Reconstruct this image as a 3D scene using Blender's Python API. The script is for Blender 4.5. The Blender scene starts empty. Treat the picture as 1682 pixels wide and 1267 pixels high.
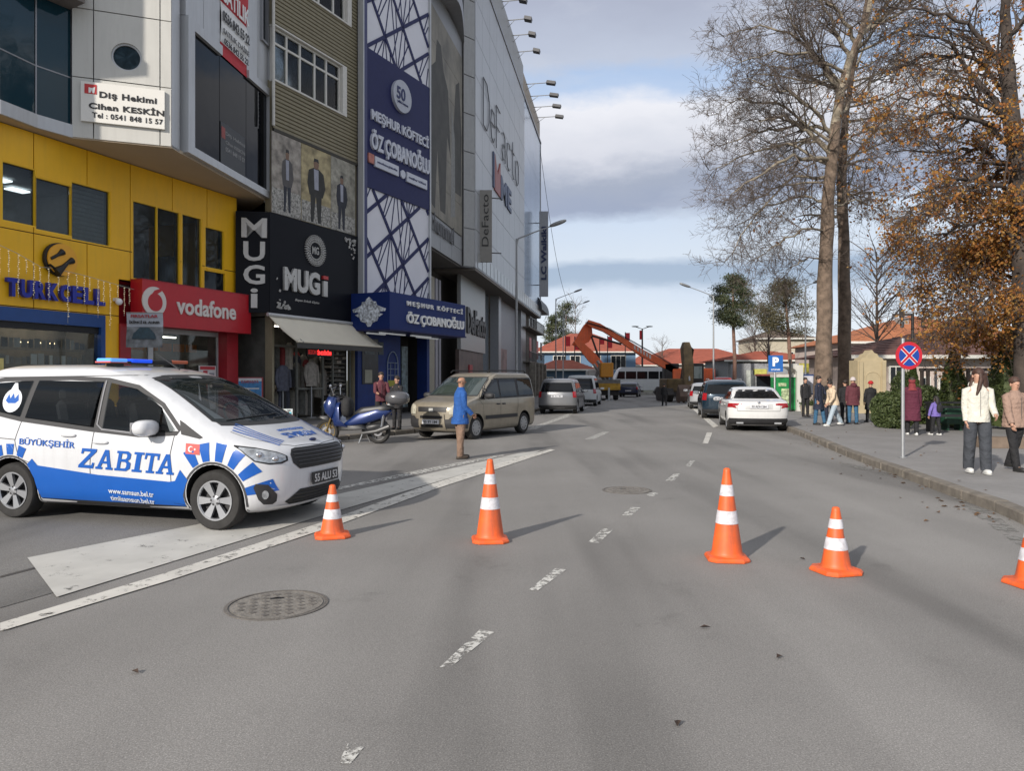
import bpy, bmesh, math, random
import numpy as np
from mathutils import Vector, Matrix
from mathutils.geometry import tessellate_polygon

C = bpy.context.scene.collection
scene = bpy.context.scene
R = math.radians
rnd = random.Random(7)

# ---------------------------------------------------------------- camera, world, sun, exposure
cam_data = bpy.data.cameras.new('camera')
cam = bpy.data.objects.new('camera', cam_data)
C.objects.link(cam)
cam.location = (0, 0, 1.5)
cam.rotation_euler = (R(90), 0, 0)
cam_data.sensor_width = 36
cam_data.lens = 36 * 1220 / 1682
cam_data.shift_y = -8.5 / 1682
cam_data.clip_start = 0.1
cam_data.clip_end = 6000
scene.camera = cam

SUN_AZ = math.atan2(-.58, -.81)        # the sun stands behind the camera, to the left
SUN_EL = R(24.5)
world = bpy.data.worlds.new('World')
scene.world = world
world.use_nodes = True
wn, wl = world.node_tree.nodes, world.node_tree.links
wn.clear()


def s2l(c):
 return tuple(((v / 255) / 12.92 if v / 255 <= .04045 else ((v / 255 + .055) / 1.055) ** 2.4) for v in c)


def build_world():
 out = wn.new('ShaderNodeOutputWorld')
 bg = wn.new('ShaderNodeBackground')
 bg.inputs['Strength'].default_value = 0.1
 sky = wn.new('ShaderNodeTexSky')
 sky.sky_type = 'NISHITA'
 sky.sun_disc = False
 sky.sun_elevation = SUN_EL
 sky.sun_rotation = SUN_AZ
 tc = wn.new('ShaderNodeTexCoord')
 sep = wn.new('ShaderNodeSeparateXYZ')
 wl.new(tc.outputs['Generated'], sep.inputs[0])

 def m(op, a, b=None, clamp=False):
  n = wn.new('ShaderNodeMath')
  n.operation = op
  n.use_clamp = clamp
  for i, v in enumerate((a, b)):
   if v is None:
    continue
   if isinstance(v, (int, float)):
    n.inputs[i].default_value = v
   else:
    wl.new(v, n.inputs[i])
  return n.outputs[0]

 x, y, z = sep.outputs
 hor = m('SQRT', m('ADD', m('MULTIPLY', x, x), m('MULTIPLY', y, y)))
 te = m('DIVIDE', z, m('MAXIMUM', hor, .05))

 def noise(scale, vec, detail=5, rough=.55):
  mp = wn.new('ShaderNodeMapping')
  mp.inputs['Scale'].default_value = vec
  mp.inputs['Location'].default_value = (3.1, 1.7, .4)
  wl.new(tc.outputs['Generated'], mp.inputs[0])
  n = wn.new('ShaderNodeTexNoise')
  n.inputs['Scale'].default_value = scale
  n.inputs['Detail'].default_value = detail
  n.inputs['Roughness'].default_value = rough
  wl.new(mp.outputs[0], n.inputs['Vector'])
  return n.outputs['Fac']
 n1 = noise(1.6, (1, 1, 2.6), 4, .5)
 n2 = noise(5.5, (1, 1, 2.4), 8, .6)
 n3 = noise(4, (1, 1, 3.0), 7, .6)
 warp = m('ADD', m('MULTIPLY', m('SUBTRACT', n1, .5), .14), m('MULTIPLY', m('SUBTRACT', n2, .5), .09))
 damp = m('MINIMUM', m('ADD', m('MULTIPLY', te, 2.6), .25), 1.0)
 v = m('ADD', te, m('MULTIPLY', warp, damp))
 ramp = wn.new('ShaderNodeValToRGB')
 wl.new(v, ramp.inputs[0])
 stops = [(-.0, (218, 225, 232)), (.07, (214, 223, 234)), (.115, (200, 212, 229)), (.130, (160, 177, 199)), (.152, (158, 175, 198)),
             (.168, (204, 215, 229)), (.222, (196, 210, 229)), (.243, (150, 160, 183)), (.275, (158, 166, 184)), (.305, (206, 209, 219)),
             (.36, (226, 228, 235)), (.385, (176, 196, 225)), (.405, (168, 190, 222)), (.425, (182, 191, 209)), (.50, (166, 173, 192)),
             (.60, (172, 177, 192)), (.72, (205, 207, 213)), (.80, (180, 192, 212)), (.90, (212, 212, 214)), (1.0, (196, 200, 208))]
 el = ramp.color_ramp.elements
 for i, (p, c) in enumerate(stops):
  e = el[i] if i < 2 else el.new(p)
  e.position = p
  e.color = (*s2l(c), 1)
 # soft second layer so that the bands differ along the horizon
 blue = wn.new('ShaderNodeMixRGB')
 wl.new(m('MULTIPLY', m('MULTIPLY', m('SUBTRACT', n3, .52, True), 3.2, True), m('MULTIPLY', te, 2.2, True)), blue.inputs['Fac'])
 wl.new(ramp.outputs[0], blue.inputs['Color1'])
 blue.inputs['Color2'].default_value = (*s2l((196, 202, 214)), 1)
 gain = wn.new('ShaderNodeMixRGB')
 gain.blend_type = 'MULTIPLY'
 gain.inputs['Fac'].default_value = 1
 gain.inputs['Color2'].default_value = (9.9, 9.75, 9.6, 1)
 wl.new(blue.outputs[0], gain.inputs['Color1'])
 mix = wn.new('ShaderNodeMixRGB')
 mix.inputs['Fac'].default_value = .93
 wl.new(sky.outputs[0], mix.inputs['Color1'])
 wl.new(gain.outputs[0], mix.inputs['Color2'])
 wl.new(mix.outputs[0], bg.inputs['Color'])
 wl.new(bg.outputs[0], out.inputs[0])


build_world()
sun_data = bpy.data.lights.new('sun', 'SUN')
sun_data.energy = 4.0
sun_data.angle = R(1.2)
sun_data.color = (1.0, .93, .84)
sun = bpy.data.objects.new('sun', sun_data)
C.objects.link(sun)
ce = math.cos(SUN_EL)
sun.rotation_euler = Vector((.582 * ce, .813 * ce, -math.sin(SUN_EL))).to_track_quat('-Z', 'Y').to_euler()
sun.location = (-20, -30, 30)
scene.view_settings.view_transform = 'Standard'
scene.view_settings.look = 'None'
scene.view_settings.exposure = .28
scene.view_settings.gamma = 1
scene.view_settings.use_curve_mapping = False
scene.render.engine = 'CYCLES'
scene.cycles.max_bounces = 6
scene.cycles.transparent_max_bounces = 12
scene.cycles.use_denoising = True

# ---------------------------------------------------------------- geometry helpers
F_, CX, HY, EYE = 1220, 841, 625, 1.5


def G(px, py, h=0.0):                    # a ground point seen at a pixel of the photograph
 d = (EYE - h) * F_ / (py - HY)
 return ((px - CX) / F_ * d, d)


def X_(px, d):
 return (px - CX) / F_ * d


def Z_(py, d):
 return EYE - (py - HY) / F_ * d


class Fac:                               # a facade line on the ground
 def __init__(s, a, dr):
  n = math.hypot(*dr)
  s.A, s.d = a, (dr[0] / n, dr[1] / n)
  s.rz = math.atan2(s.d[1], s.d[0])

 def s(s, px):
  k = (px - CX) / F_
  return (k * s.A[1] - s.A[0]) / (s.d[0] - k * s.d[1])

 def z(s, px, py):
  return EYE - (py - HY) / F_ * (s.A[1] + s.s(px) * s.d[1])

 def pt(s, t, out=0.0):               # world point at t along and out towards the street
  return (s.A[0] + t * s.d[0] + out * s.d[1], s.A[1] + t * s.d[1] - out * s.d[0])


class MB:
 def __init__(s):
  s.v, s.f, s.m, s.c, s.r = [], [], [], 0, []

 def add(s, verts, faces, m=None):
  o = len(s.v)
  s.r.append((o, len(s.f)))
  s.v += [tuple(p) for p in verts]
  s.f += [tuple(i + o for i in f) for f in faces]
  s.m += [s.c if m is None else m] * len(faces)
  return s

 def box(s, x0, x1, y0, y1, z0, z1, m=None):
  x0, x1 = min(x0, x1), max(x0, x1)
  y0, y1 = min(y0, y1), max(y0, y1)
  z0, z1 = min(z0, z1), max(z0, z1)
  return s.add([(x0, y0, z0), (x1, y0, z0), (x1, y1, z0), (x0, y1, z0), (x0, y0, z1), (x1, y0, z1), (x1, y1, z1), (x0, y1, z1)],
                     [(0, 3, 2, 1), (4, 5, 6, 7), (0, 1, 5, 4), (1, 2, 6, 5), (2, 3, 7, 6), (3, 0, 4, 7)], m)

 def cbox(s, c, size, rot=None, m=None, bev=0):
  hx, hy, hz = size[0] / 2, size[1] / 2, size[2] / 2
  b = bev
  if b:
   vs = []
   for sx in (-1, 1):
    for sy in (-1, 1):
     for sz in (-1, 1):
      vs += [(sx * (hx - b), sy * (hy - b), sz * hz), (sx * (hx - b), sy * hy, sz * (hz - b)), (sx * hx, sy * (hy - b), sz * (hz - b))]
   bm = bmesh.new()
   for p in vs:
    bm.verts.new(p)
   r = bmesh.ops.convex_hull(bm, input=bm.verts)
   bmesh.ops.recalc_face_normals(bm, faces=bm.faces)
   bm.verts.index_update()
   V = [v.co.copy() for v in bm.verts]
   Fs = [[v.index for v in f.verts] for f in bm.faces]
   bm.free()
  else:
   V = [Vector((sx * hx, sy * hy, sz * hz)) for sz in (-1, 1) for sy in (-1, 1) for sx in (-1, 1)]
   Fs = [(0, 2, 3, 1), (4, 5, 7, 6), (0, 1, 5, 4), (1, 3, 7, 5), (3, 2, 6, 7), (2, 0, 4, 6)]
  if rot is not None:
   V = [rot @ v for v in V]
  cc = Vector(c)
  return s.add([v + cc for v in V], Fs, m)

 def prism(s, poly, a0, a1, axis='z', m=None):
  """poly in the plane across the axis; z: (x,y), y: (x,z), x: (y,z)"""
  n = len(poly)

  def P(p, a):
   return (p[0], p[1], a) if axis == 'z' else ((p[0], a, p[1]) if axis == 'y' else (a, p[0], p[1]))
  tri = tessellate_polygon([[Vector((p[0], p[1], 0)) for p in poly]])
  vs = [P(p, a0) for p in poly] + [P(p, a1) for p in poly]
  fs = [tuple(t) for t in tri] + [tuple(i + n for i in reversed(t)) for t in tri]
  fs += [(i, (i + 1) % n, (i + 1) % n + n, i + n) for i in range(n)]
  return s.add(vs, fs, m)

 def tube(s, pts, rad, n=8, m=None, cap=True, flat=1.0):
  pts = [Vector(p) for p in pts]
  if isinstance(rad, (int, float)):
   rad = [rad] * len(pts)
  vs, fs = [], []
  up = None
  for i, p in enumerate(pts):
   t = (pts[min(i + 1, len(pts) - 1)] - pts[max(i - 1, 0)]).normalized()
   if up is None:
    up = t.orthogonal().normalized() if abs(t.z) > .9 else Vector((0, 0, 1))
   a = t.cross(up)
   if a.length < 1e-5:
    a = t.orthogonal()
   a.normalize()
   b = a.cross(t).normalized()
   up = b
   for k in range(n):
    w = 2 * math.pi * k / n
    vs.append(p + a * math.cos(w) * rad[i] + b * math.sin(w) * rad[i] * flat)
  for i in range(len(pts) - 1):
   for k in range(n):
    fs.append((i * n + k, i * n + (k + 1) % n, (i + 1) * n + (k + 1) % n, (i + 1) * n + k))
  if cap:
   fs.append(tuple(reversed(range(n))))
   fs.append(tuple((len(pts) - 1) * n + k for k in range(n)))
  return s.add(vs, fs, m)

 def lathe(s, prof, c=(0, 0, 0), n=24, axis='z', m=None, close=False, cap=True):
  """prof: (radius, height) along the axis"""
  vs, fs = [], []
  for r, h in prof:
   for k in range(n):
    w = 2 * math.pi * k / n
    a, b = r * math.cos(w), r * math.sin(w)
    p = (a, b, h) if axis == 'z' else ((a, h, b) if axis == 'y' else (h, a, b))
    vs.append((p[0] + c[0], p[1] + c[1], p[2] + c[2]))
  L = len(prof)
  for i in range(L - 1 + (1 if close else 0)):
   j = (i + 1) % L
   for k in range(n):
    fs.append((i * n + k, i * n + (k + 1) % n, j * n + (k + 1) % n, j * n + k))
  if not close and cap:
   if prof[0][0] > 1e-4:
    fs.append(tuple(reversed(range(n))))
   if prof[-1][0] > 1e-4:
    fs.append(tuple((L - 1) * n + k for k in range(n)))
  return s.add(vs, fs, m)

 def blob(s, c, r, rot=None, n=10, m=None, pw=1.0):
  vs, fs = [], []
  rings = n
  for i in range(rings + 1):
   ph = math.pi * i / rings - math.pi / 2
   for k in range(n * 2):
    w = 2 * math.pi * k / (n * 2)

    def sg(v):
     return math.copysign(abs(v) ** pw, v)
    p = Vector((sg(math.cos(ph)) * sg(math.cos(w)) * r[0], sg(math.cos(ph)) * sg(math.sin(w)) * r[1], sg(math.sin(ph)) * r[2]))
    if rot is not None:
     p = rot @ p
    vs.append(p + Vector(c))
  N = n * 2
  for i in range(rings):
   for k in range(N):
    fs.append((i * N + k, i * N + (k + 1) % N, (i + 1) * N + (k + 1) % N, (i + 1) * N + k))
  return s.add(vs, fs, m)

 def loft(s, rings, m=None, cap=True):
  n = len(rings[0])
  vs = [p for r in rings for p in r]
  fs = []
  for i in range(len(rings) - 1):
   for k in range(n):
    fs.append((i * n + k, i * n + (k + 1) % n, (i + 1) * n + (k + 1) % n, (i + 1) * n + k))
  if cap:
   fs.append(tuple(reversed(range(n))))
   fs.append(tuple((len(rings) - 1) * n + k for k in range(n)))
  return s.add(vs, fs, m)

 def mesh(s, name, mats, smooth=0, recalc=True):
  me = bpy.data.meshes.new(name)
  me.from_pydata(s.v, [], s.f)
  if not isinstance(mats, (list, tuple)):
   mats = [mats]
  for m in mats:
   me.materials.append(m)
  if len(mats) > 1:
   me.polygons.foreach_set('material_index', s.m)
  if recalc:
   bm = bmesh.new()
   bm.from_mesh(me)
   bmesh.ops.remove_doubles(bm, verts=bm.verts, dist=1e-5)
   bmesh.ops.recalc_face_normals(bm, faces=bm.faces)
   bm.to_mesh(me)
   bm.free()
  if smooth:
   me.polygons.foreach_set('use_smooth', [True] * len(me.polygons))
   me.set_sharp_from_angle(angle=R(smooth))
  me.update()
  return me

 def build_each(s, name, mats, parent=None, smooth=0):
  s.r.append((len(s.v), len(s.f)))
  out = []
  for (a, b), (c, d) in zip(s.r, s.r[1:]):
   q = MB()
   q.add(s.v[a:c], [[i - a for i in f] for f in s.f[b:d]])
   q.m = s.m[b:d]
   out.append(q.build(name, mats, parent, smooth))
  return out

 def build(s, name, mats, parent=None, smooth=0, recalc=True, label=None, stuff=False):
  return ob(name, s.mesh(name, mats, smooth, recalc), parent, label, stuff)


def ob(name, me, parent=None, label=None, stuff=False):
 o = bpy.data.objects.new(name, me)
 C.objects.link(o)
 if parent is not None:
  o.parent = parent
 if label:
  o['label'] = label
 if stuff:
  o['kind'] = 'stuff'
 return o


def thing(name, label, cat, loc=(0, 0, 0), rz=0.0, group=None):
 o = bpy.data.objects.new(name, None)
 o.empty_display_size = .2
 C.objects.link(o)
 o.location = loc if len(loc) == 3 else (loc[0], loc[1], 0)
 o.rotation_euler = (0, 0, rz)
 return tag(o, label, cat, group)


def tag(o, label, cat, group=None):
 o['label'] = label
 o['category'] = cat
 if group:
  o['group'] = group
 return o


def structure(o):
 o['kind'] = 'structure'
 return o


def dup(root, loc, rz=None, label=None, group=None, scale=None):
 def cp(o, parent):
  c = o.copy()
  C.objects.link(c)
  if parent is not None:
   c.parent = parent
  for ch in [x for x in o.children]:
   cp(ch, c)
  return c
 r = cp(root, None)
 r.location = loc if len(loc) == 3 else (loc[0], loc[1], 0)
 if rz is not None:
  r.rotation_euler = (0, 0, rz)
 if label:
  r['label'] = label
 if group:
  r['group'] = group
 if scale:
  r.scale = (scale,) * 3 if isinstance(scale, (int, float)) else scale
 return r


# ---------------------------------------------------------------- materials
_M = {}


def mat(name, col, rough=.6, metal=0.0, var=.12, vs=6.0, bump=0.0, bs=60.0, bd=.02, spec=.5, emit=None, es=1.0, coat=0.0, dirt=0.0, alpha=None, vdetail=5):
 """col: linear colour; var: brightness variation by noise of scale vs; bump: fine relief; dirt: streaks of brown grime"""
 if name in _M:
  return _M[name]
 m = bpy.data.materials.new(name)
 m.use_nodes = True
 nt = m.node_tree
 b = nt.nodes['Principled BSDF']
 b.inputs['Roughness'].default_value = rough
 b.inputs['Metallic'].default_value = metal
 b.inputs['Specular IOR Level'].default_value = spec
 if coat:
  b.inputs['Coat Weight'].default_value = coat
  b.inputs['Coat Roughness'].default_value = .06
 tc = nt.nodes.new('ShaderNodeTexCoord')
 src = None
 if var:
  n = nt.nodes.new('ShaderNodeTexNoise')
  n.inputs['Scale'].default_value = vs
  n.inputs['Detail'].default_value = vdetail
  n.inputs['Roughness'].default_value = .6
  nt.links.new(tc.outputs['Object'], n.inputs['Vector'])
  r = nt.nodes.new('ShaderNodeValToRGB')
  r.color_ramp.elements[0].position = .3
  r.color_ramp.elements[1].position = .7
  r.color_ramp.elements[0].color = (*[c * (1 - var) for c in col], 1)
  r.color_ramp.elements[1].color = (*[min(1, c * (1 + var)) for c in col], 1)
  nt.links.new(n.outputs['Fac'], r.inputs[0])
  src = r.outputs[0]
 if dirt:
  mp = nt.nodes.new('ShaderNodeMapping')
  mp.inputs['Scale'].default_value = (5, 5, .5)
  nt.links.new(tc.outputs['Object'], mp.inputs[0])
  n2 = nt.nodes.new('ShaderNodeTexNoise')
  n2.inputs['Scale'].default_value = 1.6
  n2.inputs['Detail'].default_value = 8
  n2.inputs['Roughness'].default_value = .7
  nt.links.new(mp.outputs[0], n2.inputs['Vector'])
  r2 = nt.nodes.new('ShaderNodeValToRGB')
  r2.color_ramp.elements[0].position = .45
  r2.color_ramp.elements[1].position = .75
  r2.color_ramp.elements[0].color = (0, 0, 0, 1)
  r2.color_ramp.elements[1].color = (dirt, dirt, dirt, 1)
  nt.links.new(n2.outputs['Fac'], r2.inputs[0])
  mx = nt.nodes.new('ShaderNodeMixRGB')
  nt.links.new(r2.outputs[0], mx.inputs['Fac'])
  if src is not None:
   nt.links.new(src, mx.inputs['Color1'])
  else:
   mx.inputs['Color1'].default_value = (*col, 1)
  mx.inputs['Color2'].default_value = (.10, .085, .07, 1)
  src = mx.outputs[0]
 if src is not None:
  nt.links.new(src, b.inputs['Base Color'])
 else:
  b.inputs['Base Color'].default_value = (*col, 1)
 if bump:
  n3 = nt.nodes.new('ShaderNodeTexNoise')
  n3.inputs['Scale'].default_value = bs
  n3.inputs['Detail'].default_value = 4
  nt.links.new(tc.outputs['Object'], n3.inputs['Vector'])
  bp = nt.nodes.new('ShaderNodeBump')
  bp.inputs['Strength'].default_value = bump
  bp.inputs['Distance'].default_value = bd
  nt.links.new(n3.outputs['Fac'], bp.inputs['Height'])
  nt.links.new(bp.outputs[0], b.inputs['Normal'])
 if emit:
  b.inputs['Emission Color'].default_value = (*emit, 1)
  b.inputs['Emission Strength'].default_value = es
 _M[name] = m
 return m


def glass_mat(name, tint=(.02, .025, .03), clear=0.0, rough=.03, spec=.8, coat=0.0):
 """dark reflecting pane; clear > 0 lets that share of the view through"""
 if name in _M:
  return _M[name]
 m = bpy.data.materials.new(name)
 m.use_nodes = True
 nt = m.node_tree
 b = nt.nodes['Principled BSDF']
 b.inputs['Base Color'].default_value = (*tint, 1)
 b.inputs['Roughness'].default_value = rough
 b.inputs['Specular IOR Level'].default_value = spec
 b.inputs['Coat Weight'].default_value = coat
 b.inputs['Coat Roughness'].default_value = .02
 if not clear:
  tc = nt.nodes.new('ShaderNodeTexCoord')
  n3 = nt.nodes.new('ShaderNodeTexNoise')
  n3.inputs['Scale'].default_value = 1.3
  nt.links.new(tc.outputs['Object'], n3.inputs['Vector'])
  bp = nt.nodes.new('ShaderNodeBump')
  bp.inputs['Strength'].default_value = .08
  bp.inputs['Distance'].default_value = .05
  nt.links.new(n3.outputs['Fac'], bp.inputs['Height'])
  nt.links.new(bp.outputs[0], b.inputs['Normal'])
 else:
  tr = nt.nodes.new('ShaderNodeBsdfTransparent')
  tr.inputs[0].default_value = (.86, .9, .9, 1)
  gl = nt.nodes.new('ShaderNodeBsdfGlossy')
  gl.inputs['Roughness'].default_value = rough
  fr = nt.nodes.new('ShaderNodeFresnel')
  fr.inputs[0].default_value = 1.28
  mx = nt.nodes.new('ShaderNodeMixShader')
  nt.links.new(fr.outputs[0], mx.inputs[0])
  nt.links.new(tr.outputs[0], mx.inputs[1])
  nt.links.new(gl.outputs[0], mx.inputs[2])
  mx2 = nt.nodes.new('ShaderNodeMixShader')
  mx2.inputs[0].default_value = clear
  nt.links.new(b.outputs[0], mx2.inputs[1])
  nt.links.new(mx.outputs[0], mx2.inputs[2])
  nt.links.new(mx2.outputs[0], nt.nodes['Material Output'].inputs[0])
 _M[name] = m
 return m


def text_mesh(txt, w, h, name, m, bold=.02, depth=.02, shear=0.0, track=1.0):
 """lettering in the xz plane, centred, w wide and h high, standing out towards -y"""
 cu = bpy.data.curves.new('tmp_text', 'FONT')
 cu.body = txt
 cu.size = 1
 cu.align_x = 'CENTER'
 cu.offset = bold
 cu.shear = shear
 cu.space_character = track
 cu.resolution_u = 3
 cu.extrude = .01
 to = bpy.data.objects.new('tmp_text', cu)
 C.objects.link(to)
 dg = bpy.context.evaluated_depsgraph_get()
 me = bpy.data.meshes.new_from_object(to.evaluated_get(dg))
 bpy.data.objects.remove(to)
 bpy.data.curves.remove(cu)
 n = len(me.vertices)
 co = np.empty(n * 3)
 me.vertices.foreach_get('co', co)
 co = co.reshape(-1, 3)
 mn, mx = co.min(0), co.max(0)
 c = (mn + mx) / 2
 sc = (w / max(mx[0] - mn[0], 1e-6), h / max(mx[1] - mn[1], 1e-6))
 out = np.empty_like(co)
 out[:, 0] = (co[:, 0] - c[0]) * sc[0]
 out[:, 2] = (co[:, 1] - c[1]) * sc[1]
 out[:, 1] = np.where(co[:, 2] > 0, -depth, 0.0)
 me.vertices.foreach_set('co', out.ravel())
 me.materials.clear()
 me.materials.append(m)
 me.name = name
 me.update()
 return me


def text(txt, x, y, z, w, h, m, parent, name='lettering', **k):
 o = ob(name, text_mesh(txt, w, h, name, m, **k), parent)
 o.location = (x, y, z)
 return o


def rects_minus(r, holes):
 """split a rectangle (x0,x1,z0,z1) minus holes into few rectangles"""
 x0, x1, z0, z1 = r
 hs = [(max(a, x0), min(b, x1), max(c, z0), min(d, z1)) for a, b, c, d in holes]
 hs = [h for h in hs if h[1] - h[0] > 1e-4 and h[3] - h[2] > 1e-4]
 xs = sorted({x0, x1} | {h[0] for h in hs} | {h[1] for h in hs})
 out = []
 for a, b in zip(xs, xs[1:]):
  if b - a < 1e-5:
   continue
  mid = (a + b) / 2
  cuts = sorted([(h[2], h[3]) for h in hs if h[0] < mid < h[1]])
  z = z0
  for c, d in cuts:
   if c - z > 1e-4:
    out.append((a, b, z, c))
   z = max(z, d)
  if z1 - z > 1e-4:
   out.append((a, b, z, z1))
 return out


# ---------------------------------------------------------------- ground materials
def asphalt(name, base, tint=(1, .985, .96)):
 m = bpy.data.materials.new(name)
 m.use_nodes = True
 nt = m.node_tree
 b = nt.nodes['Principled BSDF']
 b.inputs['Roughness'].default_value = .82
 b.inputs['Specular IOR Level'].default_value = .35
 tc = nt.nodes.new('ShaderNodeTexCoord')

 def noise(scale, detail=3, rough=.6, vec=None):
  n = nt.nodes.new('ShaderNodeTexNoise')
  n.inputs['Scale'].default_value = scale
  n.inputs['Detail'].default_value = detail
  n.inputs['Roughness'].default_value = rough
  if vec:
   mp = nt.nodes.new('ShaderNodeMapping')
   mp.inputs['Scale'].default_value = vec[0]
   mp.inputs['Rotation'].default_value = (0, 0, vec[1])
   nt.links.new(tc.outputs['Object'], mp.inputs[0])
   nt.links.new(mp.outputs[0], n.inputs['Vector'])
  else:
   nt.links.new(tc.outputs['Object'], n.inputs['Vector'])
  return n.outputs['Fac']

 def ramp(f, stops):
  r = nt.nodes.new('ShaderNodeValToRGB')
  el = r.color_ramp.elements
  for i, (p, c) in enumerate(stops):
   e = el[i] if i < 2 else el.new(p)
   e.position = p
   e.color = (c, c, c, 1) if isinstance(c, (int, float)) else (*c, 1)
  nt.links.new(f, r.inputs[0])
  return r.outputs[0]

 def mul(a, b_, fac=1.0, mode='MULTIPLY'):
  x = nt.nodes.new('ShaderNodeMixRGB')
  x.blend_type = mode
  x.inputs[0].default_value = fac
  nt.links.new(a, x.inputs[1])
  nt.links.new(b_, x.inputs[2])
  return x.outputs[0]
 fine = ramp(noise(140, 6, .85), [(.30, tuple(base * .35 * t for t in tint)), (.5, tuple(base * t for t in tint)), (.70, tuple(base * 1.8 * t for t in tint))])
 vor = nt.nodes.new('ShaderNodeTexVoronoi')
 vor.inputs['Scale'].default_value = 95
 nt.links.new(tc.outputs['Object'], vor.inputs['Vector'])
 st = ramp(vor.outputs['Distance'], [(.05, 1.6), (.2, 1.0), (.8, .86)])
 # old surface: broad bands that run along the street, patches and oil marks
 bands = ramp(noise(.55, 3, .5, ((1.5, .16, 1), R(-17))), [(.36, .74), (.47, .98), (.56, 1.03), (.66, 1.14)])
 patch = ramp(noise(.35, 4, .55), [(.3, .88), (.6, 1.05), (.75, 1.12)])
 stain = ramp(noise(1.4, 7, .72), [(.28, .80), (.40, 1.0), (.66, 1.0), (.78, 1.10)])
 c = mul(mul(mul(mul(fine, st), bands), patch), stain)
 nt.links.new(c, b.inputs['Base Color'])
 bp = nt.nodes.new('ShaderNodeBump')
 bp.inputs['Strength'].default_value = .12
 bp.inputs['Distance'].default_value = .004
 nt.links.new(vor.outputs['Distance'], bp.inputs['Height'])
 nt.links.new(bp.outputs[0], b.inputs['Normal'])
 _M[name] = m
 return m


def worn_paint(name, col, worn=.5, scale=14.0):
 """road paint with holes where the asphalt shows"""
 m = bpy.data.materials.new(name)
 m.use_nodes = True
 nt = m.node_tree
 b = nt.nodes['Principled BSDF']
 b.inputs['Roughness'].default_value = .7
 tc = nt.nodes.new('ShaderNodeTexCoord')
 n = nt.nodes.new('ShaderNodeTexNoise')
 n.inputs['Scale'].default_value = scale
 n.inputs['Detail'].default_value = 9
 n.inputs['Roughness'].default_value = .78
 nt.links.new(tc.outputs['Object'], n.inputs['Vector'])
 r = nt.nodes.new('ShaderNodeValToRGB')
 r.color_ramp.elements[0].position = worn - .03
 r.color_ramp.elements[1].position = worn + .03
 nt.links.new(n.outputs['Fac'], r.inputs[0])
 n2 = nt.nodes.new('ShaderNodeTexNoise')
 n2.inputs['Scale'].default_value = 3
 n2.inputs['Detail'].default_value = 6
 nt.links.new(tc.outputs['Object'], n2.inputs['Vector'])
 r2 = nt.nodes.new('ShaderNodeValToRGB')
 r2.color_ramp.elements[0].color = (*[c * .7 for c in col], 1)
 r2.color_ramp.elements[1].color = (*[c * 1.15 for c in col], 1)
 nt.links.new(n2.outputs['Fac'], r2.inputs[0])
 nt.links.new(r2.outputs[0], b.inputs['Base Color'])
 tr = nt.nodes.new('ShaderNodeBsdfTransparent')
 mx = nt.nodes.new('ShaderNodeMixShader')
 nt.links.new(r.outputs[0], mx.inputs[0])
 nt.links.new(tr.outputs[0], mx.inputs[1])
 nt.links.new(b.outputs[0], mx.inputs[2])
 nt.links.new(mx.outputs[0], nt.nodes['Material Output'].inputs[0])
 _M[name] = m
 return m


M_ASPH = asphalt('asphalt', .222, (1.03, .99, .94))
M_ASPH2 = asphalt('asphalt_old', .165, (1.02, .99, .945))
M_PAVE = mat('pavement', (.235, .228, .222), .8, var=.12, vs=1.1, bump=.25, bs=120, dirt=.25)
M_KERB = mat('kerb', (.17, .15, .125), .85, var=.3, vs=5, bump=.5, bs=40)
M_BLACK = mat('black', (.012, .012, .013), .5, var=0)
M_RUBBER = mat('rubber', (.02, .02, .021), .8, var=.2, vs=20)
M_CHROME = mat('chrome', (.6, .6, .62), .18, metal=1, var=0)
M_WHITE = mat('white_plastic', (.75, .76, .78), .35, var=.03)
M_STEEL = mat('steel', (.38, .39, .4), .45, metal=.6, var=.1)
M_GREYPOLE = mat('grey_pole', (.30, .31, .32), .5, metal=.3, var=.08)
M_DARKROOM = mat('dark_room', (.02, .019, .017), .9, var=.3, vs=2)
GL_DARK = glass_mat('dark_glass', (.010, .013, .016), spec=.32)
GL_BLUE = glass_mat('blue_glass', (.010, .038, .055), spec=.35)
GL_SHOP = glass_mat('shop_glass', (.02, .025, .025), clear=.9)


def sheet(name, poly, z, m, kind=True):
 mb = MB()
 tri = tessellate_polygon([[Vector((p[0], p[1], 0)) for p in poly]])
 mb.add([(p[0], p[1], z) for p in poly], [tuple(t) for t in tri])
 me = mb.mesh(name, m)
 bm = bmesh.new()
 bm.from_mesh(me)
 for f in bm.faces:
  if f.normal.z < 0:
   f.normal_flip()
 bm.to_mesh(me)
 bm.free()
 o = ob(name, me)
 if kind:
  structure(o)
 return o


# ---------------------------------------------------------------- ground, road, pavements
M_EARTH = mat('earth', (.11, .115, .08), .95, var=.3, vs=.3, bump=.3)
sheet('ground', [(-1500, -400), (1500, -400), (1500, 2500), (-1500, 2500)], -.03, M_EARTH)
sheet('road', [(-60, -25), (60, -25), (60, 74), (-60, 74)], 0, M_ASPH)
kerb_r = [(4.2, -12), (4.3, 0), (4.75, 5), (5.3, 7.69), (5.5, 8.47), (5.62, 9.29), (6.0, 11.4), (6.57, 14.6), (7.78, 20.1), (8.6, 24.5), (10.1, 32), (12.1, 42), (14.1, 52), (15.9, 61), (18, 66), (60, 68)]
kerb_l = [(-40, 2), (-16, 8), (-7.6, 14), (-4.55, 17.9), (-2.75, 21), (-.6, 27), (.9, 34), (3.0, 45), (4.6, 55), (5.6, 62), (4, 66), (-40, 68)]


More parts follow.
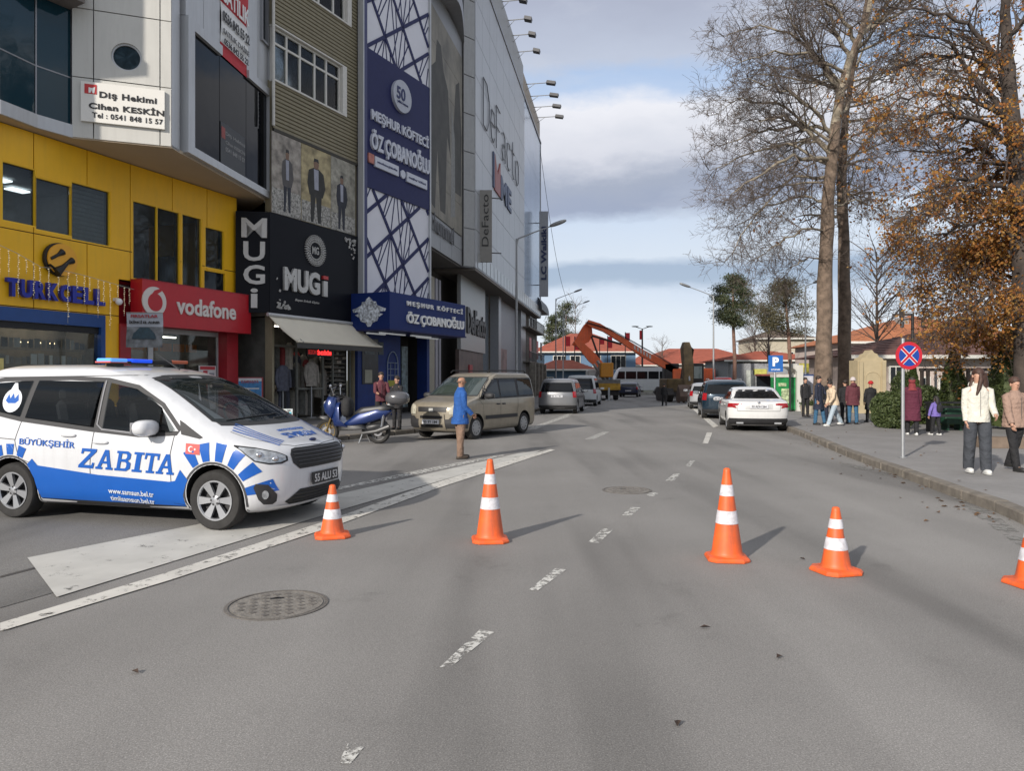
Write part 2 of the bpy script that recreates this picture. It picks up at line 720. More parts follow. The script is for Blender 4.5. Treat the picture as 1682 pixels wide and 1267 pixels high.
def pavement(name, line, far, h, m, side):
 root = structure(thing(name, '', ''))
 del root['label'], root['category']
 inner = []
 for i, p in enumerate(line):
  a, b = Vector(line[max(i - 1, 0)]), Vector(line[min(i + 1, len(line) - 1)])
  t = (b - a).normalized()
  n = Vector((t.y, -t.x)) * side
  inner.append((p[0] + n.x * .15, p[1] + n.y * .15))
 mb = MB()
 mb.prism(inner + far, -.02, h - .004)
 mb.build('pavement_surface', m, root)
 # kerb stones, one by one
 k = 0
 for (a, b), (c, d) in zip(zip(line, line[1:]), zip(inner, inner[1:])):
  L = math.dist(a, b)
  n = max(1, round(L / 1.0))
  if min(a[1], b[1]) < 1 or max(a[1], b[1]) > 45 or L > 30:
   mb = MB()
   mb.prism([a, b, d, c], -.02, h)
   mb.build('kerb_run', M_KERB, root)
   continue
  for i in range(n):
   f0, f1 = i / n + .008, (i + 1) / n - .008

   def lp(p, q, f):
    return (p[0] + (q[0] - p[0]) * f, p[1] + (q[1] - p[1]) * f)
   jz = rnd.uniform(-.006, .006)
   q = [lp(a, b, f0), lp(a, b, f1), lp(c, d, f1), lp(c, d, f0)]
   e = .02
   top = [lp(q[0], q[3], e / .15), lp(q[1], q[2], e / .15), q[2], q[3]]
   mb = MB()
   mb.loft([[(*p, -.02) for p in q], [(*p, h + jz - .02) for p in q], [(*p, h + jz) for p in top]])
   mb.build('kerb_stone', M_KERB, root)
 return root


pavement('pavement_right', kerb_r, [(60, -12)], .13, M_PAVE, 1)
pavement('pavement_left', kerb_l, [(-60, 68), (-60, 2)], .13, mat('pavement_left', (.15, .145, .14), .85, var=.15, vs=1.5, dirt=.3), -1)

# lane paint: sheets 4 mm above the asphalt
M_LINE = worn_paint('line_paint', (.60, .58, .53), .42, 9)
M_DASH = worn_paint('dash_paint', (.62, .61, .57), .50, 13)
M_HATCH = worn_paint('hatch_paint', (.50, .49, .455), .38, 5)


def mark(pts, m, z=.004, px=True):
 q = [G(*p) for p in pts] if px else pts
 return sheet('road_marking', q, z, m)


sheet('old_road', [G(0, 1000), (-9, 4.6), (-14, 6.2), (-14, 12.4), (-5.2, 12.8), G(545, 830), G(330, 905)][::1], .0035, M_ASPH2)
mark([(45, 918), (93, 983), (560, 839), (880, 745), (888, 741), (850, 746), (560, 812), (310, 866)], M_HATCH, .008)
mark([(0, 1026), (0, 1040), (280, 955), (560, 862), (720, 803), (860, 757), (912, 740), (904, 739), (850, 753), (700, 799), (540, 856), (270, 944)], M_LINE, .0085)
mark([(556, 802), (556, 806), (700, 777), (790, 758), (830, 749), (822, 748), (690, 773)], M_DASH, .0085)
for a in ([(722, 1098), (740, 1098), (812, 1040), (788, 1036)], [(868, 971), (884, 971), (930, 937), (912, 935)], [(966, 892), (984, 893), (1007, 871), (990, 869)],
          [(1020, 849), (1034, 850), (1052, 835), (1036, 834)], [(1059, 815), (1074, 816), (1082, 811), (1068, 810)], [(1092, 791), (1107, 791), (1118, 779), (1107, 779)],
          [(556, 1256), (576, 1257), (602, 1224), (572, 1222)], [(1125, 767), (1134, 767), (1142, 757), (1134, 757)]):
 mark(a, M_DASH)
mark([(1154, 729), (1163, 729), (1170, 711), (1161, 711)], M_LINE)
mark([(1126, 662), (1131, 661), (1180, 700), (1172, 703)], M_LINE)
mark([(982, 661), (986, 661), (880, 706), (866, 706)], M_DASH)
mark([(868, 703), (930, 684), (938, 684), (880, 704)], M_DASH, .0085)
mark([(960, 722), (975, 722), (1002, 710), (990, 710)], M_DASH)
M_TAR = mat('tar_seam', (.05, .046, .042), .6, var=.3)
for q in ([(0, 948), (0, 951), (150, 912), (320, 871), (318, 869), (150, 909)], [(905, 739), (470, 884), (110, 992), (112, 994), (472, 886), (908, 739)]):
 mark(q, M_TAR, .006)
# curved seam of newer asphalt on the right, by the kerb
mark([(1560, 792), (1682, 880), (1682, 905), (1540, 800), (1380, 765), (1385, 760)], worn_paint('pale_dust', (.21, .205, .19), .53, 3))


def manhole(px, py, r, label):
 x, y = G(px, py)
 t = thing('manhole_cover', label, 'manhole cover', (x, y, 0), .3)
 M1 = mat('cast_iron', (.155, .142, .128), .7, metal=.3, var=.25, vs=12, bump=.4, bs=60)
 mb = MB()
 mb.lathe([(r + .035, .001), (r + .035, .006), (r + .012, .007), (r + .012, .001)], n=48, close=True)
 mb.build('ring', M1, t)
 mb = MB()
 mb.lathe([(r, .001), (r, .005), (0.001, .0055)], n=48)
 mb.build('lid', mat('manhole_lid', (.19, .175, .155), .75, var=.3, vs=9, bump=.5, bs=50), t)
 mb = MB()
 g = .075
 k = int(r / g)
 for i in range(-k, k + 1):
  for j in range(-k, k + 1):
   if math.hypot(i * g, j * g) < r - .05:
    mb.cbox((i * g, j * g, .006), (.04, .04, .004), Matrix.Rotation(.6, 3, 'Z'))
 mb.build('stud_pattern', M1, t, stuff=True)
 mb = MB()
 mb.cbox((0, r * .45, .006), (.09, .03, .004))
 mb.build('lifting_slot', M_BLACK, t)
 return t


manhole(455, 994, .298, 'round iron manhole cover in the road in front of the patrol van, nearest the camera')
manhole(1030, 806, .30, 'shallow round manhole cover in the road behind the two tall cones')
pts_ = []
for i in range(170):
 k = rnd.randrange(3, 11)
 f = rnd.random()
 p = Vector(kerb_r[k]).lerp(Vector(kerb_r[k + 1]), f)
 o_ = rnd.choice((-rnd.expovariate(4) - .02, rnd.uniform(.2, 4.5)))
 pts_.append((p.x + o_, p.y - o_ * .2, .137 if o_ > 0 else .006))
mb = MB()
for x, y, z in pts_:
 a_, s_ = rnd.uniform(0, 6.28), rnd.uniform(.018, .045)
 c_, q_ = math.cos(a_) * s_, math.sin(a_) * s_
 mb.add([(x - c_, y - q_, z), (x + q_ * .6, y - c_ * .6, z + s_ * .3), (x + c_, y + q_, z + .004), (x - q_ * .6, y + c_ * .6, z + s_ * .5)], [(0, 1, 2), (0, 2, 3)])
o = mb.build('leaf_litter', mat('litter_leaf', (.13, .07, .03), .8, var=.5, vs=3))
o['kind'] = 'stuff'
M_LEAF = mat('dry_leaf', (.05, .03, .02), .8, var=.3)
for i, (px, py, lb) in enumerate([(1158, 1033, 'dark fallen leaf on the asphalt below the tall right cone'), (1113, 1192, 'dark crumpled leaf on the asphalt nearest the bottom edge'),
                                  (222, 1107, 'small dark scrap on the asphalt at the bottom left, below the long white line'), (1280, 1082, 'tiny dark scrap on the asphalt left of the lone scrap under the small cone'),
                                  (1318, 920, 'flat brown leaf on the asphalt just left of the small cone')]):
 x, y = G(px, py)
 mb = MB()
 s_ = .03 if i else .035
 mb.add([(-s_, 0, .008), (0, -s_ * .5, .022), (s_, 0, .01), (0, s_ * .5, .018)], [(0, 1, 2), (0, 2, 3)])
 o = mb.build('fallen_leaf', M_LEAF)
 o.location = (x, y, 0)
 o.rotation_euler = (0, 0, i * 1.3)
 tag(o, lb, 'leaf')
# ================================================================ buildings on the left
M_YEL = mat('yellow_panel', (.86, .47, .007), .45, var=.06, vs=1.2, dirt=.10)
M_YELF = mat('yellow_frame', (.88, .53, .014), .4, var=.05)
M_SOFFIT = mat('soffit', (.46, .38, .28), .7, var=.06, vs=.8)
M_ALU = mat('alu_panel', (.50, .51, .52), .38, metal=.25, var=.05, vs=.7, dirt=.16)
M_ALUW = mat('alu_white', (.56, .55, .51), .42, var=.04, vs=.8, dirt=.12)
M_ALUD = mat('alu_dark', (.28, .285, .30), .4, metal=.3, var=.06)
M_BLUEF = mat('shop_blue', (.012, .06, .22), .4, var=.08)
M_RED = mat('shop_red', (.46, .012, .022), .38, var=.05, dirt=.08)
M_REDD = mat('pillar_red', (.33, .01, .02), .4, var=.08)
M_LWHITE = mat('letter_white', (.78, .78, .76), .4, var=.02)
M_JOINT = mat('joint_dark', (.04, .035, .03), .9, var=0)
M_BRICK = mat('back_wall', (.24, .22, .20), .9, var=.1)


def pane_window(parent, s0, s1, z0, z1, fm, gm, y=0.0, t=.06, mull=(), trans=(), depth=.08, recess=.1, name='window'):
 """frame (part) with pane (sub-parts), set into the wall plane y"""
 mb = MB()
 ya, yb = y + recess - depth, y + recess
 mb.box(s0, s1, ya, yb, z0, z0 + t)
 mb.box(s0, s1, ya, yb, z1 - t, z1)
 mb.box(s0, s0 + t, ya, yb, z0 + t, z1 - t)
 mb.box(s1 - t, s1, ya, yb, z0 + t, z1 - t)
 xs = [s0 + t] + list(mull) + [s1 - t]
 zs = [z0 + t] + list(trans) + [z1 - t]
 for x in mull:
  mb.box(x - t / 2, x + t / 2, ya + .004, yb - .004, z0 + t, z1 - t)
 for z in trans:
  mb.box(s0 + t, s1 - t, ya + .008, yb - .008, z - t / 2, z + t / 2)
 f = mb.build(name, fm, parent)
 for a, b in zip(xs, xs[1:]):
  for c, d in zip(zs, zs[1:]):
   pm = MB()
   pm.box(a, b, yb - .03, yb - .02, c, d)
   pm.build('pane', gm, f)
 return f


def wall_panels(parent, r, holes, xj, zj, m, y0=0.0, y1=.25, gap=.012, name='wall_panel', back=True):
 xs = [r[0]] + [x for x in xj if r[0] < x < r[1]] + [r[1]]
 zs = [r[2]] + [z for z in zj if r[2] < z < r[3]] + [r[3]]
 for a, b in zip(xs, xs[1:]):
  for c, d in zip(zs, zs[1:]):
   pcs = rects_minus((a + gap, b - gap, c + gap, d - gap), holes)
   if not pcs:
    continue
   mb = MB()
   for q in pcs:
    mb.box(q[0], q[1], y0, y1 - .05, q[2], q[3])
   mb.build(name, m, parent, recalc=True)
 if back:
  mb = MB()
  for q in rects_minus(r, holes):
   mb.box(q[0], q[1], y0 + .03, y1, q[2], q[3])
  mb.build('joint_backing', M_JOINT, parent, stuff=False)


# ---------------------------------------------------------------- corner building, yellow below and aluminium above
FY = Fac((-8.8, 23.75), (2.6, 6.71))
cb = thing('corner_building', 'corner building with yellow first floor, grey overhanging upper storeys and round porthole window', 'building', (*FY.A, 0), FY.rz)
sy = FY.s
L0 = -10.2
holes = [(sy(3), sy(45), 5.11, 6.4), (sy(58), sy(105), 5.05, 6.24), (sy(117), sy(170), 4.98, 6.36), (sy(218), sy(292), 4.24, 6.30),
         (sy(299), sy(328), 4.24, 6.30), (sy(337), sy(365), 4.92, 6.10), (sy(335), sy(367), 4.2, 4.78), (L0, sy(172), -1, 3.18), (sy(195), 0.02, -1, 4.18)]
holes = [(a, b + ((.22 if i < 3 else .10) if i < 7 else 0), c, d + (.08 if i < 7 else 0)) for i, (a, b, c, d) in enumerate(holes)]
wall_panels(cb, (L0, 0, 0, 7.33), holes, [sy(-40), sy(58) - .04, sy(143), sy(217) - .06, sy(283), sy(340)], [3.2, 4.96], M_YEL)
for i, h in enumerate(holes[:7]):
 m_ = [] if i != 3 else [h[0] + (h[1] - h[0]) * .52]
 f = pane_window(cb, h[0] - .002, h[1] + .002, h[2] - .002, h[3] + .002, M_YELF, glass_mat('office_glass', (.03, .04, .045), clear=.7, spec=.5) if i != 6 else GL_DARK, mull=[h[0] + (h[1] - h[0]) * .5] if i == 3 else [], recess=.10, depth=.09, t=.03)
 if i == 2:
  for z_ in np.arange(h[2] + .05, h[3] - .05, .11):
   mb = MB()
   mb.box(h[0] + .1, h[1] - .02, .22, .235, z_, z_ + .075)
   mb.build('blind_slat', mat('blind', (.34, .37, .36), .7), cb)
mb = MB()
mb.box(-9.9, -.3, 3.4, 3.5, 4.1, 6.9)
mb.box(-9.9, -.3, .3, 3.4, 6.6, 6.7)
mb.box(-9.9, -.3, .3, 3.4, 4.0, 4.1)
mb.box(-4.4, -4.3, .3, 3.4, 4.1, 6.6)
mb.box(-2.35, -2.3, 2.0, 2.1, 4.1, 6.6)
mb.build('office_room', mat('office_wall', (.30, .31, .32), .8, var=.15), cb)
for x_, y_ in ((-7.4, 1.3), (-6.5, 1.8), (-5.6, 2.4), (-3.4, 1.6)):
 mb = MB()
 mb.box(x_, x_ + .5, y_, y_ + .3, 6.52, 6.56)
 mb.build('ceiling_lamp', mat('office_lamp', (.9, .9, .9), emit=(.9, .97, 1), es=3), cb)
for x_, w_, h_ in ((-7.6, .5, 1.3), (-6.4, .35, .7), (-3.7, .8, 1.1), (-2.9, .4, 1.6), (-1.6, .5, 1.2)):
 mb = MB()
 mb.box(x_, x_ + w_, 1.2, 1.7, 4.1, 4.1 + h_)
 mb.build('office_cabinet', mat('cabinet_dark', (.06, .06, .065), .6), cb)
# side wall closing the left end and roof mass above the overhang
mb = MB()
mb.box(L0, L0 + .25, .25, 9, 0, 7.33)
mb.box(L0 + .25, 0, 8.75, 9, 0, 7.33)
mb.box(-.25, 0, .25, 8.7, 0, 7.33)
mb.build('side_wall', M_YEL, cb)
# turkcell shop front
tc0, tc1 = L0, sy(172)
mb = MB()
mb.box(tc0, tc1, -.03, .22, 2.86, 3.175)
mb.box(sy(165), tc1, -.03, .22, 0, 2.86)
mb.box(tc0, tc1, 0.0, .2, 0, .35)
mb.build('shopfront_frame', M_BLUEF, cb)
mb = MB()
mb.box(tc0, sy(165), .1, .11, .35, 2.72)
mb.build('shop_window', GL_SHOP, cb)
mb = MB()
mb.box(tc0, sy(165), .06, .2, 2.70, 2.855)
mb.build('shutter_box', M_BLACK, cb)
mb = MB()
mb.box(tc0, sy(168), 1.3, 1.35, 0, 2.9)
mb.box(tc0, sy(168), .2, 1.3, 2.9, 2.95)
mb.box(tc1 - .1, tc1 - .05, .2, 1.35, 0, 2.9)
mb.build('shop_interior', mat('shop_back', (.17, .14, .105), .8, var=.4, vs=1.5), cb)
# phone cases hang in rows behind the glass
pc = [mat('case_' + str(i), c, .4, var=0) for i, c in enumerate([(.03, .03, .03), (.45, .42, .38), (.16, .14, .12), (.32, .2, .11), (.6, .58, .54), (.07, .09, .13), (.22, .19, .15)])]
mb = MB()
for r_ in range(4):
 z = 2.28 - r_ * .40
 mb.box(tc0 + .2, sy(163), .62, .66, z - .04, z - .015, 6)
 x = tc0 + .3
 while x < sy(162):
  w = rnd.choice((.075, .09, .11, .15))
  if rnd.random() < .9:
   mb.box(x, x + w, .6, .615, z + .01, z + .01 + rnd.uniform(.15, .27), rnd.choice((0, 1, 2, 2, 3, 4, 5, 6, 2, 0)))
  x += w + .03
mb.build('phone_case_display', pc, cb, stuff=True)
# soffit lamps inside the shops, lit
M_TUBE = mat('tube_lamp', (.9, .9, .85), emit=(1, .92, .8), es=5)
for a, b, y in ((-9.5, -5.2, .9), (sy(222), -1.0, 1.5)):
 mb = MB()
 mb.box(a, b, y, y + .08, 2.82, 2.86)
 mb.build('ceiling_lamp', M_TUBE, cb)
mb = MB()
for x in (-6.5, -6.1, -5.75):
 mb.box(x, x + .16, .75, .85, 2.42, 2.44)
mb.build('shop_lamp', mat('warm_lamp', (.9, .7, .4), emit=(1, .75, .42), es=5), cb)
mb = MB()
mb.box(sy(0) - .05, sy(8), .04, .06, 1.72, 2.0)
mb.build('yellow_sticker', mat('sticker', (.6, .5, .18), .5), cb)
# vodafone shop front
v0, v1 = sy(195), 0.0
mb = MB()
mb.box(v0, sy(213), -.05, .35, 0, 3.0)
mb.box(sy(371), v1, -.05, .35, 0, 3.0)
mb.build_each('red_pillar', M_REDD, cb)
mb = MB()
mb.box(v0, v1, .3, .5, 3.0, 4.2)
mb.build('lintel', M_REDD, cb)
ve = sy(371)
mb = MB()
mb.box(sy(213), sy(216), .3, .35, 0, 3.0)
mb.box(sy(257), sy(265), .3, .36, 0, 3.0)
mb.box(sy(213), ve, .3, .35, 2.86, 3.0)
mb.box(ve - .05, ve, .3, .35, 0, 2.86)
mb.build('shopfront_frame', M_ALU, cb)
mb = MB()
mb.box(sy(216), sy(257), .33, .34, .1, 2.86)
mb.box(sy(265), ve - .05, .33, .34, .1, 2.86)
mb.build('shop_window', GL_SHOP, cb)
mb = MB()
mb.box(sy(213), ve, 2.0, 2.05, 0, 3)
mb.box(sy(213), sy(214), .35, 2, 0, 3)
mb.box(ve - .04, ve, .35, 2, 0, 3)
mb.box(sy(213), ve, .35, 2, 2.98, 3.03)
mb.build('shop_interior', mat('shop_back2', (.13, .12, .11), .8, var=.35, vs=1), cb)
mb = MB()
for k, x in enumerate(np.linspace(sy(265), ve - .5, 5)):
 mb.box(x, x + .42, 1.1, 1.12, 2.38, 2.62)
mb.build('orange_header', mat('orange_header', (.55, .17, .03), .6), cb)
mb = MB()
mb.box(sy(338), sy(366), .27, .285, .6, 1.95, 0)
mb.box(sy(345), sy(352), .262, .269, .7, 1.8, 1)
for z in (.8, 1.0, 1.2, 1.4, 1.6):
 mb.box(sy(355), sy(363), .262, .269, z, z + .13, 2)
mb.box(sy(340), sy(364), .262, .269, 1.83, 1.93, 1)
mb.build('window_poster', [mat('poster_white', (.62, .6, .6), .6), mat('poster_red', (.5, .05, .06), .6), mat('poster_grey', (.25, .25, .28), .6)], cb)
mb = MB()
for x in np.arange(sy(218), ve - .6, .55):
 for z in (.9, 1.35, 1.8):
  mb.box(x, x + rnd.uniform(.15, .4), 1.2, 1.3, z, z + rnd.uniform(.1, .3), rnd.randrange(3))
mb.build('shelf_goods', [mat('g1', (.3, .3, .3)), mat('g2', (.05, .05, .06)), mat('g3', (.4, .1, .08))], cb, stuff=True)

# upper storeys: built in world coordinates under their own rotation-free frame
inv = Matrix.Rotation(-FY.rz, 4, 'Z') @ Matrix.Translation((-FY.A[0], -FY.A[1], 0))


def in_cb(o):
 """a mesh given in world coordinates becomes a child of the corner building"""
 o.parent = cb
 o.matrix_local = inv
 return o


ov = [(-14.2, 15.0), (-12.4, 15.62), (X_(0, 16.3), 16.3), (X_(60, 17.2), 17.2), (X_(118, 17.9), 17.9), (X_(282, 18.65), 18.65), (X_(295, 19.05), 19.05), (X_(437, 24.15), 24.15)]
back = [(-10.2, 27.5), (-19, 24.5)]
mb = MB()
mb.prism(ov + back, 7.34, 7.42)
in_cb(mb.build('soffit', M_SOFFIT))
mb = MB()


def off(poly, d):                       # polygon moved outward (towards the street) by d
 out = []
 for i, p in enumerate(poly):
  a, b = Vector(poly[max(i - 1, 0)]), Vector(poly[min(i + 1, len(poly) - 1)])
  t = (b - a).normalized()
  out.append((p[0] + t.y * d, p[1] - t.x * d))
 return out


core = off(ov, -.12)
mb.prism(core + back, 7.42, 20)
in_cb(mb.build('upper_wall', M_ALUD))


def strip(pts, z0, z1, d0, d1, name, m, parent=None, into=in_cb):
 """vertical band that follows a plan line, between outward offsets d0 and d1"""
 a, b = off(pts, d1), off(pts, d0)
 mb = MB()
 mb.prism(a + b[::-1], z0, z1)
 o = mb.build(name, m)
 return into(o) if into else o


gl = ov[:5]
strip(gl, 7.35, 7.66, -.11, .04, 'sill_band', M_ALU)
for k in range(4):
 seg = [gl[k], gl[k + 1]]
 for z0, z1 in ((7.67, 8.80), (8.83, 10.45)):
  strip(seg, z0, z1, -.1, -.06, 'curtain_pane', GL_BLUE)
strip(gl, 8.80, 8.83, -.1, -.05, 'transom', M_ALUD)
for k in range(4):
 p = gl[k]
 q = gl[k + 1]
 e = .03 / math.dist(p, q)
 strip([p, (p[0] + (q[0] - p[0]) * e, p[1] + (q[1] - p[1]) * e)], 7.66, 10.45, -.1, -.045, 'mullion', M_ALUD)
strip(gl, 10.46, 10.75, -.11, .55, 'balcony_slab', mat('slab_brown', (.16, .14, .13), .8))
strip(gl, 10.76, 12.4, .3, .5, 'upper_band', M_ALU)
strip(gl, 12.4, 15.5, -.1, -.05, 'curtain_pane', GL_BLUE)
strip(gl, 15.5, 20, -.1, .1, 'upper_band', M_ALU)
# white cladding with the porthole (front face) - panels with joints, the middle one holed
FP = Fac(ov[4], (ov[5][0] - ov[4][0], ov[5][1] - ov[4][1]))
LP = math.dist(ov[4], ov[5])
j1, j2 = FP.s(154), FP.s(263)
pw = (FP.s(208), 9.47, .34)


def to_local(F):
 return Matrix.Translation((F.A[0], F.A[1], 0)) @ Matrix.Rotation(F.rz, 4, 'Z')


def in_f(o, F):
 o.parent = cb
 o.matrix_local = inv @ to_local(F)
 return o


for a, b in ((0, j1), (j1, j2), (j2, LP)):
 for z0, z1 in ((7.36, 8.83), (8.83, 10.5), (10.5, 12.2), (12.2, 13.9), (13.9, 15.6), (15.6, 17.8), (17.8, 20)):
  mb = MB()
  if a == j1 and z0 == 8.83:
   n = 32
   cx, cz, r = pw
   g = .012
   rect = []
   for k in range(n):
    w = 2 * math.pi * k / n
    c, s_ = math.cos(w), math.sin(w)
    hx = (b - g - cx) if c > 0 else (cx - a - g)
    hz = (z1 - g - cz) if s_ > 0 else (cz - z0 - g)
    t = min(hx / abs(c) if abs(c) > 1e-6 else 1e9, hz / abs(s_) if abs(s_) > 1e-6 else 1e9)
    rect.append((cx + c * t, cz + s_ * t))
   for (q, qz) in ((a + g, z0 + g), (b - g, z0 + g), (b - g, z1 - g), (a + g, z1 - g)):
    i = min(range(n), key=lambda i: math.hypot(rect[i][0] - q, rect[i][1] - qz))
    rect[i] = (q, qz)
   inner = [(cx + r * math.cos(2 * math.pi * k / n), cz + r * math.sin(2 * math.pi * k / n)) for k in range(n)]
   vs = [(p[0], -.03, p[1]) for p in rect] + [(p[0], -.03, p[1]) for p in inner] + [(p[0], .08, p[1]) for p in inner]
   fs = [(k, (k + 1) % n, n + (k + 1) % n, n + k) for k in range(n)] + [(n + k, n + (k + 1) % n, 2 * n + (k + 1) % n, 2 * n + k) for k in range(n)]
   mb.add(vs, fs)
  else:
   mb.box(a + .012, b - .012, -.03, .02, z0 + .012, z1 - .012)
  in_f(mb.build('cladding_panel', M_ALUW), FP)
mb = MB()
mb.lathe([(pw[2] - .002, .02), (pw[2] - .002, .09), (pw[2] - .04, .09), (pw[2] - .04, .02)], c=(pw[0], 0, pw[1]), n=32, axis='y', close=True)
po = in_f(mb.build('porthole_window', M_ALU, smooth=40), FP)
mb = MB()
mb.lathe([(pw[2] - .03, .07), (.001, .07)], c=(pw[0], 0, pw[1]), n=32, axis='y')
mb.build('pane', GL_BLUE, po)
# right face with the big framed dark window
strip([ov[5], ov[6]], 7.36, 20, -.1, 0, 'corner_panel', M_ALU)
FR = Fac(ov[6], (ov[7][0] - ov[6][0], ov[7][1] - ov[6][1]))
LR = math.dist(ov[6], ov[7])
a0, a1, a2, a3 = FR.s(311), FR.s(357), FR.s(401), FR.s(435)
mb = MB()
for q in ((FR.s(300), a0, 7.4, 10.95), (a0, a3, 7.4, 7.62), (a0, a1, 10.68, 10.95), (a2, a3, 10.72, 10.95), (a3, LR, 7.4, 10.95)):
 mb.box(q[0], q[1], -.16, .12, q[2], q[3])
in_f(mb.build('window_frame', M_ALU), FR)
for q in ((a0, a1, 7.62, 10.68), (a1, a2, 7.62, 10.72), (a2, a3, 7.62, 10.72), (a1, a2, 10.72, 14)):
 mb = MB()
 mb.box(q[0] + .012, q[1] - .012, -.06, -.02, q[2] + .005, q[3] - .005)
 in_f(mb.build('window_pane', glass_mat('black_glass', (.006, .007, .009), spec=.12)), FR)
for q in ((FR.s(300), a1, 10.96, 14), (a2, LR, 10.96, 14), (0, a1, 14.02, 17), (a1, a2, 14.02, 17), (a2, LR, 14.02, 17), (0, LR, 17.02, 20)):
 for s0, s1 in ((q[0], (q[0] + q[1]) / 2), ((q[0] + q[1]) / 2, q[1])):
  hol = [(FR.s(423), LR - .1, 12.3, 14.6)]
  mb = MB()
  for r_ in rects_minus((s0 + .01, s1 - .01, q[2] + .01, q[3]), hol):
   mb.box(r_[0], r_[1], -.08, .1, r_[2], r_[3])
  in_f(mb.build('cladding_panel', M_ALU), FR)
f = pane_window(None, FR.s(423), LR - .1, 12.3, 14.6, M_ALUD, GL_DARK, y=-.08, recess=.06, depth=.14, t=.07)
in_f(f, FR)
mb = MB()
mb.box(LR - .02, LR + .03, -.22, .05, 7.3, 20)
in_f(mb.build('corner_post', M_ALU), FR)

# signs on the corner building
t = thing('dentist_sign', 'white board with black dentist lettering and red tooth square below the porthole window', 'sign', (*FP.pt(0, .035), 0), FP.rz)
b0, b1 = FP.s(134), FP.s(271)
mb = MB()
mb.box(b0, b1, -.07, -.002, 7.76, 8.72)
mb.build('board', mat('sign_white', (.74, .72, .67), .5, var=.02), t)
M_BK = mat('letter_black', (.015, .014, .014), .5, var=0)
w_ = b1 - b0
text('Diş Hekimi', b0 + w_ * .56, -.07, 8.42, 1.26, .19, M_BK, t, bold=.035, depth=.012, track=1.1)
text('Cihan KESKİN', b0 + w_ * .545, -.07, 8.17, 1.66, .19, M_BK, t, bold=.035, depth=.012, track=1.08)
text('Tel : 0541 848 15 57', b0 + w_ * .555, -.07, 7.93, 1.55, .13, M_BK, t, bold=.02, depth=.012, track=1.1)
mb = MB()
mb.box(b0 + .08, b0 + .34, -.08, -.07, 8.43, 8.66, 0)
mb.prism([(b0 + .17, 8.58), (b0 + .17, 8.45), (b0 + .21, 8.45), (b0 + .23, 8.52), (b0 + .25, 8.45), (b0 + .29, 8.45), (b0 + .31, 8.6), (b0 + .24, 8.57)], -.086, -.08, 'y', 1)
mb.build('tooth_logo', [mat('logo_red', (.5, .03, .03), .5), M_LWHITE], t)

t = thing('sale_banner', 'red and white for-sale banner hanging in front of the dark upper window', 'banner', (*FR.pt(0, .1), 0), FR.rz)
mb = MB()
n = 14
for i in range(n):
 z0, z1 = 10.72 + (13.4 - 10.72) * i / n, 10.72 + (13.4 - 10.72) * (i + 1) / n
 y0, y1 = .02 * math.sin(i * .9), .02 * math.sin((i + 1) * .9)
 k = 1 if (z0 < 10.98 or z0 > 12.15) else 0
 mb.add([(a1 + .02, y0, z0), (a2 + .05, y0 + .01, z0), (a2 + .05, y1 + .01, z1), (a1 + .02, y1, z1), (a1 + .02, y0 + .01, z0), (a2 + .05, y0 + .02, z0), (a2 + .05, y1 + .02, z1), (a1 + .02, y1 + .01, z1)],
           [(0, 1, 2, 3), (7, 6, 5, 4), (0, 3, 7, 4), (1, 5, 6, 2)], k)
mb.build('banner_cloth', [M_LWHITE, mat('banner_red', (.5, .02, .03), .6)], t, smooth=60)
mid = (a1 + a2) / 2 + .03
text('SATILIK', mid, -.05, 12.5, 1.6, .5, M_LWHITE, t, depth=.01)
text('0536 842 55 22', mid, -.05, 11.85, 1.65, .3, M_BK, t, depth=.01)
text('SATILIK DAİRE', mid, -.05, 11.45, 1.6, .2, mat('letter_grey', (.15, .15, .15)), t, depth=.01)
text('0536 842 55 22', mid, -.05, 11.15, 1.5, .18, M_BK, t, depth=.01)

t = thing('window_sticker_sign', 'dark grey dentist sign with faint white lettering stuck low on the big black window', 'sign', (*FR.pt(0, .065), 0), FR.rz)
mb = MB()
mb.box(FR.s(358), FR.s(398), -.02, 0, 7.68, 8.85, 0)
mb.box(FR.s(359), FR.s(365), -.028, -.02, 8.4, 8.72, 1)
mb.build('board', [mat('sticker_dark', (.045, .047, .05), .5), mat('logo_red2', (.28, .05, .04), .5)], t)
mg = mat('letter_dim', (.25, .25, .25), .6)
for tx, z in (('Diş Hekimi', 8.58), ('Cihan KESKİN', 8.36), ('0541 848 15 57', 8.14)):
 text(tx, FR.s(382), -.02, z, 1.2, .13, mg, t, depth=.008)

# ---------------------------------------------------------------- turkcell lettering, emblem and fairy lights
t = thing('phone_shop_sign', 'blue raised shop lettering on the yellow wall above the blue framed shop window', 'sign', (*FY.pt(0, .02), 0), FY.rz)
tx0, tx1 = sy(4), sy(168)
M_LBLUE = mat('letter_blue', (.008, .02, .30), .35, var=0)
tt = 'TURKCELL'
n = len(tt)
wl_ = (tx1 - tx0) / n
for i, ch in enumerate(tt):
 text(ch, tx0 + wl_ * (i + .5), -.02, 3.62, wl_ * .86, .42, M_LBLUE, t, 'letter', bold=.05, depth=.10)
t = thing('round_emblem', 'round black and orange-yellow emblem above the blue lettering', 'emblem', (*FY.pt(0, .02), 0), FY.rz)
cx, cz = sy(95), 4.42
M_AMB = mat('amber', (.80, .38, .02), .4, var=.02)
mb = MB()
mb.lathe([(.40, -.02), (.40, -.10), (.001, -.10)], c=(cx - .03, 0, cz), n=32, axis='y')
mb.build('emblem_back', M_BLACK, t)
mb = MB()
mb.lathe([(.385, -.101), (.385, -.14), (.001, -.14)], c=(cx + .015, 0, cz), n=32, axis='y')
mb.build('emblem_disc', M_AMB, t)
mb = MB()
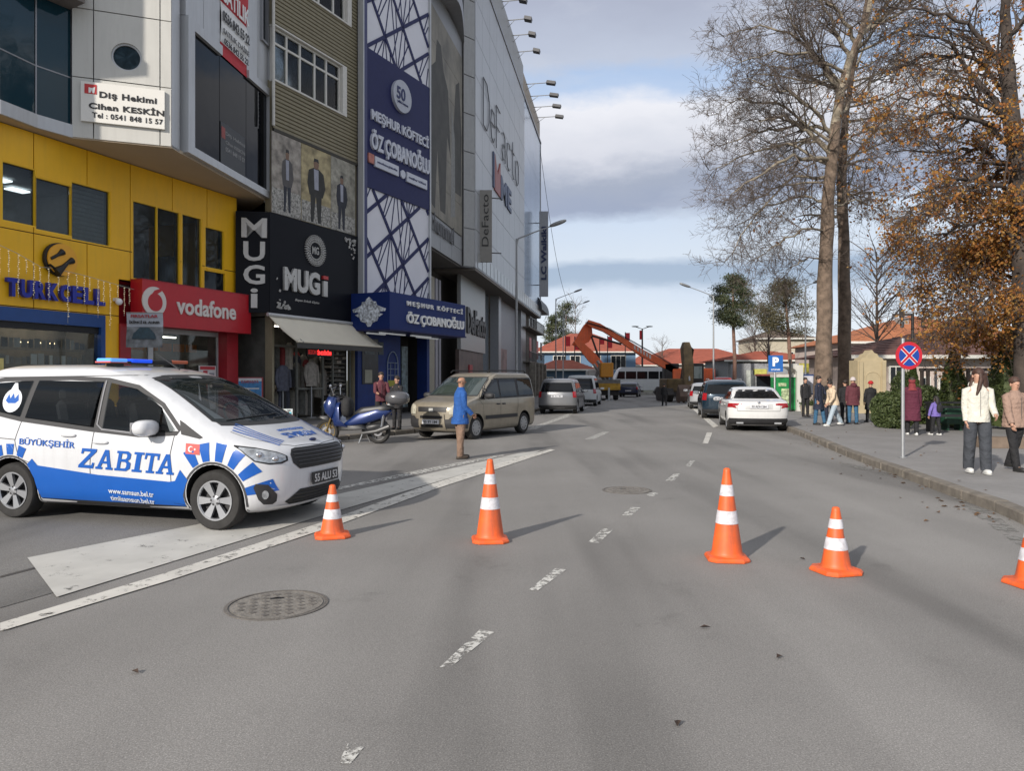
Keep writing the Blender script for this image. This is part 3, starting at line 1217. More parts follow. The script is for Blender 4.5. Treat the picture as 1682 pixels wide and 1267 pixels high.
mb.tube([(cx - .30, -.145, cz - .02), (cx - .12, -.15, cz + .10), (cx - .0, -.145, cz + .19)], [.035, .04, .085], 8, flat=1)
mb.tube([(cx - .18, -.145, cz - .34), (cx + .02, -.15, cz - .17), (cx + .12, -.15, cz - .06), (cx + .26, -.145, cz + .02)], [.13, .06, .045, .085], 8, flat=1)
mb.tube([(cx - .34, -.145, cz - .16), (cx - .2, -.15, cz - .26)], [.05, .07], 8, flat=.4)
mb.build('emblem_mark', M_BLACK, t)
M_ICE = mat('fairy_bulb', (.8, .7, .45), emit=(1, .85, .55), es=.55)
t = thing('icicle_lights', 'string of white icicle fairy lights hanging across the yellow wall and its lettering', 'string lights', (*FY.pt(0, .16), 0), FY.rz)
wire = MB()
bul = MB()
top = [(sy(-30), 4.60), (sy(20), 4.40), (sy(60), 4.16), (sy(75), 4.18), (sy(130), 4.12), (sy(215), 3.93)]


def ztop(x):
 for (a, b), (c, d) in zip(top, top[1:]):
  if a <= x <= c:
   return b + (d - b) * (x - a) / (c - a)
 return top[-1][1]


wire.tube([(a, 0, b) for a, b in top], .006, 4)
x = top[0][0] + .1
i = 0
while x < top[-1][0] - .02:
 L = (.45, .95, .6, 1.15, .35, .8)[i % 6] * rnd.uniform(.85, 1.15)
 z = ztop(x)
 wire.tube([(x, 0, z), (x, -.005, z - L)], .005, 3)
 for k in range(int(L / .055)):
  bul.cbox((x + rnd.uniform(-.02, .02), -.01, z - .05 * k - .04), (.012 if k % 3 else .034, .01, .010))
 x += rnd.uniform(.14, .25)
 i += 1
wire.build('wire', mat('wire_white', (.5, .48, .42), .6, var=0), t)
bul.build('bulb', M_ICE, t, stuff=True)

# ---------------------------------------------------------------- vodafone sign, banner and camera
t = thing('red_shop_sign', 'long red box sign with white ring logo and white lower-case lettering above the red pillars', 'sign', (*FY.pt(0, .03), 0), FY.rz)
q0, q1 = sy(213), .13
mb = MB()
mb.box(q0, q1, -.42, 0, 2.98, 4.2)
mb.build('sign_box', M_RED, t)
mb = MB()
mb.box(q0 - .01, q1 + .01, -.43, .0, 4.2, 4.22)
mb.build('sign_cap', M_REDD, t)
lx, lz = sy(243) - .22, 3.64
M_LW = mat('letter_cream', (.66, .61, .57), .45, var=.02)
mb = MB()
mb.lathe([(.40, -.42), (.40, -.45), (.001, -.45)], c=(lx, 0, lz), n=40, axis='y', m=0)
mb.lathe([(.245, -.45), (.245, -.457), (.001, -.457)], c=(lx + .02, 0, lz - .02), n=32, axis='y', m=1)
mb.prism([(lx - .12, lz + .16), (lx + .0, lz + .30), (lx + .2, lz + .37), (lx + .23, lz + .30), (lx + .06, lz + .2), (lx - .02, lz + .1)], -.462, -.45, 'y', 1)
mb.build('ring_logo', [M_LW, M_RED], t)
text('vodafone', (sy(270) + sy(388)) / 2 - .28, -.42, 3.62, 2.35, .5, M_LW, t, bold=.025, depth=.03)
# hanging paper banner in front
bd = 19.4
bx0, bx1 = X_(209, bd), X_(266, bd)
t = thing('hanging_banner', 'small printed banner with a car picture hanging at the left end of the red sign', 'banner', ((bx0 + bx1) / 2, bd, 0), R(6))
hw = (bx1 - bx0) / 2
mb = MB()
zt, zb = Z_(514, bd), Z_(571, bd)
for i in range(10):
 z0, z1 = zt + (zb - zt) * i / 10, zt + (zb - zt) * (i + 1) / 10
 y0, y1 = .03 * math.sin(i * .5), .03 * math.sin((i + 1) * .5)
 mb.add([(-hw, y0, z0), (hw, y0, z0), (hw, y1, z1), (-hw, y1, z1), (-hw, y0 + .01, z0), (hw, y0 + .01, z0), (hw, y1 + .01, z1), (-hw, y1 + .01, z1)], [(0, 1, 2, 3), (7, 6, 5, 4)], 0 if i < 4 else 1)
mb.build('banner_cloth', [mat('bn_w', (.42, .45, .5), .6, var=.12, vs=5), mat('bn_g', (.17, .18, .19), .6, var=.7, vs=4)], t, smooth=60)
mb = MB()
mb.tube([(-hw, 0, zt), (hw, 0, zt)], .012, 6)
mb.build('banner_rod', M_STEEL, t)
text('FIRSATLAR', 0, -.01, zt - .09, hw * 1.5, .08, mat('letter_redd', (.4, .05, .06)), t, depth=.015)
text('İKİNCİ EL ALINIR', 0, .0, zt - .24, hw * 1.7, .09, M_BK, t, depth=.02)
mb = MB()
mb.prism([(-.3, zb + .22), (-.26, zb + .36), (-.1, zb + .52), (.12, zb + .52), (.26, zb + .36), (.3, zb + .22)], -.05, -.035, 'y')
mb.build('car_picture', mat('car_pic', (.02, .05, .07), .5, var=.5, vs=9), t)
t = thing('security_camera', 'small white dome camera on the yellow wall left of the red sign', 'camera', (*FY.pt(sy(188), .1), 0), FY.rz)
mb = MB()
mb.cbox((0, .04, 3.62), (.1, .12, .08))
mb.build('bracket', M_WHITE, t)
mb = MB()
mb.blob((0, -.06, 3.56), (.09, .09, .09))
mb.build('dome', M_WHITE, t, smooth=60)

# ---------------------------------------------------------------- khaki building with slatted cladding
FS = Fac((-7.75, 24), (.473, 1))
ss = FS.s
kb = thing('khaki_building', 'narrow building with khaki horizontal slats and white ribbon windows above the black sign', 'building', (*FS.A, 0), FS.rz)
M_KHAKI = mat('khaki_slat', (.25, .22, .145), .6, var=.08, vs=3, dirt=.22)
KW = 4.43
wins = [(-.02, 3.72, 11.25, 12.98), (-.02, 4.0, 14.68, 16.5), (-.02, 4.0, 17.9, 19.5)]
mb = MB()
z = 9.66
while z < 21:
 for q in rects_minus((0, KW, z, z + .128), wins):
  if q[3] - q[2] > .12:
   mb.add([(q[0], 0, z), (q[1], 0, z), (q[1], -.045, z + .02), (q[0], -.045, z + .02), (q[1], -.05, z + .10), (q[0], -.05, z + .10), (q[1], 0, z + .13), (q[0], 0, z + .13)],
                   [(0, 1, 2, 3), (3, 2, 4, 5), (5, 4, 6, 7)])
 z += .132
mb.build('slat_cladding', M_KHAKI, kb, recalc=False, stuff=True)
mb = MB()
for q in rects_minus((0, KW, 0, 21), wins + [(.1, 4.25, -1, 3.6)]):
 mb.box(q[0], q[1], .005, .3, q[2], q[3])
mb.build('back_wall', M_KHAKI, kb)
mb = MB()
mb.box(0, KW, 8.5, 8.8, 0, 21)
mb.box(0, .2, 3.2, 8.5, 0, 21)
mb.box(KW - .2, KW, 3.2, 8.5, 0, 21)
mb.box(0, KW, .3, 8.5, 3.6, 3.8)
mb.box(0, KW, .3, 8.5, 20.8, 21)
mb.build('side_wall', M_BRICK, kb)
M_WFR = mat('window_white', (.62, .60, .55), .5, var=.05)
M_CURT = mat('curtain', (.24, .23, .21), .8, var=.25, vs=4)
GL_CURT = glass_mat('curtain_glass', (.02, .02, .02), clear=.9)
for wi, (a, b, c, d) in enumerate(wins):
 ml = [ss(472), ss(494), ss(518), ss(537)] if wi == 0 else [.75, 1.5, 2.3, 3.1]
 pane_window(kb, a + .02, b - .25, c, d, M_WFR, GL_CURT, recess=.1, t=.07, mull=ml, trans=[d - .5])
 mb = MB()
 mb.box(a, b, .26, .27, c, d)
 mb.build('curtain', M_CURT, kb)
 mb = MB()
 mb.box(b - .24, b, -.1, .1, c, d)
 mb.box(a, b, -.1, .1, c - .06, c)
 mb.box(a, b, -.1, .1, d, d + .05)
 mb.build('window_surround', M_WFR, kb)
mb = MB()
mb.tube([(-.07, -.12, 9.7), (-.07, -.12, 21)], .05, 8)
mb.build('drainpipe', M_WFR, kb)
mb = MB()
mb.box(0, KW, -.08, 0, 9.56, 9.66)
mb.build('cladding_trim', mat('trim_dark', (.05, .045, .035), .7), kb)

# photo posters of men in suits above the black sign
t = thing('poster_wall', 'row of three tall faded street posters of men in suits above the black sign', 'poster', (*FS.pt(0, .02), 0), FS.rz)
mp_ = [mat('poster_a', (.30, .27, .235), .7, var=.55, vs=3.2, vdetail=9), mat('poster_b', (.36, .30, .17), .7, var=.6, vs=2.6, vdetail=9), mat('poster_c', (.28, .265, .22), .7, var=.55, vs=3.6, vdetail=9)]
pe = [-.1, ss(492), ss(541), 4.25]
for i in range(3):
 mb = MB()
 mb.box(pe[i] + .01, pe[i + 1] - .01, -.05, -.01, 6.92, 9.55)
 mb.build('poster_sheet', mp_[i], t)
 mb = MB()
 mb.box(pe[i] + .02, pe[i + 1] - .02, -.0525, -.05, 6.93, 7.75 - .1 * i)
 mb.build('cobble_print', mat('cobble_print', (.31, .30, .275), .7, var=.75, vs=14, vdetail=3), t)
M_SUIT = mat('suit', (.035, .038, .05), .8, var=.2)
M_SUIT2 = mat('suit2', (.042, .042, .04), .8, var=.2)
M_SKINP = mat('skin_print', (.22, .14, .1), .8)
M_SHIRTP = mat('shirt_print', (.33, .34, .4), .8)


def poster_man(x, zb, h, sc, ms, nm):
 def P(pts, m, d):
  mb = MB()
  mb.prism([(x + a * sc, zb + b * h) for a, b in pts], -.054 - d, -.0535 - d, 'y')
  mb.build(nm, m, t)
 P([(-.16, .0), (-.08, .0), (-.01, .42), (.05, .0), (.14, .0), (.17, .50), (-.17, .50)], ms[0], 0)
 P([(-.2, .42), (-.26, .6), (-.22, .80), (-.07, .86), (.07, .86), (.22, .80), (.28, .58), (.2, .42), (.0, .4)], ms[1], .0006)
 P([(-.07, .84), (-.05, .52), (.07, .52), (.07, .84)], M_SHIRTP, .0012)
 P([(-.06, .85), (-.08, .93), (-.05, .99), (.05, .99), (.08, .93), (.06, .85)], M_SKINP, .0018)
 P([(-.08, .95), (-.06, 1.01), (.06, 1.01), (.08, .95), (.0, .965)], M_BK, .0024)


poster_man(.62, 7.05, 2.05, 1.05, (M_SUIT, mat('suit_grey', (.10, .095, .095), .8)), 'printed_figure')
poster_man(2.05, 6.98, 2.2, 1.75, (M_SUIT2, M_SUIT2), 'printed_figure')
poster_man(3.45, 7.0, 1.95, 1.2, (M_SUIT, M_SUIT), 'printed_figure')

# black MUGI sign: front panel along the street and narrow panel facing the camera
M_SIGNB = mat('sign_black', (.006, .007, .011), .45, var=.1, vs=.6, spec=.15)
M_SILV = mat('letter_silver', (.50, .49, .47), .4, metal=.3, var=.05)
t = thing('black_shop_sign', 'big black box sign with silver clothes shop lettering and beaded crest', 'sign', (*FS.A, 0), FS.rz)
mb = MB()
mb.box(-.26, 4.3, -.14, -.02, 3.66, 6.88)
mb.build('front_panel', M_SIGNB, t)
text('MUG', ss(466) + .68, -.14, 4.83, 1.75, .78, M_SILV, t, bold=.045, depth=.08)
mb = MB()
mb.box(ss(466) + 1.74, ss(466) + 1.96, -.22, -.14, 4.44, 4.98)
mb.build('letter', M_SILV, t)
mb = MB()
mb.box(ss(466) + 1.72, ss(466) + 1.98, -.23, -.14, 5.04, 5.16)
mb.build('red_dot', mat('dot_red', (.45, .04, .04), .4), t)
text('Bayan Erkek Giyim', ss(466) + .98, -.14, 4.18, 1.2, .1, M_SILV, t, bold=.0, depth=.02, shear=.3)
M_BEAD = mat('bead', (.42, .41, .39), .4, metal=.2, var=.1)
mb = MB()
cx, cz = ss(512), 5.98
for ring, (r, nb, s_) in enumerate([(.46, 34, .035), (.39, 28, .04), (.31, 24, .035), (.52, 40, .022)]):
 for k in range(nb):
  w = 2 * math.pi * k / nb + ring
  mb.cbox((cx + r * math.cos(w), -.165, cz + r * math.sin(w)), (s_ * 1.5, .05, s_ * 1.5), Matrix.Rotation(-w, 3, 'Y'))
mb.build('beaded_crest', M_BEAD, t, stuff=True)
mb = MB()
mb.lathe([(.27, -.14), (.27, -.16), (.001, -.16)], c=(cx, 0, cz), n=24, axis='y')
mb.build('crest_disc', M_SIGNB, t)
text('MG', cx, -.16, cz, .34, .26, M_BEAD, t, bold=.02, depth=.02)
for (ox, oz, sx, sz) in ((4.15, 6.7, -1, -1), (.05, 3.85, 1, 1)):
 mb = MB()
 for k in range(34):
  a = rnd.random() ** 1.4
  b = rnd.random() ** 1.4 * (1 - a)
  mb.cbox((ox + sx * a * .62, -.155, oz + sz * b * .95), (rnd.uniform(.03, .09), .03, rnd.uniform(.03, .09)), Matrix.Rotation(rnd.uniform(0, 3), 3, 'Y'))
 mb.build('corner_ornament', M_BEAD, t, stuff=True)
# side panel facing the camera
pr = FS.pt(-.27, .13)
pl = (X_(387, 23.55), 23.55)
FM = Fac(pl, (pr[0] - pl[0], pr[1] - pl[1]))
LM = math.dist(pl, pr)
t = thing('vertical_sign', 'narrow black sign with silver letters stacked downwards, facing the camera beside the red sign', 'sign', (*pl, 0), FM.rz)
mb = MB()
mb.box(0, LM, 0, .06, 3.66, 6.88)
mb.build('side_panel', M_SIGNB, t)
for i, (ch, wd) in enumerate((('M', .78), ('U', .66), ('G', .66), ('i', .22))):
 text(ch, LM * .56, 0, 6.35 - i * .745, wd, .62, M_SILV, t, 'letter', bold=.022, depth=.06)

# clothes shop under the awning
t = thing('clothes_shop', 'dark open clothes shop crowded with jackets and shelves under the cream awning', 'shop', (*FS.A, 0), FS.rz)
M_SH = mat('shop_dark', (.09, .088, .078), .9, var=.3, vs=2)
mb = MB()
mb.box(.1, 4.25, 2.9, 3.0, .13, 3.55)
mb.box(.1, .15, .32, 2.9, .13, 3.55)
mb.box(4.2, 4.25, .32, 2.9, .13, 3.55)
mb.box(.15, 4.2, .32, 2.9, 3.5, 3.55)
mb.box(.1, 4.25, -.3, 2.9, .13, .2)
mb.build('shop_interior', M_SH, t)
mb = MB()
for x in (.12, 1.25, 2.6, 3.15, 4.15):
 mb.box(x, x + .06, .1, .16, .2, 3.5)
mb.box(.12, 4.2, .1, .16, 2.6, 2.68)
mb.box(1.25, 2.6, .1, .16, 1.18, 1.24)
mb.build('shopfront_frame', mat('frame_greygreen', (.12, .125, .11), .5), t)
cloth = [mat('cl%d' % i, c, .9, var=.25, vs=9) for i, c in enumerate([(.03, .03, .033), (.09, .09, .08), (.18, .17, .14), (.26, .24, .21), (.07, .075, .1), (.36, .33, .28), (.2, .03, .03)])]


def coat(mb, x, y, z, w, h, m):
 pts = []
 for f, ww, dd in ((0, 1.05, .12), (.35, .9, .12), (.8, 1.0, .13), (.93, .75, .1), (1, .3, .06)):
  ring = []
  for k in range(10):
   a = 2 * math.pi * k / 10
   ring.append((x + math.cos(a) * w / 2 * ww, y + math.sin(a) * dd, z + h * f))
  pts.append(ring)
 mb.loft(pts, m)


for r_, (y, z, a, b) in enumerate(((.45, 1.35, 1.3, 2.55), (1.2, 1.6, .3, 4.0), (.45, 1.95, .2, 1.2), (2.2, .5, .3, 4.0), (2.2, 1.7, .3, 4.0), (.7, .4, 1.3, 2.5), (.6, 1.0, 2.7, 3.15), (.5, .35, .2, 1.1))):
 x = a
 while x < b:
  w = rnd.uniform(.16, .42)
  mb = MB()
  coat(mb, x + w / 2, y, z - rnd.uniform(0, .15), w, rnd.uniform(.75, 1.0), 0)
  mb.build('hanging_garment', rnd.choice(cloth), t, smooth=50)
  x += w * rnd.uniform(.75, 1.1)
mb = MB()
for z in np.arange(.35, 2.6, .16):
 mb.box(3.25, 4.1, .3, .75, z, z + .02, 0)
 x = 3.3
 while x < 4.0:
  w = rnd.uniform(.12, .25)
  mb.box(x, x + w, .31, .6, z + .02, z + rnd.uniform(.06, .13), rnd.choice((0, 1, 2, 3, 1, 1, 2)))
  x += w + .02
mb.build('folded_clothes', [cloth[3], cloth[1], cloth[0], cloth[5]], t, stuff=True)
mb = MB()
mb.box(.5, 3.9, 1.5, 1.6, 3.4, 3.44)
mb.build('ceiling_lamp', mat('tube_lamp2', (.9, .9, .85), emit=(1, .92, .8), es=4), t)
# headless mannequin torsos
for (x, z, c) in ((1.95, 1.3, 2), (.55, 1.15, 4)):
 m_ = thing('mannequin', 'grey jacket on a torso mannequin behind the shop window' if c == 2 else 'dark jacket on a torso mannequin at the left shop jamb', 'mannequin', (*FS.pt(x, -.05), 0), FS.rz)
 mb = MB()
 coat(mb, 0, 0, z, .52, .85, 0)
 mb.tube([(-.24, 0, z + .72), (-.32, 0, z + .4), (-.28, -.05, z + .1)], [.07, .06, .05], 8)
 mb.tube([(.24, 0, z + .72), (.32, 0, z + .4), (.28, -.05, z + .1)], [.07, .06, .05], 8)
 mb.build('jacket', cloth[c + 1] if c == 2 else cloth[c], m_, smooth=60)
 mb = MB()
 mb.tube([(0, 0, .2), (0, 0, z + .1)], .02, 6)
 mb.lathe([(.16, .2), (.16, .22), (.01, .23)], n=16)
 mb.build('stand', M_STEEL, m_)
t2 = thing('led_sign', 'glowing red moving-text sign under the front edge of the awning', 'sign', (*FS.pt(0, .18), 0), FS.rz)
mb = MB()
mb.box(1.45, 2.75, 0, .05, 2.33, 2.62)
mb.build('housing', M_BLACK, t2)
text('İNDİRİM', 2.35, 0, 2.47, .72, .17, mat('led_red', (.6, .02, .02), emit=(1, .03, .03), es=2.5), t2, bold=.02, depth=.01)
text('SEZON', 1.72, 0, 2.47, .42, .15, mat('led_dim', (.3, .02, .02), emit=(.8, .05, .05), es=.25), t2, bold=.02, depth=.01)

t = thing('awning', 'cream fabric awning sloping out over the clothes shop', 'awning', (*FS.A, 0), FS.rz)
M_AWN = mat('awning_cloth', (.66, .61, .50), .85, var=.06, vs=1, bump=.1)
W_ = [(-.35, -.16, 3.58), (4.2, -.16, 3.58), (4.35, -1.2, 2.74), (.12, -.92, 2.74)]
mb = MB()
n = 14
top_, bot_ = [], []
for i in range(n + 1):
 f = i / n
 a = Vector(W_[0]).lerp(Vector(W_[1]), f)
 b = Vector(W_[3]).lerp(Vector(W_[2]), f)
 top_.append(a)
 bot_.append(b)
vs, fs = [], []
for i in range(n + 1):
 for k in range(7):
  p = top_[i].lerp(bot_[i], k / 6)
  p.z -= .05 * math.sin(math.pi * k / 6) + .012 * (i % 2)
  vs.append(p)
for i in range(n):
 for k in range(6):
  a = i * 7 + k
  fs.append((a, a + 1, a + 8, a + 7))
mb.add(vs, fs)
cl = mb.build('awning_cloth', M_AWN, t, smooth=40)
sol = cl.modifiers.new('s', 'SOLIDIFY')
sol.thickness = .012
mb = MB()
mb.tube([W_[3], W_[2]], .035, 8)
mb.build('front_bar', M_AWN, t, smooth=60)
mb = MB()
mb.add([(*W_[3][:2], W_[3][2] - .03), (*W_[2][:2], W_[2][2] - .03), (*W_[2][:2], W_[2][2] - .2), (*W_[3][:2], W_[3][2] - .2)], [(0, 1, 2, 3)])
v = mb.build('valance', mat('valance_dark', (.06, .058, .055), .8), t)
v.modifiers.new('s', 'SOLIDIFY').thickness = .01
mb = MB()
for s_ in (.3, 2.2, 4.0):
 mb.tube([(s_, -.16, 3.1), (s_ + .15, -.6, 2.95), (s_ + .05, -1.0, 2.72)], .02, 6)
mb.build('folding_arm', M_STEEL, t)
mb = MB()
mb.tube([(-.4, -.18, 3.6), (4.25, -.18, 3.6)], .06, 10)
mb.build('roller_tube', M_ALU, t, smooth=60)

# boards standing on the left pavement
d = 22.6
t = thing('poster_board', 'tall blue and white advertising board standing by the red pillar', 'poster board', (X_(411, d), d, .13), R(4))
hw = 20 / 1220 * d
hz = Z_(620, d) - .13
mb = MB()
mb.box(-hw, hw, 0, .06, 0, hz, 0)
mb.build('board_frame', mat('board_red', (.25, .03, .04), .5), t)
mb = MB()
mb.box(-hw + .03, hw - .03, -.012, -.002, .05, hz - .03, 0)
mb.box(-hw + .03, hw - .03, -.018, -.012, hz * .52, hz - .12, 1)
mb.box(-hw + .1, hw - .25, -.024, -.018, hz * .62, hz * .66, 2)
mb.box(-hw + .08, hw - .1, -.024, -.018, hz * .75, hz * .78, 0)
mb.box(-hw + .1, hw - .1, -.022, -.012, hz * .42, hz * .44, 2)
mb.build('poster_sheet', [mat('pb_w', (.48, .5, .52), .5), mat('pb_b', (.03, .16, .36), .5, var=.35, vs=8), mat('pb_p', (.45, .25, .3), .5)], t)
text('KAMPANYA', 0, -.018, hz * .88 + .04, hw * 1.4, .09, mat('pb_t', (.3, .08, .1)), t, depth=.008)
d = 20.6
t = thing('small_sign_stand', 'small light-blue notice stand on the kerb behind the patrol van bonnet', 'sign', (X_(465, d), d, .0), R(8))
hw = 15 / 1220 * d
z1, z0 = Z_(672, d), Z_(702, d)
mb = MB()
mb.box(-hw, hw, 0, .04, z0, z1, 0)
mb.box(-hw * .8, -hw * .45, -.006, 0, z1 - .06, z1 - .03, 2)
mb.box(hw * .45, hw * .8, -.006, 0, z1 - .06, z1 - .03, 2)
mb.build('board', [mat('nb_w', (.55, .6, .6), .5), mat('nb_b', (.06, .42, .55), .5), M_BLACK], t)
mb = MB()
mb.box(-hw * .88, hw * .88, -.008, -.001, z0 + .02, z1 - .09, 1)
mb.box(-hw * .6, hw * .6, -.012, -.008, z0 + .12, z0 + .28, 0)
mb.build('notice', [mat('nb_w', (.55, .6, .6), .5), mat('nb_b', (.06, .42, .55), .5)], t)
mb = MB()
mb.tube([(-hw * .8, .02, 0), (-hw * .8, .02, z0)], .012, 6)
mb.tube([(hw * .8, .02, 0), (hw * .8, .02, z0)], .012, 6)
mb.build('leg', M_STEEL, t)
# ---------------------------------------------------------------- blue lattice building
M_NAVY = mat('navy_panel', (.022, .026, .095), .5, var=.06, spec=.2)
M_LAT = mat('lattice_white', (.70, .70, .75), .5, var=.04, vs=1)
FB = Fac(FS.pt(KW, .12), (.487, 1))
sb = FB.s
BW = 4.62
bb = thing('lattice_building', 'tall narrow building front of navy lattice over white panels with restaurant lettering', 'building', (*FB.A, 0), FB.rz)
mb = MB()
mb.box(0, BW, 0, .3, 4.4, 21)
mb.box(0, .3, .3, 8, 4.4, 21)
mb.box(BW - .3, BW, .3, 8, 4.4, 21)
mb.box(0, BW, 7.8, 8, 0, 21)
mb.build('wall', mat('bb_wall', (.10, .10, .13), .7), bb)
mb = MB()
mb.box(.05, BW - .02, -.16, -.14, 4.4, 8.82)
mb.box(.05, BW - .02, -.16, -.14, 14.1, 21)
mb.build_each('white_backing', M_LAT, bb)
mb = MB()
mb.box(.04, BW - .01, -.22, -.14, 8.82, 14.1)
mb.build('name_panel', M_NAVY, bb)
mb = MB()
mb.box(-.02, .16, -.25, 0, 4.4, 21)
mb.build('edge_trim', mat('trim_blue', (.03, .035, .12), .4), bb)
mb = MB()
mb.box(BW - .05, BW + .04, -.25, 0, 4.4, 21)
mb.box(-.08, -.02, -.25, 0, 4.4, 21)
mb.build('edge_post', M_ALU, bb)


def clipseg(a, b, r):
 x0, x1, z0, z1 = r
 t0, t1 = 0.0, 1.0
 dx, dz = b[0] - a[0], b[1] - a[1]
 for p, q in ((-dx, a[0] - x0), (dx, x1 - a[0]), (-dz, a[1] - z0), (dz, z1 - a[1])):
  if abs(p) < 1e-9:
   if q < 0:
    return None
   continue
  t = q / p
  if p < 0:
   t0 = max(t0, t)
  else:
   t1 = min(t1, t)
 if t1 - t0 < 1e-3:
  return None
 return (a[0] + dx * t0, a[1] + dz * t0), (a[0] + dx * t1, a[1] + dz * t1)


def lattice(rect, name):
 U = Vector((.86, .62)) * 1.42
 V = Vector((-.62, .80)) * 1.36
 thick, thin = [], []
 for i in range(-14, 20):
  for j in range(-14, 20):
   o = Vector((rect[0], rect[2])) + U * i + V * j
   thick.append((o, o + U))
   thick.append((o, o + V))
   P = lambda u, v: o + U * u + V * v
   k = (i * 2 + j) % 3
   if k == 0:
    continue
   if k == 1:
    thin += [(P(0, 0), P(.5, 1)), (P(0, 0), P(1, 1)), (P(0, 0), P(1, .5)), (P(.35, 0), P(1, .78)), (P(0, .4), P(.75, 1))]
   else:
    thin += [(P(1, 1), P(.5, 0)), (P(1, 1), P(0, 0)), (P(1, 1), P(0, .5)), (P(.65, 0), P(1, .6)), (P(0, .6), P(.6, 1))]
 mb = MB()
 for segs, w, d in ((thick, .07, .19), (thin, .026, .172)):
  for a, b in segs:
   c = clipseg(a, b, rect)
   if not c:
    continue
   a, b = Vector(c[0]), Vector(c[1])
   t = (b - a)
   L = t.length
   t.normalize()
   n = Vector((-t.y, t.x)) * w
   mb.prism([a - n - t * .02, b - n + t * .02, b + n + t * .02, a + n - t * .02], -d, -.161, 'y')
 # each bar ends at the border, so the border frame covers the cuts
 return mb.build(name, M_NAVY, bb, recalc=False)


lattice((.18, BW - .08, 4.45, 8.8), 'lattice_screen')
lattice((.18, BW - .08, 14.12, 21), 'lattice_screen')
M_LW2 = mat('letter_bluewhite', (.55, .57, .64), .4, var=0)
text('MEŞHUR KÖFTECİ', BW * .52, -.22, 11.64, 4.0, .62, M_LW2, bb, bold=.03, depth=.08)
text('ÖZ ÇOBANOĞLU', BW * .52, -.22, 10.66, 4.1, 1.0, M_LW2, bb, bold=.035, depth=.10)
for a, b, z0, z1, tx in ((sb(606), sb(645), 9.68, 10.08, 'ozcobanoglukofte'), (sb(659), sb(692), 9.62, 10.02, 'meşhur köfteci')):
 mb = MB()
 mb.box(a, b, -.30, -.22, z0, z1)
 mb.build('label_box', M_LW2, bb)
 text(tx, (a + b) / 2, -.30, (z0 + z1) / 2, (b - a) * .85, .12, mat('label_text', (.03, .04, .12)), bb, depth=.01)
mb = MB()
mb.cbox((sb(600.5), -.25, 9.93), (.34, .06, .36))
mb.build('app_icon', mat('icon_pink', (.45, .16, .12), .5, var=.5, vs=3), bb)
mb = MB()
mb.lathe([(.17, -.22), (.17, -.28), (.001, -.28)], c=(sb(653), 0, 9.85), n=16, axis='y')
mb.build('app_icon', M_LW2, bb)
mb = MB()
mb.lathe([(.64, -.22), (.64, -.34), (.001, -.34)], c=(sb(650), 0, 12.95), n=40, axis='y')
mb.build('anniversary_disc', mat('disc_white', (.44, .46, .52), .5, var=.05), bb)
text('50', sb(650) - .12, -.34, 13.02, .6, .5, mat('label_text', (.03, .04, .12)), bb, bold=.02, depth=.02)
text('yıllık lezzet', sb(650), -.34, 12.66, .75, .12, mat('label_text', (.03, .04, .12)), bb, depth=.02)

# box sign of the restaurant, turned towards the camera at its near end
c0 = (X_(640, 26.7), 26.7)
FX = Fac(c0, (.487, 1))
t = thing('blue_box_sign', 'projecting navy box sign with white restaurant lettering and damask ornament on its end', 'sign', (*c0, 0), FX.rz)
M_NBOX = mat('box_navy', (.010, .026, .13), .5, var=.05, spec=.2)
XL, XD = 5.5, 1.72
mb = MB()
mb.box(0, XL, 0, XD, 3.36, 4.70)
mb.build('sign_box', M_NBOX, t)
mb = MB()
mb.box(-.03, XL + .03, -.04, XD, 3.31, 3.36)
mb.build('sign_trim', M_NAVY, t)
text('M E Ş H U R   K Ö F T E C İ', XL * .57, 0, 4.38, XL * .75, .28, M_LWHITE, t, bold=.02, depth=.06)
text('ÖZ ÇOBANOĞLU', XL * .575, 0, 3.84, XL * .77, .56, M_LWHITE, t, bold=.03, depth=.08)
orn = MB()
oc = (XD * .52, 4.02)
base = [(0, .52), (.12, .44), (.16, .36), (.32, .34), (.36, .22), (.56, .14), (.78, .08), (.74, -.02), (.5, -.03), (.48, -.08), (.66, -.12), (.5, -.2), (.44, -.22), (.38, -.36), (.16, -.42), (.06, -.56)]
poly = base + [(-a, b) for a, b in base[::-1]]
orn.prism([(oc[0] + a * .95, oc[1] + b) for a, b in poly], -.035, -.0, 'x')
orn.build('damask_ornament', mat('damask', (.50, .53, .58), .6, var=.75, vs=11, vdetail=2), t)
t2 = thing('strip_lights', 'thin white lamp strips under the navy box sign', 'lamp', (*c0, 0), FX.rz)
mb = MB()
for a, b, y in ((.3, 1.9, .6), (.2, 1.3, 1.1), (2.2, 3.6, .5), (3.2, 4.8, .9)):
 mb.box(a, b, y, y + .09, 3.22, 3.27)
mb.build('lamp_strip', mat('lamp_strip', (.7, .7, .68), emit=(.8, .85, .9), es=.15), t2)
mb = MB()
for a, y in ((1.1, .64), (2.9, .54), (4.0, .94)):
 mb.tube([(a, y, 3.25), (a, y, 3.34)], .01, 5)
mb.build('hanger', M_STEEL, t2)

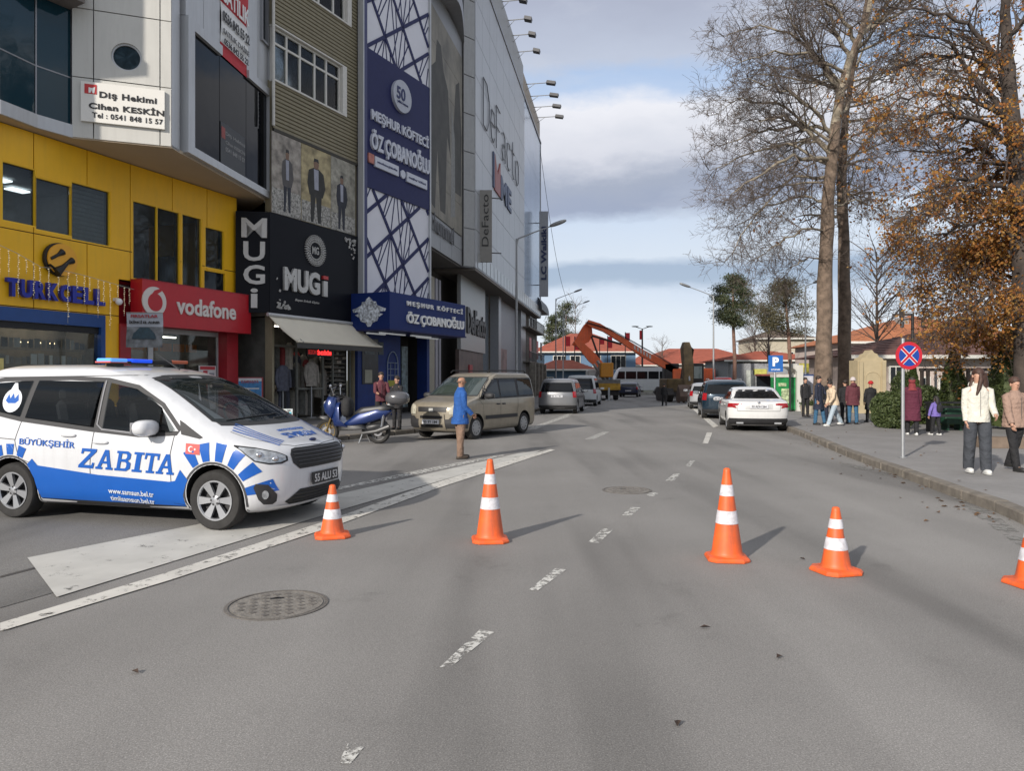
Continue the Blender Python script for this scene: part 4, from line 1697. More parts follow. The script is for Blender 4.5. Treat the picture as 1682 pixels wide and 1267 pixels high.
# restaurant front beneath
t = thing('restaurant_entrance', 'dark blue restaurant front with pictures on the wall and a dark doorway', 'shopfront', (*FB.A, 0), FB.rz)
M_RB = mat('wall_blue', (.008, .03, .16), .6, var=.2, vs=1.5)
mb = MB()
mb.box(-.1, 2.7, .0, .3, .13, 4.4)
mb.box(2.7, 4.55, .0, .3, 3.4, 4.4)
mb.box(4.4, 4.6, -.2, .3, .13, 4.4)
mb.build('blue_wall', M_RB, t)
mb = MB()
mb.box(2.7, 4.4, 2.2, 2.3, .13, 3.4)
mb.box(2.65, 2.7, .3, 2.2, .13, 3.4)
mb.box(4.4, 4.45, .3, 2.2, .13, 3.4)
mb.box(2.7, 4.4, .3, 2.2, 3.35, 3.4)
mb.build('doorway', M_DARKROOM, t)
mb = MB()
mb.box(.15, 1.15, -.03, -.005, 1.35, 3.1, 0)
mb.box(.3, .9, -.04, -.03, 2.5, 2.95, 1)
mb.box(.3, .75, -.04, -.03, 1.4, 1.9, 2)
mb.box(1.2, 1.5, -.03, -.005, 2.5, 3.0, 3)
mb.build('wall_picture', [mat('pic_dark', (.02, .025, .03), .3, var=.5, vs=4), mat('pic_frame', (.09, .11, .12), .5, var=.4, vs=9), mat('pic_cream', (.32, .31, .24), .6), mat('pic_g', (.05, .07, .08), .5)], t)
mb = MB()
ax, aw_, az = 2.12, .36, 2.1
arc = [(ax - aw_, .9), (ax - aw_, az)] + [(ax - aw_ * math.cos(k * math.pi / 10), az + .55 * math.sin(k * math.pi / 10)) for k in range(1, 10)] + [(ax + aw_, az), (ax + aw_, .9)]
mb.tube([(p[0], -.03, p[1]) for p in arc], .025, 5)
for z in (1.7, 1.95, 2.2):
 mb.tube([(ax - aw_, -.03, z), (ax + aw_, -.03, z)], .018, 5)
for dx in (-.15, .15):
 mb.tube([(ax + dx, -.03, .9), (ax + dx, -.03, 2.2)], .015, 5)
mb.build('arched_drawing', mat('draw_line', (.22, .27, .36), .6), t)
mb = MB()
mb.box(1.75, 2.35, -.045, -.02, 1.25, 1.5)
mb.build('yellow_notice', mat('notice_y', (.38, .36, .05), .6), t)
mb = MB()
mb.box(2.78, 3.2, -.02, .02, .4, 2.9)
mb.build('menu_board', mat('menu', (.12, .16, .17), .5, var=.8, vs=5), t)

# ---------------------------------------------------------------- grey wing with the huge faded sports poster
A_ = FB.pt(BW, 0)
FD = Fac(A_, (.171, 1))
sd = FD.s
DW = sd(757.5)
gw = thing('grey_wing', 'grey clad wing of the department store with a curved canopy near its top', 'building', (*FD.A, 0), FD.rz)
M_GREYP = mat('grey_cladding', (.25, .25, .255), .45, metal=.2, var=.06, dirt=.2)
for a in range(3):
 for z0 in np.arange(7.42, 9.0, .79):
  mb = MB()
  mb.box(DW * a / 3 + .015, DW * (a + 1) / 3 - .015, -.05, .1, z0 + .01, z0 + .78)
  mb.build('cladding_panel', M_GREYP, gw)
mb = MB()
mb.box(0, DW, .1, 8, 7.42, 26)
mb.build('wall', M_GREYP, gw)
mb = MB()
mb.box(0, DW, .06, 8, 7.36, 7.42)
mb.build('soffit', mat('soffit_grey', (.16, .15, .14), .8), gw)
mb = MB()
mb.box(0, DW, -.05, .1, 9.0, 19.2)
mb.build('poster_frame', M_GREYP, gw)
mb = MB()
n = 14
ring = []
for i in range(n + 1):
 s_ = DW * i / n
 ring.append([(s_, 0, 18.4 + .9 * math.sin(i / n * 2.4)), (s_, -.75 * math.sin(math.pi * (i / n) ** .6 * .95) - .05, 18.4 + .9 * math.sin(i / n * 2.4)),
                 (s_, -.75 * math.sin(math.pi * (i / n) ** .6 * .95) - .05, 19.1 + .9 * math.sin(i / n * 2.4)), (s_, 0, 19.1 + .9 * math.sin(i / n * 2.4))])
mb.loft(ring)
mb.build('curved_canopy', M_ALUD, gw)
mb = MB()
mb.box(.1, DW - .1, -.02, .08, 19.3, 26)
mb.build('upper_glazing', glass_mat('blue_glass2', (.02, .07, .18), spec=.5), gw)
t = thing('faded_poster', 'huge faded brownish sportswear poster with a dark standing figure on the grey wing', 'poster', (*FD.pt(0, .07), 0), FD.rz)
pj = mat('poster_brown', (.20, .18, .14), .6, var=.5, vs=.55, vdetail=9, dirt=.5)
for i in range(4):
 for j in range(6):
  x0, x1 = .15 + (DW - .35) * i / 4, .15 + (DW - .35) * (i + 1) / 4
  z0, z1 = 8.9 + 9.2 * j / 6, 8.9 + 9.2 * (j + 1) / 6
  mb = MB()
  mb.box(x0 + .008, x1 - .008, -.03, 0, z0 + .008, z1 - .008)
  mb.build('poster_panel', pj, t)


def flatfig(pts, m, d, nm='printed_figure'):
 mb = MB()
 mb.prism(pts, -.034 - d, -.031 - d, 'y')
 mb.build(nm, m, t)


dk = mat('fig_dark', (.055, .052, .045), .7, var=.35, vs=1.2)
flatfig([(.4, 9.3), (1.1, 9.2), (1.5, 12), (2.0, 9.3), (2.9, 9.3), (3.2, 13.2), (3.9, 12.2), (3.4, 15.3), (2.6, 15.9), (2.1, 16.9), (1.4, 16.9), (1.2, 15.8), (.3, 15.2), (.2, 12.2)], dk, 0)
flatfig([(4.6, 10.8), (6.0, 10.9), (6.1, 14.0), (5.6, 16.6), (4.9, 16.2), (4.4, 13.5)], dk, .0)
flatfig([(3.9, 9.4), (4.8, 9.6), (4.7, 13.4), (4.1, 14.8)], mat('fig_grey', (.22, .22, .21), .7, var=.2), .0005)
text('hummel', 2.7, -.04, 8.55, 3.6, .85, mat('hummel_text', (.08, .08, .085), .6), t, bold=.02, depth=.02)

# ---------------------------------------------------------------- big white department store
FW = Fac((-1.98, 39), (.151, 1))
sw = FW.s
st = thing('department_store', 'large pale clad department store overhanging the pavement', 'building', (*FW.A, 0), FW.rz)
M_PALE = mat('pale_panel', (.45, .46, .475), .42, metal=.2, var=.035, vs=.6, dirt=.14)
M_COL = mat('pale_column', (.36, .36, .355), .5, metal=.15, var=.05, dirt=.2)
WL = 30.9
sj = [0, 1.9, 4.2, 6.6, 9.1, 11.6, 14.0, 16.5, 19.35]
zj = [7.42 + 2.03 * i for i in range(9)]
for a, b in zip(sj, sj[1:]):
 for c, d in zip(zj, zj[1:]):
  mb = MB()
  mb.box(a + .014, b - .014, -.06, 0, c + .014, d - .014)
  mb.build('facade_panel', M_PALE, st)
mb = MB()
mb.box(0, WL, .0, 14, 7.42, 23.62)
mb.build('wall', mat('store_wall', (.12, .125, .13), .7), st)
mb = MB()
mb.box(-.02, WL, -.12, .02, 23.62, 23.8)
mb.build('cornice', M_ALUD, st)
mb = MB()
mb.box(0, 19.3, .02, .4, 23.8, 26.1)
mb.build('parapet', M_COL, st)
mb = MB()
mb.box(19.32, WL - .1, .02, .3, 23.8, 25.6)
mb.build('parapet', mat('parapet_tan', (.36, .30, .23), .6, var=.1), st)
# mirrored end bay
for a, b in ((19.4, 23.2), (23.2, 27.0), (27.0, 30.5)):
 for c, d in zip(zj[::2], zj[2::2] + [23.6]):
  mb = MB()
  mb.box(a + .01, b - .01, -.05, 0, c + .01, d - .01)
  mb.build('facade_panel', mat('bluish_panel', (.27, .33, .42), .22, metal=.5, var=.12, vs=.5), st)
mb = MB()
mb.box(WL - .4, WL, -.09, .1, 7.4, 23.6)
mb.build('corner_trim', M_ALUD, st)
# column face towards the camera, one panel per storey
FC = Fac(FD.pt(DW, .1), (FW.A[0] - FD.pt(DW, .1)[0] - .03, FW.A[1] - FD.pt(DW, .1)[1] + .02))
LC = math.hypot(FW.A[0] - FC.A[0], FW.A[1] - FC.A[1])
invw = Matrix.Rotation(-FW.rz, 4, 'Z') @ Matrix.Translation((-FW.A[0], -FW.A[1], 0))
for i in range(10):
 mb = MB()
 z0 = 7.42 + i * 1.99
 mb.box(-.0, LC, -.06, .3, z0 + .03, z0 + 1.97)
 o = mb.build('column_panel', M_COL, st)
 o.matrix_local = invw @ to_local(FC)
mb = MB()
mb.box(0, LC, .0, .3, 7.4, 27)
o = mb.build('column_core', M_ALUD, st)
o.matrix_local = invw @ to_local(FC)
# underside of the overhang and the small lit band on its edge
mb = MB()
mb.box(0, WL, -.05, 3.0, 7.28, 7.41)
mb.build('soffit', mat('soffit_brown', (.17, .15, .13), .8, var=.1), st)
mb = MB()
for i in range(24):
 a = .6 + i * 1.24
 mb.box(a, a + 1.1, -.09, -.07, 7.5, 8.3)
mb.build('edge_panel', mat('edge_panel', (.42, .42, .41), .3, metal=.2), st)
# letters on the facade
M_DEF = mat('letter_outline', (.17, .175, .19), .5, var=0)
M_PALE2 = M_PALE


def outline_text(ch, x, z, w, h, parent):
 """thin open letters: stroke drawn as tube outlines"""
 S = {'D': [[(0, 0), (0, 1), (.6, 1), (1, .72), (1, .28), (.6, 0), (0, 0)]], 'e': [[(.9, .15), (.6, 0), (.2, .05), (0, .35), (.2, .68), (.7, .68), (.95, .4), (.1, .38)]],
         'F': [[(0, 0), (0, 1), (.95, 1)], [(0, .52), (.8, .52)]], 'a': [[(.1, .6), (.4, .7), (.85, .62), (.9, 0)], [(.9, .38), (.4, .4), (.08, .2), (.35, 0), (.88, .12)]],
         'c': [[(.95, .6), (.6, .7), (.2, .65), (0, .35), (.2, .05), (.6, 0), (.95, .1)]], 't': [[(.4, .95), (.4, .1), (.65, 0), (.95, .05)], [(.05, .68), (.9, .68)]],
         'o': [[(.5, .7), (.1, .6), (0, .35), (.1, .1), (.5, 0), (.9, .1), (1, .35), (.9, .6), (.5, .7)]]}
 mb = MB()
 for st_ in S[ch]:
  mb.tube([(x + a * w, -.12, z + b * h) for a, b in st_], .035, 5)
 mb.build('letter', M_DEF, parent)


t = thing('thin_store_lettering', 'thin dark outlined store name high on the pale facade', 'lettering', (*FW.A, 0), FW.rz)
xs_ = [1.9, 4.2, 6.1, 8.1, 10.2, 12.2, 14.2]
for ch, x in zip('DeFacto', xs_):
 outline_text(ch, x, 15.6 if ch in 'DF' else 15.6, 1.8 if ch == 'D' else 1.5, 2.6, t)
t = thing('home_lettering', 'bold blue letters with one red-brown shape below the thin store name', 'lettering', (*FW.A, 0), FW.rz)
mb = MB()
mb.box(5.1, 5.45, -.14, -.06, 13.0, 15.1, 0)
mb.prism([(5.6, 12.95), (7.6, 12.95), (7.6, 15.1), (6.6, 14.1), (5.6, 15.1)], -.14, -.06, 'y', 1)
mb.build('letter', [mat('home_blue', (.05, .07, .14), .5), mat('home_red', (.30, .07, .06), .5)], t)
text('ME', 10.0, -.06, 13.7, 4.4, 1.5, mat('home_blue', (.05, .07, .14), .5), t, bold=.03, depth=.08)

# blade sign DeFacto
yb = 40.2
t = thing('upright_store_sign', 'narrow grey-beige upright sign with sideways store name by the corner column', 'sign', (X_(786, yb), yb, 0), 0)
w_ = 22 / 1220 * yb
z0, z1 = Z_(430, yb), Z_(312, yb)
mb = MB()
mb.box(0, w_, 0, .25, z0, z1)
mb.build('sign_box', mat('blade_beige', (.27, .255, .23), .5, var=.05), t)
o = text('DeFacto', w_ / 2, 0, (z0 + z1) / 2 + .3, (z1 - z0) * .72, w_ * .5, mat('letter_darkgrey', (.035, .034, .032)), t, bold=-.005, depth=.03)
o.rotation_euler = (0, -R(90), 0)
mb = MB()
for z in (z0 + .5, z1 - .4):
 mb.tube([(w_ - .1, .12, z), (w_ + .5, .3, z)], .03, 6)
 mb.tube([(-.4, .12, z), (.1, .12, z)], .03, 6)
mb.build('bracket', M_BLACK, t)
# blade sign at the far end
yb = 64.5
t = thing('far_upright_store_sign', 'pale upright sign with bold navy sideways lettering at the far corner of the store', 'sign', (X_(886, yb), yb, 0), 0)
w_ = 14.5 / 1220 * yb
z0, z1 = Z_(487, yb), Z_(347, yb)
mb = MB()
mb.box(0, w_, 0, .3, z0, z1)
mb.build('sign_box', mat('blade_grey', (.30, .305, .32), .5), t)
o = text('LC Waikiki', w_ / 2, 0, Z_(416, yb), 88 / 1220 * yb, w_ * .62, mat('letter_navy', (.015, .025, .08)), t, bold=.04, depth=.04)
o.rotation_euler = (0, -R(90), 0)
mb = MB()
for z in (z0 + 1, z1 - 1):
 mb.tube([(-.9, .15, z), (.05, .15, z)], .04, 6)
mb.build('bracket', M_BLACK, t)
# floodlights on arms
fl = None
spots = [(843, 2, 26.0, 1.2), (853, 33, 26.0, 1.2), (866, 58, 26.0, 1.2), (875, 85, 26.0, 1.2), (893, 138, 25.4, 1.9), (900, 158, 25.4, 1.9), (904, 176, 25.4, 1.9), (909, 193, 25.4, 1.9)]
for i, (px, py, zz, L) in enumerate(spots):
 d = (zz - 1.5) * 1220 / (625 - py)
 s_ = (d - FW.A[1]) / FW.d[1]
 lab = ['first', 'second', 'third', 'fourth', 'fifth', 'sixth', 'seventh', 'eighth'][i] + ' floodlight arm from the camera on the roof edge of the pale store'
 if fl is None:
  t = thing('floodlight', lab, 'floodlight', (*FW.pt(s_, -.05), zz), FW.rz, 'floodlights on the store roof edge')
  mb = MB()
  mb.tube([(0, 0, 0), (0, -1.2, .02)], .035, 6)
  mb.tube([(0, 0, -.5), (0, -.5, 0)], .02, 5)
  mb.build('arm', M_STEEL, t)
  mb = MB()
  mb.cbox((0, -1.4, -.02), (.5, .5, .22), Matrix.Rotation(R(15), 3, 'X'))
  mb.build('lamp_head', mat('lamp_dark', (.06, .06, .065), .5), t)
  fl = t
 else:
  t = dup(fl, (*FW.pt(s_, -.05), zz), FW.rz, lab)
 if i > 3:
  t.scale = (1, 1.45, 1)

# street level under the overhang
gf = thing('shop_arcade', 'pale shop walls and pillars in the shade under the department store overhang', 'shopfront', (*FD.A, 0), FD.rz)
M_LIL = mat('lilac_wall', (.30, .29, .32), .6, var=.06)
M_TAN = mat('tan_wall', (.30, .27, .21), .6, var=.08)
M_SILVER = mat('silver_panel', (.33, .33, .32), .4, metal=.3, var=.06)
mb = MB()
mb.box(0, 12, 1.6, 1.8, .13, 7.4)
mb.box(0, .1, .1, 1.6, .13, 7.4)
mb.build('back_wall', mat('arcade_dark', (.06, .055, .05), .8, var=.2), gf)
for i, (a, b, m_) in enumerate(((1.3, 2.2, M_TAN), (2.6, 3.0, M_LIL), (3.4, 4.6, M_TAN), (4.8, 5.2, M_LIL), (5.5, 5.8, M_LIL))):
 mb = MB()
 mb.box(a, b, .9, 1.6, .13, 6.6)
 mb.build('pillar', m_, gf)
FG = Fac((-2.9, 39.6), (.151, 1))
sg_ = FG.s
af = thing('store_entrance', 'silver store entrance wall with dark lettering under the overhang', 'shopfront', (*FG.A, 0), FG.rz)
mb = MB()
mb.box(sg_(757), sg_(797), 0, .2, 3.2, 7.3)
mb.build('silver_wall', M_SILVER, af)
mb = MB()
mb.box(sg_(757), sg_(796), .1, .3, .13, 3.2)
mb.build('door_glazing', mat('entr', (.10, .07, .06), .5, var=.5, vs=1.2), af)
mb = MB()
mb.box(sg_(772), sg_(777), .02, .09, .2, 2.4)
mb.build('red_door', M_REDD, af)
text('DeFacto', (sg_(766) + sg_(797)) / 2, 0, 4.9, sg_(797) - sg_(766), 1.5, M_BK, af, bold=.03, depth=.08)
mb = MB()
mb.box(sg_(797), sg_(812), .4, .5, .13, 7.3)
mb.build('shop_window', glass_mat('shop_win2', (.12, .14, .16), spec=.8), af)
mb = MB()
mb.box(sg_(812), sg_(816), -.3, .3, .13, 7.3)
mb.build('pillar', M_ALUD, af)
mb = MB()
mb.box(sg_(816), sg_(848), 0, .2, .13, 7.3)
mb.build('silver_wall', mat('silver2', (.25, .25, .27), .5, metal=.2, var=.1), af)
mb = MB()
mb.box(sg_(820), sg_(832), -.03, -.005, 1.8, 3.8)
mb.build('wall_poster', mat('wallp', (.22, .14, .13), .6, var=.6, vs=.8), af)
mb = MB()
mb.box(sg_(848), sg_(856), -.4, 1, .13, 7.3)
mb.build('pillar', M_ALUD, af)

# small building with a balcony at the end of the row
FE = Fac((1.3, 66), (.151, 1))
eb = thing('balcony_building', 'small grey building with planted balcony and dark curved eave beyond the department store', 'building', (*FE.A, 0), FE.rz)
M_EW = mat('end_wall', (.15, .13, .11), .85, var=.3)
mb = MB()
mb.box(-2, 8, .0, 8, .13, 8.4)
mb.build('wall', M_EW, eb)
for z in (3.0, 5.9):
 mb = MB()
 mb.box(-4, 7.5, -.8, 0, z, z + .12)
 mb.build('balcony_slab', M_EW, eb)
 mb = MB()
 for q in range(30):
  mb.box(-4 + q * .39, -3.96 + q * .39, -.8, -.77, z + .12, z + .9)
 mb.box(-4, 7.5, -.81, -.76, z + .9, z + .96)
 mb.build('balcony_rail', mat('rail_grey', (.1, .1, .1), .5), eb, stuff=True)
for i, s_ in enumerate((-3.6, -1.2, 1.6, 4.5)):
 mb = MB()
 mb.box(s_, s_ + 1.3, -.72, -.7, 3.4, 5.1)
 mb.build('red_awning', M_REDD if i % 2 == 0 else M_BLACK, eb)
mb = MB()
for s_ in (-3.5, -1, 2, 5):
 mb.box(s_, s_ + .5, -1.2, -.7, .13, 3)
mb.build_each('pillar', mat('stone_pillar', (.18, .16, .13), .9, var=.4, vs=3), eb)
mb = MB()
n = 8
rr = []
for i in range(n + 1):
 a = math.pi / 2 * i / n
 rr.append((-.1 - 1.1 * math.sin(a), 8.1 + 1.3 * math.cos(a)))
mb.prism(rr + [(-1.2, 7.95), (0, 7.95)], 1.5, 8, 'x')
mb.build('curved_eave', mat('eave_dark', (.035, .04, .05), .5), eb)
for s_ in (1.0, 3.2, 5.4):
 pane_window(eb, s_, s_ + 1.1, 6.3, 7.7, M_WFR, GL_DARK, y=-.08, recess=.06)
# ================================================================ street lamps, poles, signs
def cobra(name, label, x, y, h, arm, base=.13, r=.075, group=None, arms=(1,)):
 """pole with curved arm and flat lamp head; arm = horizontal reach (signed, +x)"""
 t = thing(name, label, 'street lamp', (x, y, base), 0, group)
 mb = MB()
 mb.tube([(0, 0, 0), (0, 0, h * .3), (0, 0, h)], [r, r * .85, r * .55], 10)
 mb.build('pole', M_GREYPOLE, t, smooth=50)
 mb = MB()
 mb.lathe([(r * 2.2, 0), (r * 2.2, .03), (r * 1.2, .05), (r * 1.2, .35), (r, .4)], n=12)
 mb.build('base', M_GREYPOLE, t)
 for s in arms:
  mb = MB()
  a = arm * s
  mb.tube([(0, 0, h - .3), (a * .05, 0, h), (a * .5, 0, h + abs(a) * .18), (a, 0, h + abs(a) * .36)], [r * .55, r * .5, r * .4, r * .35], 8)
  mb.build('arm', M_GREYPOLE, t, smooth=60)
  mb = MB()
  rot = Matrix.Rotation(-math.atan2(abs(a) * .36, abs(a)) * (1 if a > 0 else -1), 3, 'Y')
  c = Vector((a, 0, h + abs(a) * .36)) + rot @ Vector((.32 if a > 0 else -.32, 0, .02))
  mb.blob(c, (.42, .14, .09), rot, n=8, pw=.8)
  mb.build('lamp_head', mat('lamp_head', (.22, .23, .24), .4, metal=.3), t, smooth=60)
 return t


def pxlamp(px, pyt, d, **k):
 return cobra(k.pop('name', 'street_lamp'), k.pop('label'), X_(px, d), d, Z_(pyt, d) - .13, **k)


pxlamp(848.5, 392, 34, label='tall grey street lamp in front of the department store, arm over the road', arm=1.6)
pxlamp(913, 491, 70, label='distant street lamp behind the silver minivan, nearer of two poles', arm=1.8)
pxlamp(925, 510, 86, label='distant street lamp behind the silver minivan, thinner farther pole', arm=2.4)
pxlamp(1172, 486, 52, label='tall street lamp beside the excavator cab, arm reaching left over the road', arm=-1.7)
pxlamp(1323, 470, 40, label='plain grey lamp pole behind the parking sign by the kiosk', arm=.5, r=.06)

# double arm promenade lamp with a red pennant
d = 84
t = thing('double_arm_lamp', 'dark double-arm lamp post with red pennant in front of the white bus', 'street lamp', (X_(1055, d), d, 0))
h = Z_(540, d)
mb = MB()
mb.tube([(0, 0, 0), (0, 0, h)], [.14, .08], 8)
mb.build('pole', mat('pole_brown', (.05, .035, .03), .6), t)
mb = MB()
mb.tube([(-.9, 0, h + .25), (0, 0, h - .05), (.9, 0, h + .25)], .04, 6)
mb.build('arm', M_BLACK, t)
for s in (-1, 1):
 mb = MB()
 mb.blob((s * .8, 0, h + .24), (.42, .16, .07), n=6)
 mb.build('lamp_head', M_BLACK, t)
mb = MB()
mb.box(-.32, -.06, -.02, .02, Z_(558, d), Z_(543, d))
mb.build('pennant', mat('pennant_red', (.5, .02, .03), .7), t)

# black park lamp with two short arms
d = 25.5
t = thing('park_lamp', 'black park lamp with crossed arms standing behind the no-stopping sign', 'street lamp', (X_(1499, d), d, .13))
h = Z_(515, d) - .13
mb = MB()
mb.tube([(0, 0, 0), (0, 0, 1), (0, 0, h)], [.09, .055, .05], 8)
mb.build('pole', M_BLACK, t, smooth=50)
mb = MB()
mb.tube([(-.36, 0, h - .22), (0, 0, h - .16), (.34, 0, h - .22)], .018, 6)
mb.build('arm', M_BLACK, t)
for s in (-1, 1):
 mb = MB()
 mb.lathe([(.02, h - .1), (.1, h - .22), (.02, h - .26), (.07, h - .3), (.06, h - .48), (.02, h - .5)], c=(s * .36, 0, 0), n=10)
 mb.build('lantern', mat('lantern', (.05, .055, .06), .4), t)

# no-stopping sign on the pavement
d = 13.16
t = thing('no_stopping_sign', 'round blue no-stopping sign with red rim and red cross on a thin steel pole', 'road sign', (X_(1483, d), d, .13), R(4))
mb = MB()
mb.tube([(0, 0, 0), (0, 0, Z_(556, d) - .13)], .03, 12)
mb.build('pole', M_STEEL, t, smooth=60)
mb = MB()
mb.lathe([(.07, 0), (.07, .012), (.03, .02)], n=16)
mb.build('base_plate', M_STEEL, t)
zc = Z_(585, d) - .13 + .005
cxo = (1491 - 1483) / 1220 * d
M_SRED = mat('sign_red', (.48, .015, .03), .4, var=.02)
M_SBLUE = mat('sign_blue', (.008, .05, .30), .4, var=.02)
mb = MB()
rr_ = .245
mb.lathe([(rr_, -.036), (rr_, -.046), (.001, -.046)], c=(cxo, 0, zc), n=48, axis='y')
mb.build('rim', M_SRED, t)
mb = MB()
mb.lathe([(rr_ * .76, -.0462), (rr_ * .76, -.049), (.001, -.049)], c=(cxo, 0, zc), n=48, axis='y')
mb.build('blue_field', M_SBLUE, t)
for a in (45, -45):
 mb = MB()
 rot = Matrix.Rotation(R(a), 3, 'Y')
 mb.cbox((cxo, -.050 - (.001 if a > 0 else 0), zc), (rr_ * 1.54, .002, .062), rot)
 mb.build('white_edge', M_LWHITE, t)
 mb = MB()
 mb.cbox((cxo, -.0525 - (.001 if a > 0 else 0), zc), (rr_ * 1.6, .002, .042), rot)
 mb.build('cross_bar', M_SRED, t)

# parking sign
d = 23.8
t = thing('parking_sign', 'square blue parking sign with white P on a grey post behind the white car', 'road sign', (X_(1273, d), d, .13), R(-8))
hw = 10.5 / 1220 * d
z0, z1 = Z_(611, d) - .13, Z_(584, d) - .13
mb = MB()
mb.tube([(0, .04, 0), (0, .04, z1 - .05)], .03, 8)
mb.build('pole', M_STEEL, t)
mb = MB()
mb.box(-hw, hw + .04, -.01, .01, z0, z1, 0)
mb.build('plate', mat('p_blue', (.01, .10, .36), .4, var=.04), t)
text('P', .02, -.01, (z0 + z1) / 2 + .06, hw * .95, (z1 - z0) * .55, M_LWHITE, t, bold=.05, depth=.008)
text('OTOPARK', .02, -.01, z0 + .07, hw * 1.4, .05, M_LWHITE, t, depth=.008)

# ---------------------------------------------------------------- traffic cones
M_ORANGE = mat('cone_orange', (.76, .115, .02), .5, var=.16, vs=9, vdetail=9, dirt=.7)
M_REFL = mat('cone_white', (.58, .57, .60), .4, var=.25, vs=26, vdetail=8)


def cone(h, loc, rz, label, bent=0.0, tilt=(0, 0)):
 t = thing('traffic_cone', label, 'traffic cone', (*loc, 0), rz, 'orange traffic cones across the road')
 k = h / .76
 bw = .168 * k if h > .6 else .165
 mb = MB()
 c = .06
 po = [(-bw + c, -bw), (bw - c, -bw), (bw, -bw + c), (bw, bw - c), (bw - c, bw), (-bw + c, bw), (-bw, bw - c), (-bw, -bw + c)]
 mb.loft([[(a, b, .004) for a, b in po], [(a, b, .018) for a, b in po], [(a * .93, b * .93, .035) for a, b in po], [(a * .72, b * .72, .045) for a, b in po]])
 mb.build('base', M_ORANGE, t)
 r0, r1 = .128 * (k if h > .6 else .88), .026

 def ring(z, dr=0.0, n=28):
  f = (z - .04) / (h - .04)
  r = r0 + (r1 - r0) * f + dr
  bx = bent * max(0, 1 - abs(f - .55) / .18)
  return [(r * math.cos(2 * math.pi * i / n) * (1 - (abs(bx) * 3 if math.cos(2 * math.pi * i / n) > .3 else 0)) + bx * .0, r * math.sin(2 * math.pi * i / n), z) for i in range(n)]
 mb = MB()
 mb.loft([ring(.04, .012), ring(.055, .002)] + [ring(z) for z in np.linspace(.07, h - .03, 26)] + [[(p[0] * .9, p[1] * .9, h - .008) for p in ring(h - .03)], [(p[0] * .5, p[1] * .5, h) for p in ring(h - .03)]])
 mb.build('body', M_ORANGE, t, smooth=50)
 for a, b in (((.40, .54), (.70, .82)) if h > .6 else ((.36, .54), (.68, .82))):
  mb = MB()
  zz = [h * a + (h * b - h * a) * i / 5 for i in range(6)]
  rings = [ring(z, .0025) for z in zz]
  mb.loft(rings, cap=False)
  s = mb.build('reflective_band', M_REFL, t, smooth=50, recalc=True)
 return t


M_SOOT = None
cone(.50, G(546, 882), .3, 'small orange traffic cone in front of the patrol van grille')
cone(.765, G(805, 889), .1, 'tall orange traffic cone in mid road, left of the dashed line')
cone(.765, G(1194, 919), -.1, 'tall orange traffic cone on the right half of the road')
cone(.51, G(1373, 940), .25, 'small dented orange traffic cone with a torn white band', bent=.06)
cone(.51, G(1696, 962), .15, 'orange traffic cone cut off by the right edge of the photo')
# ================================================================ vehicles
P_, Q_ = 2.6, 2.0


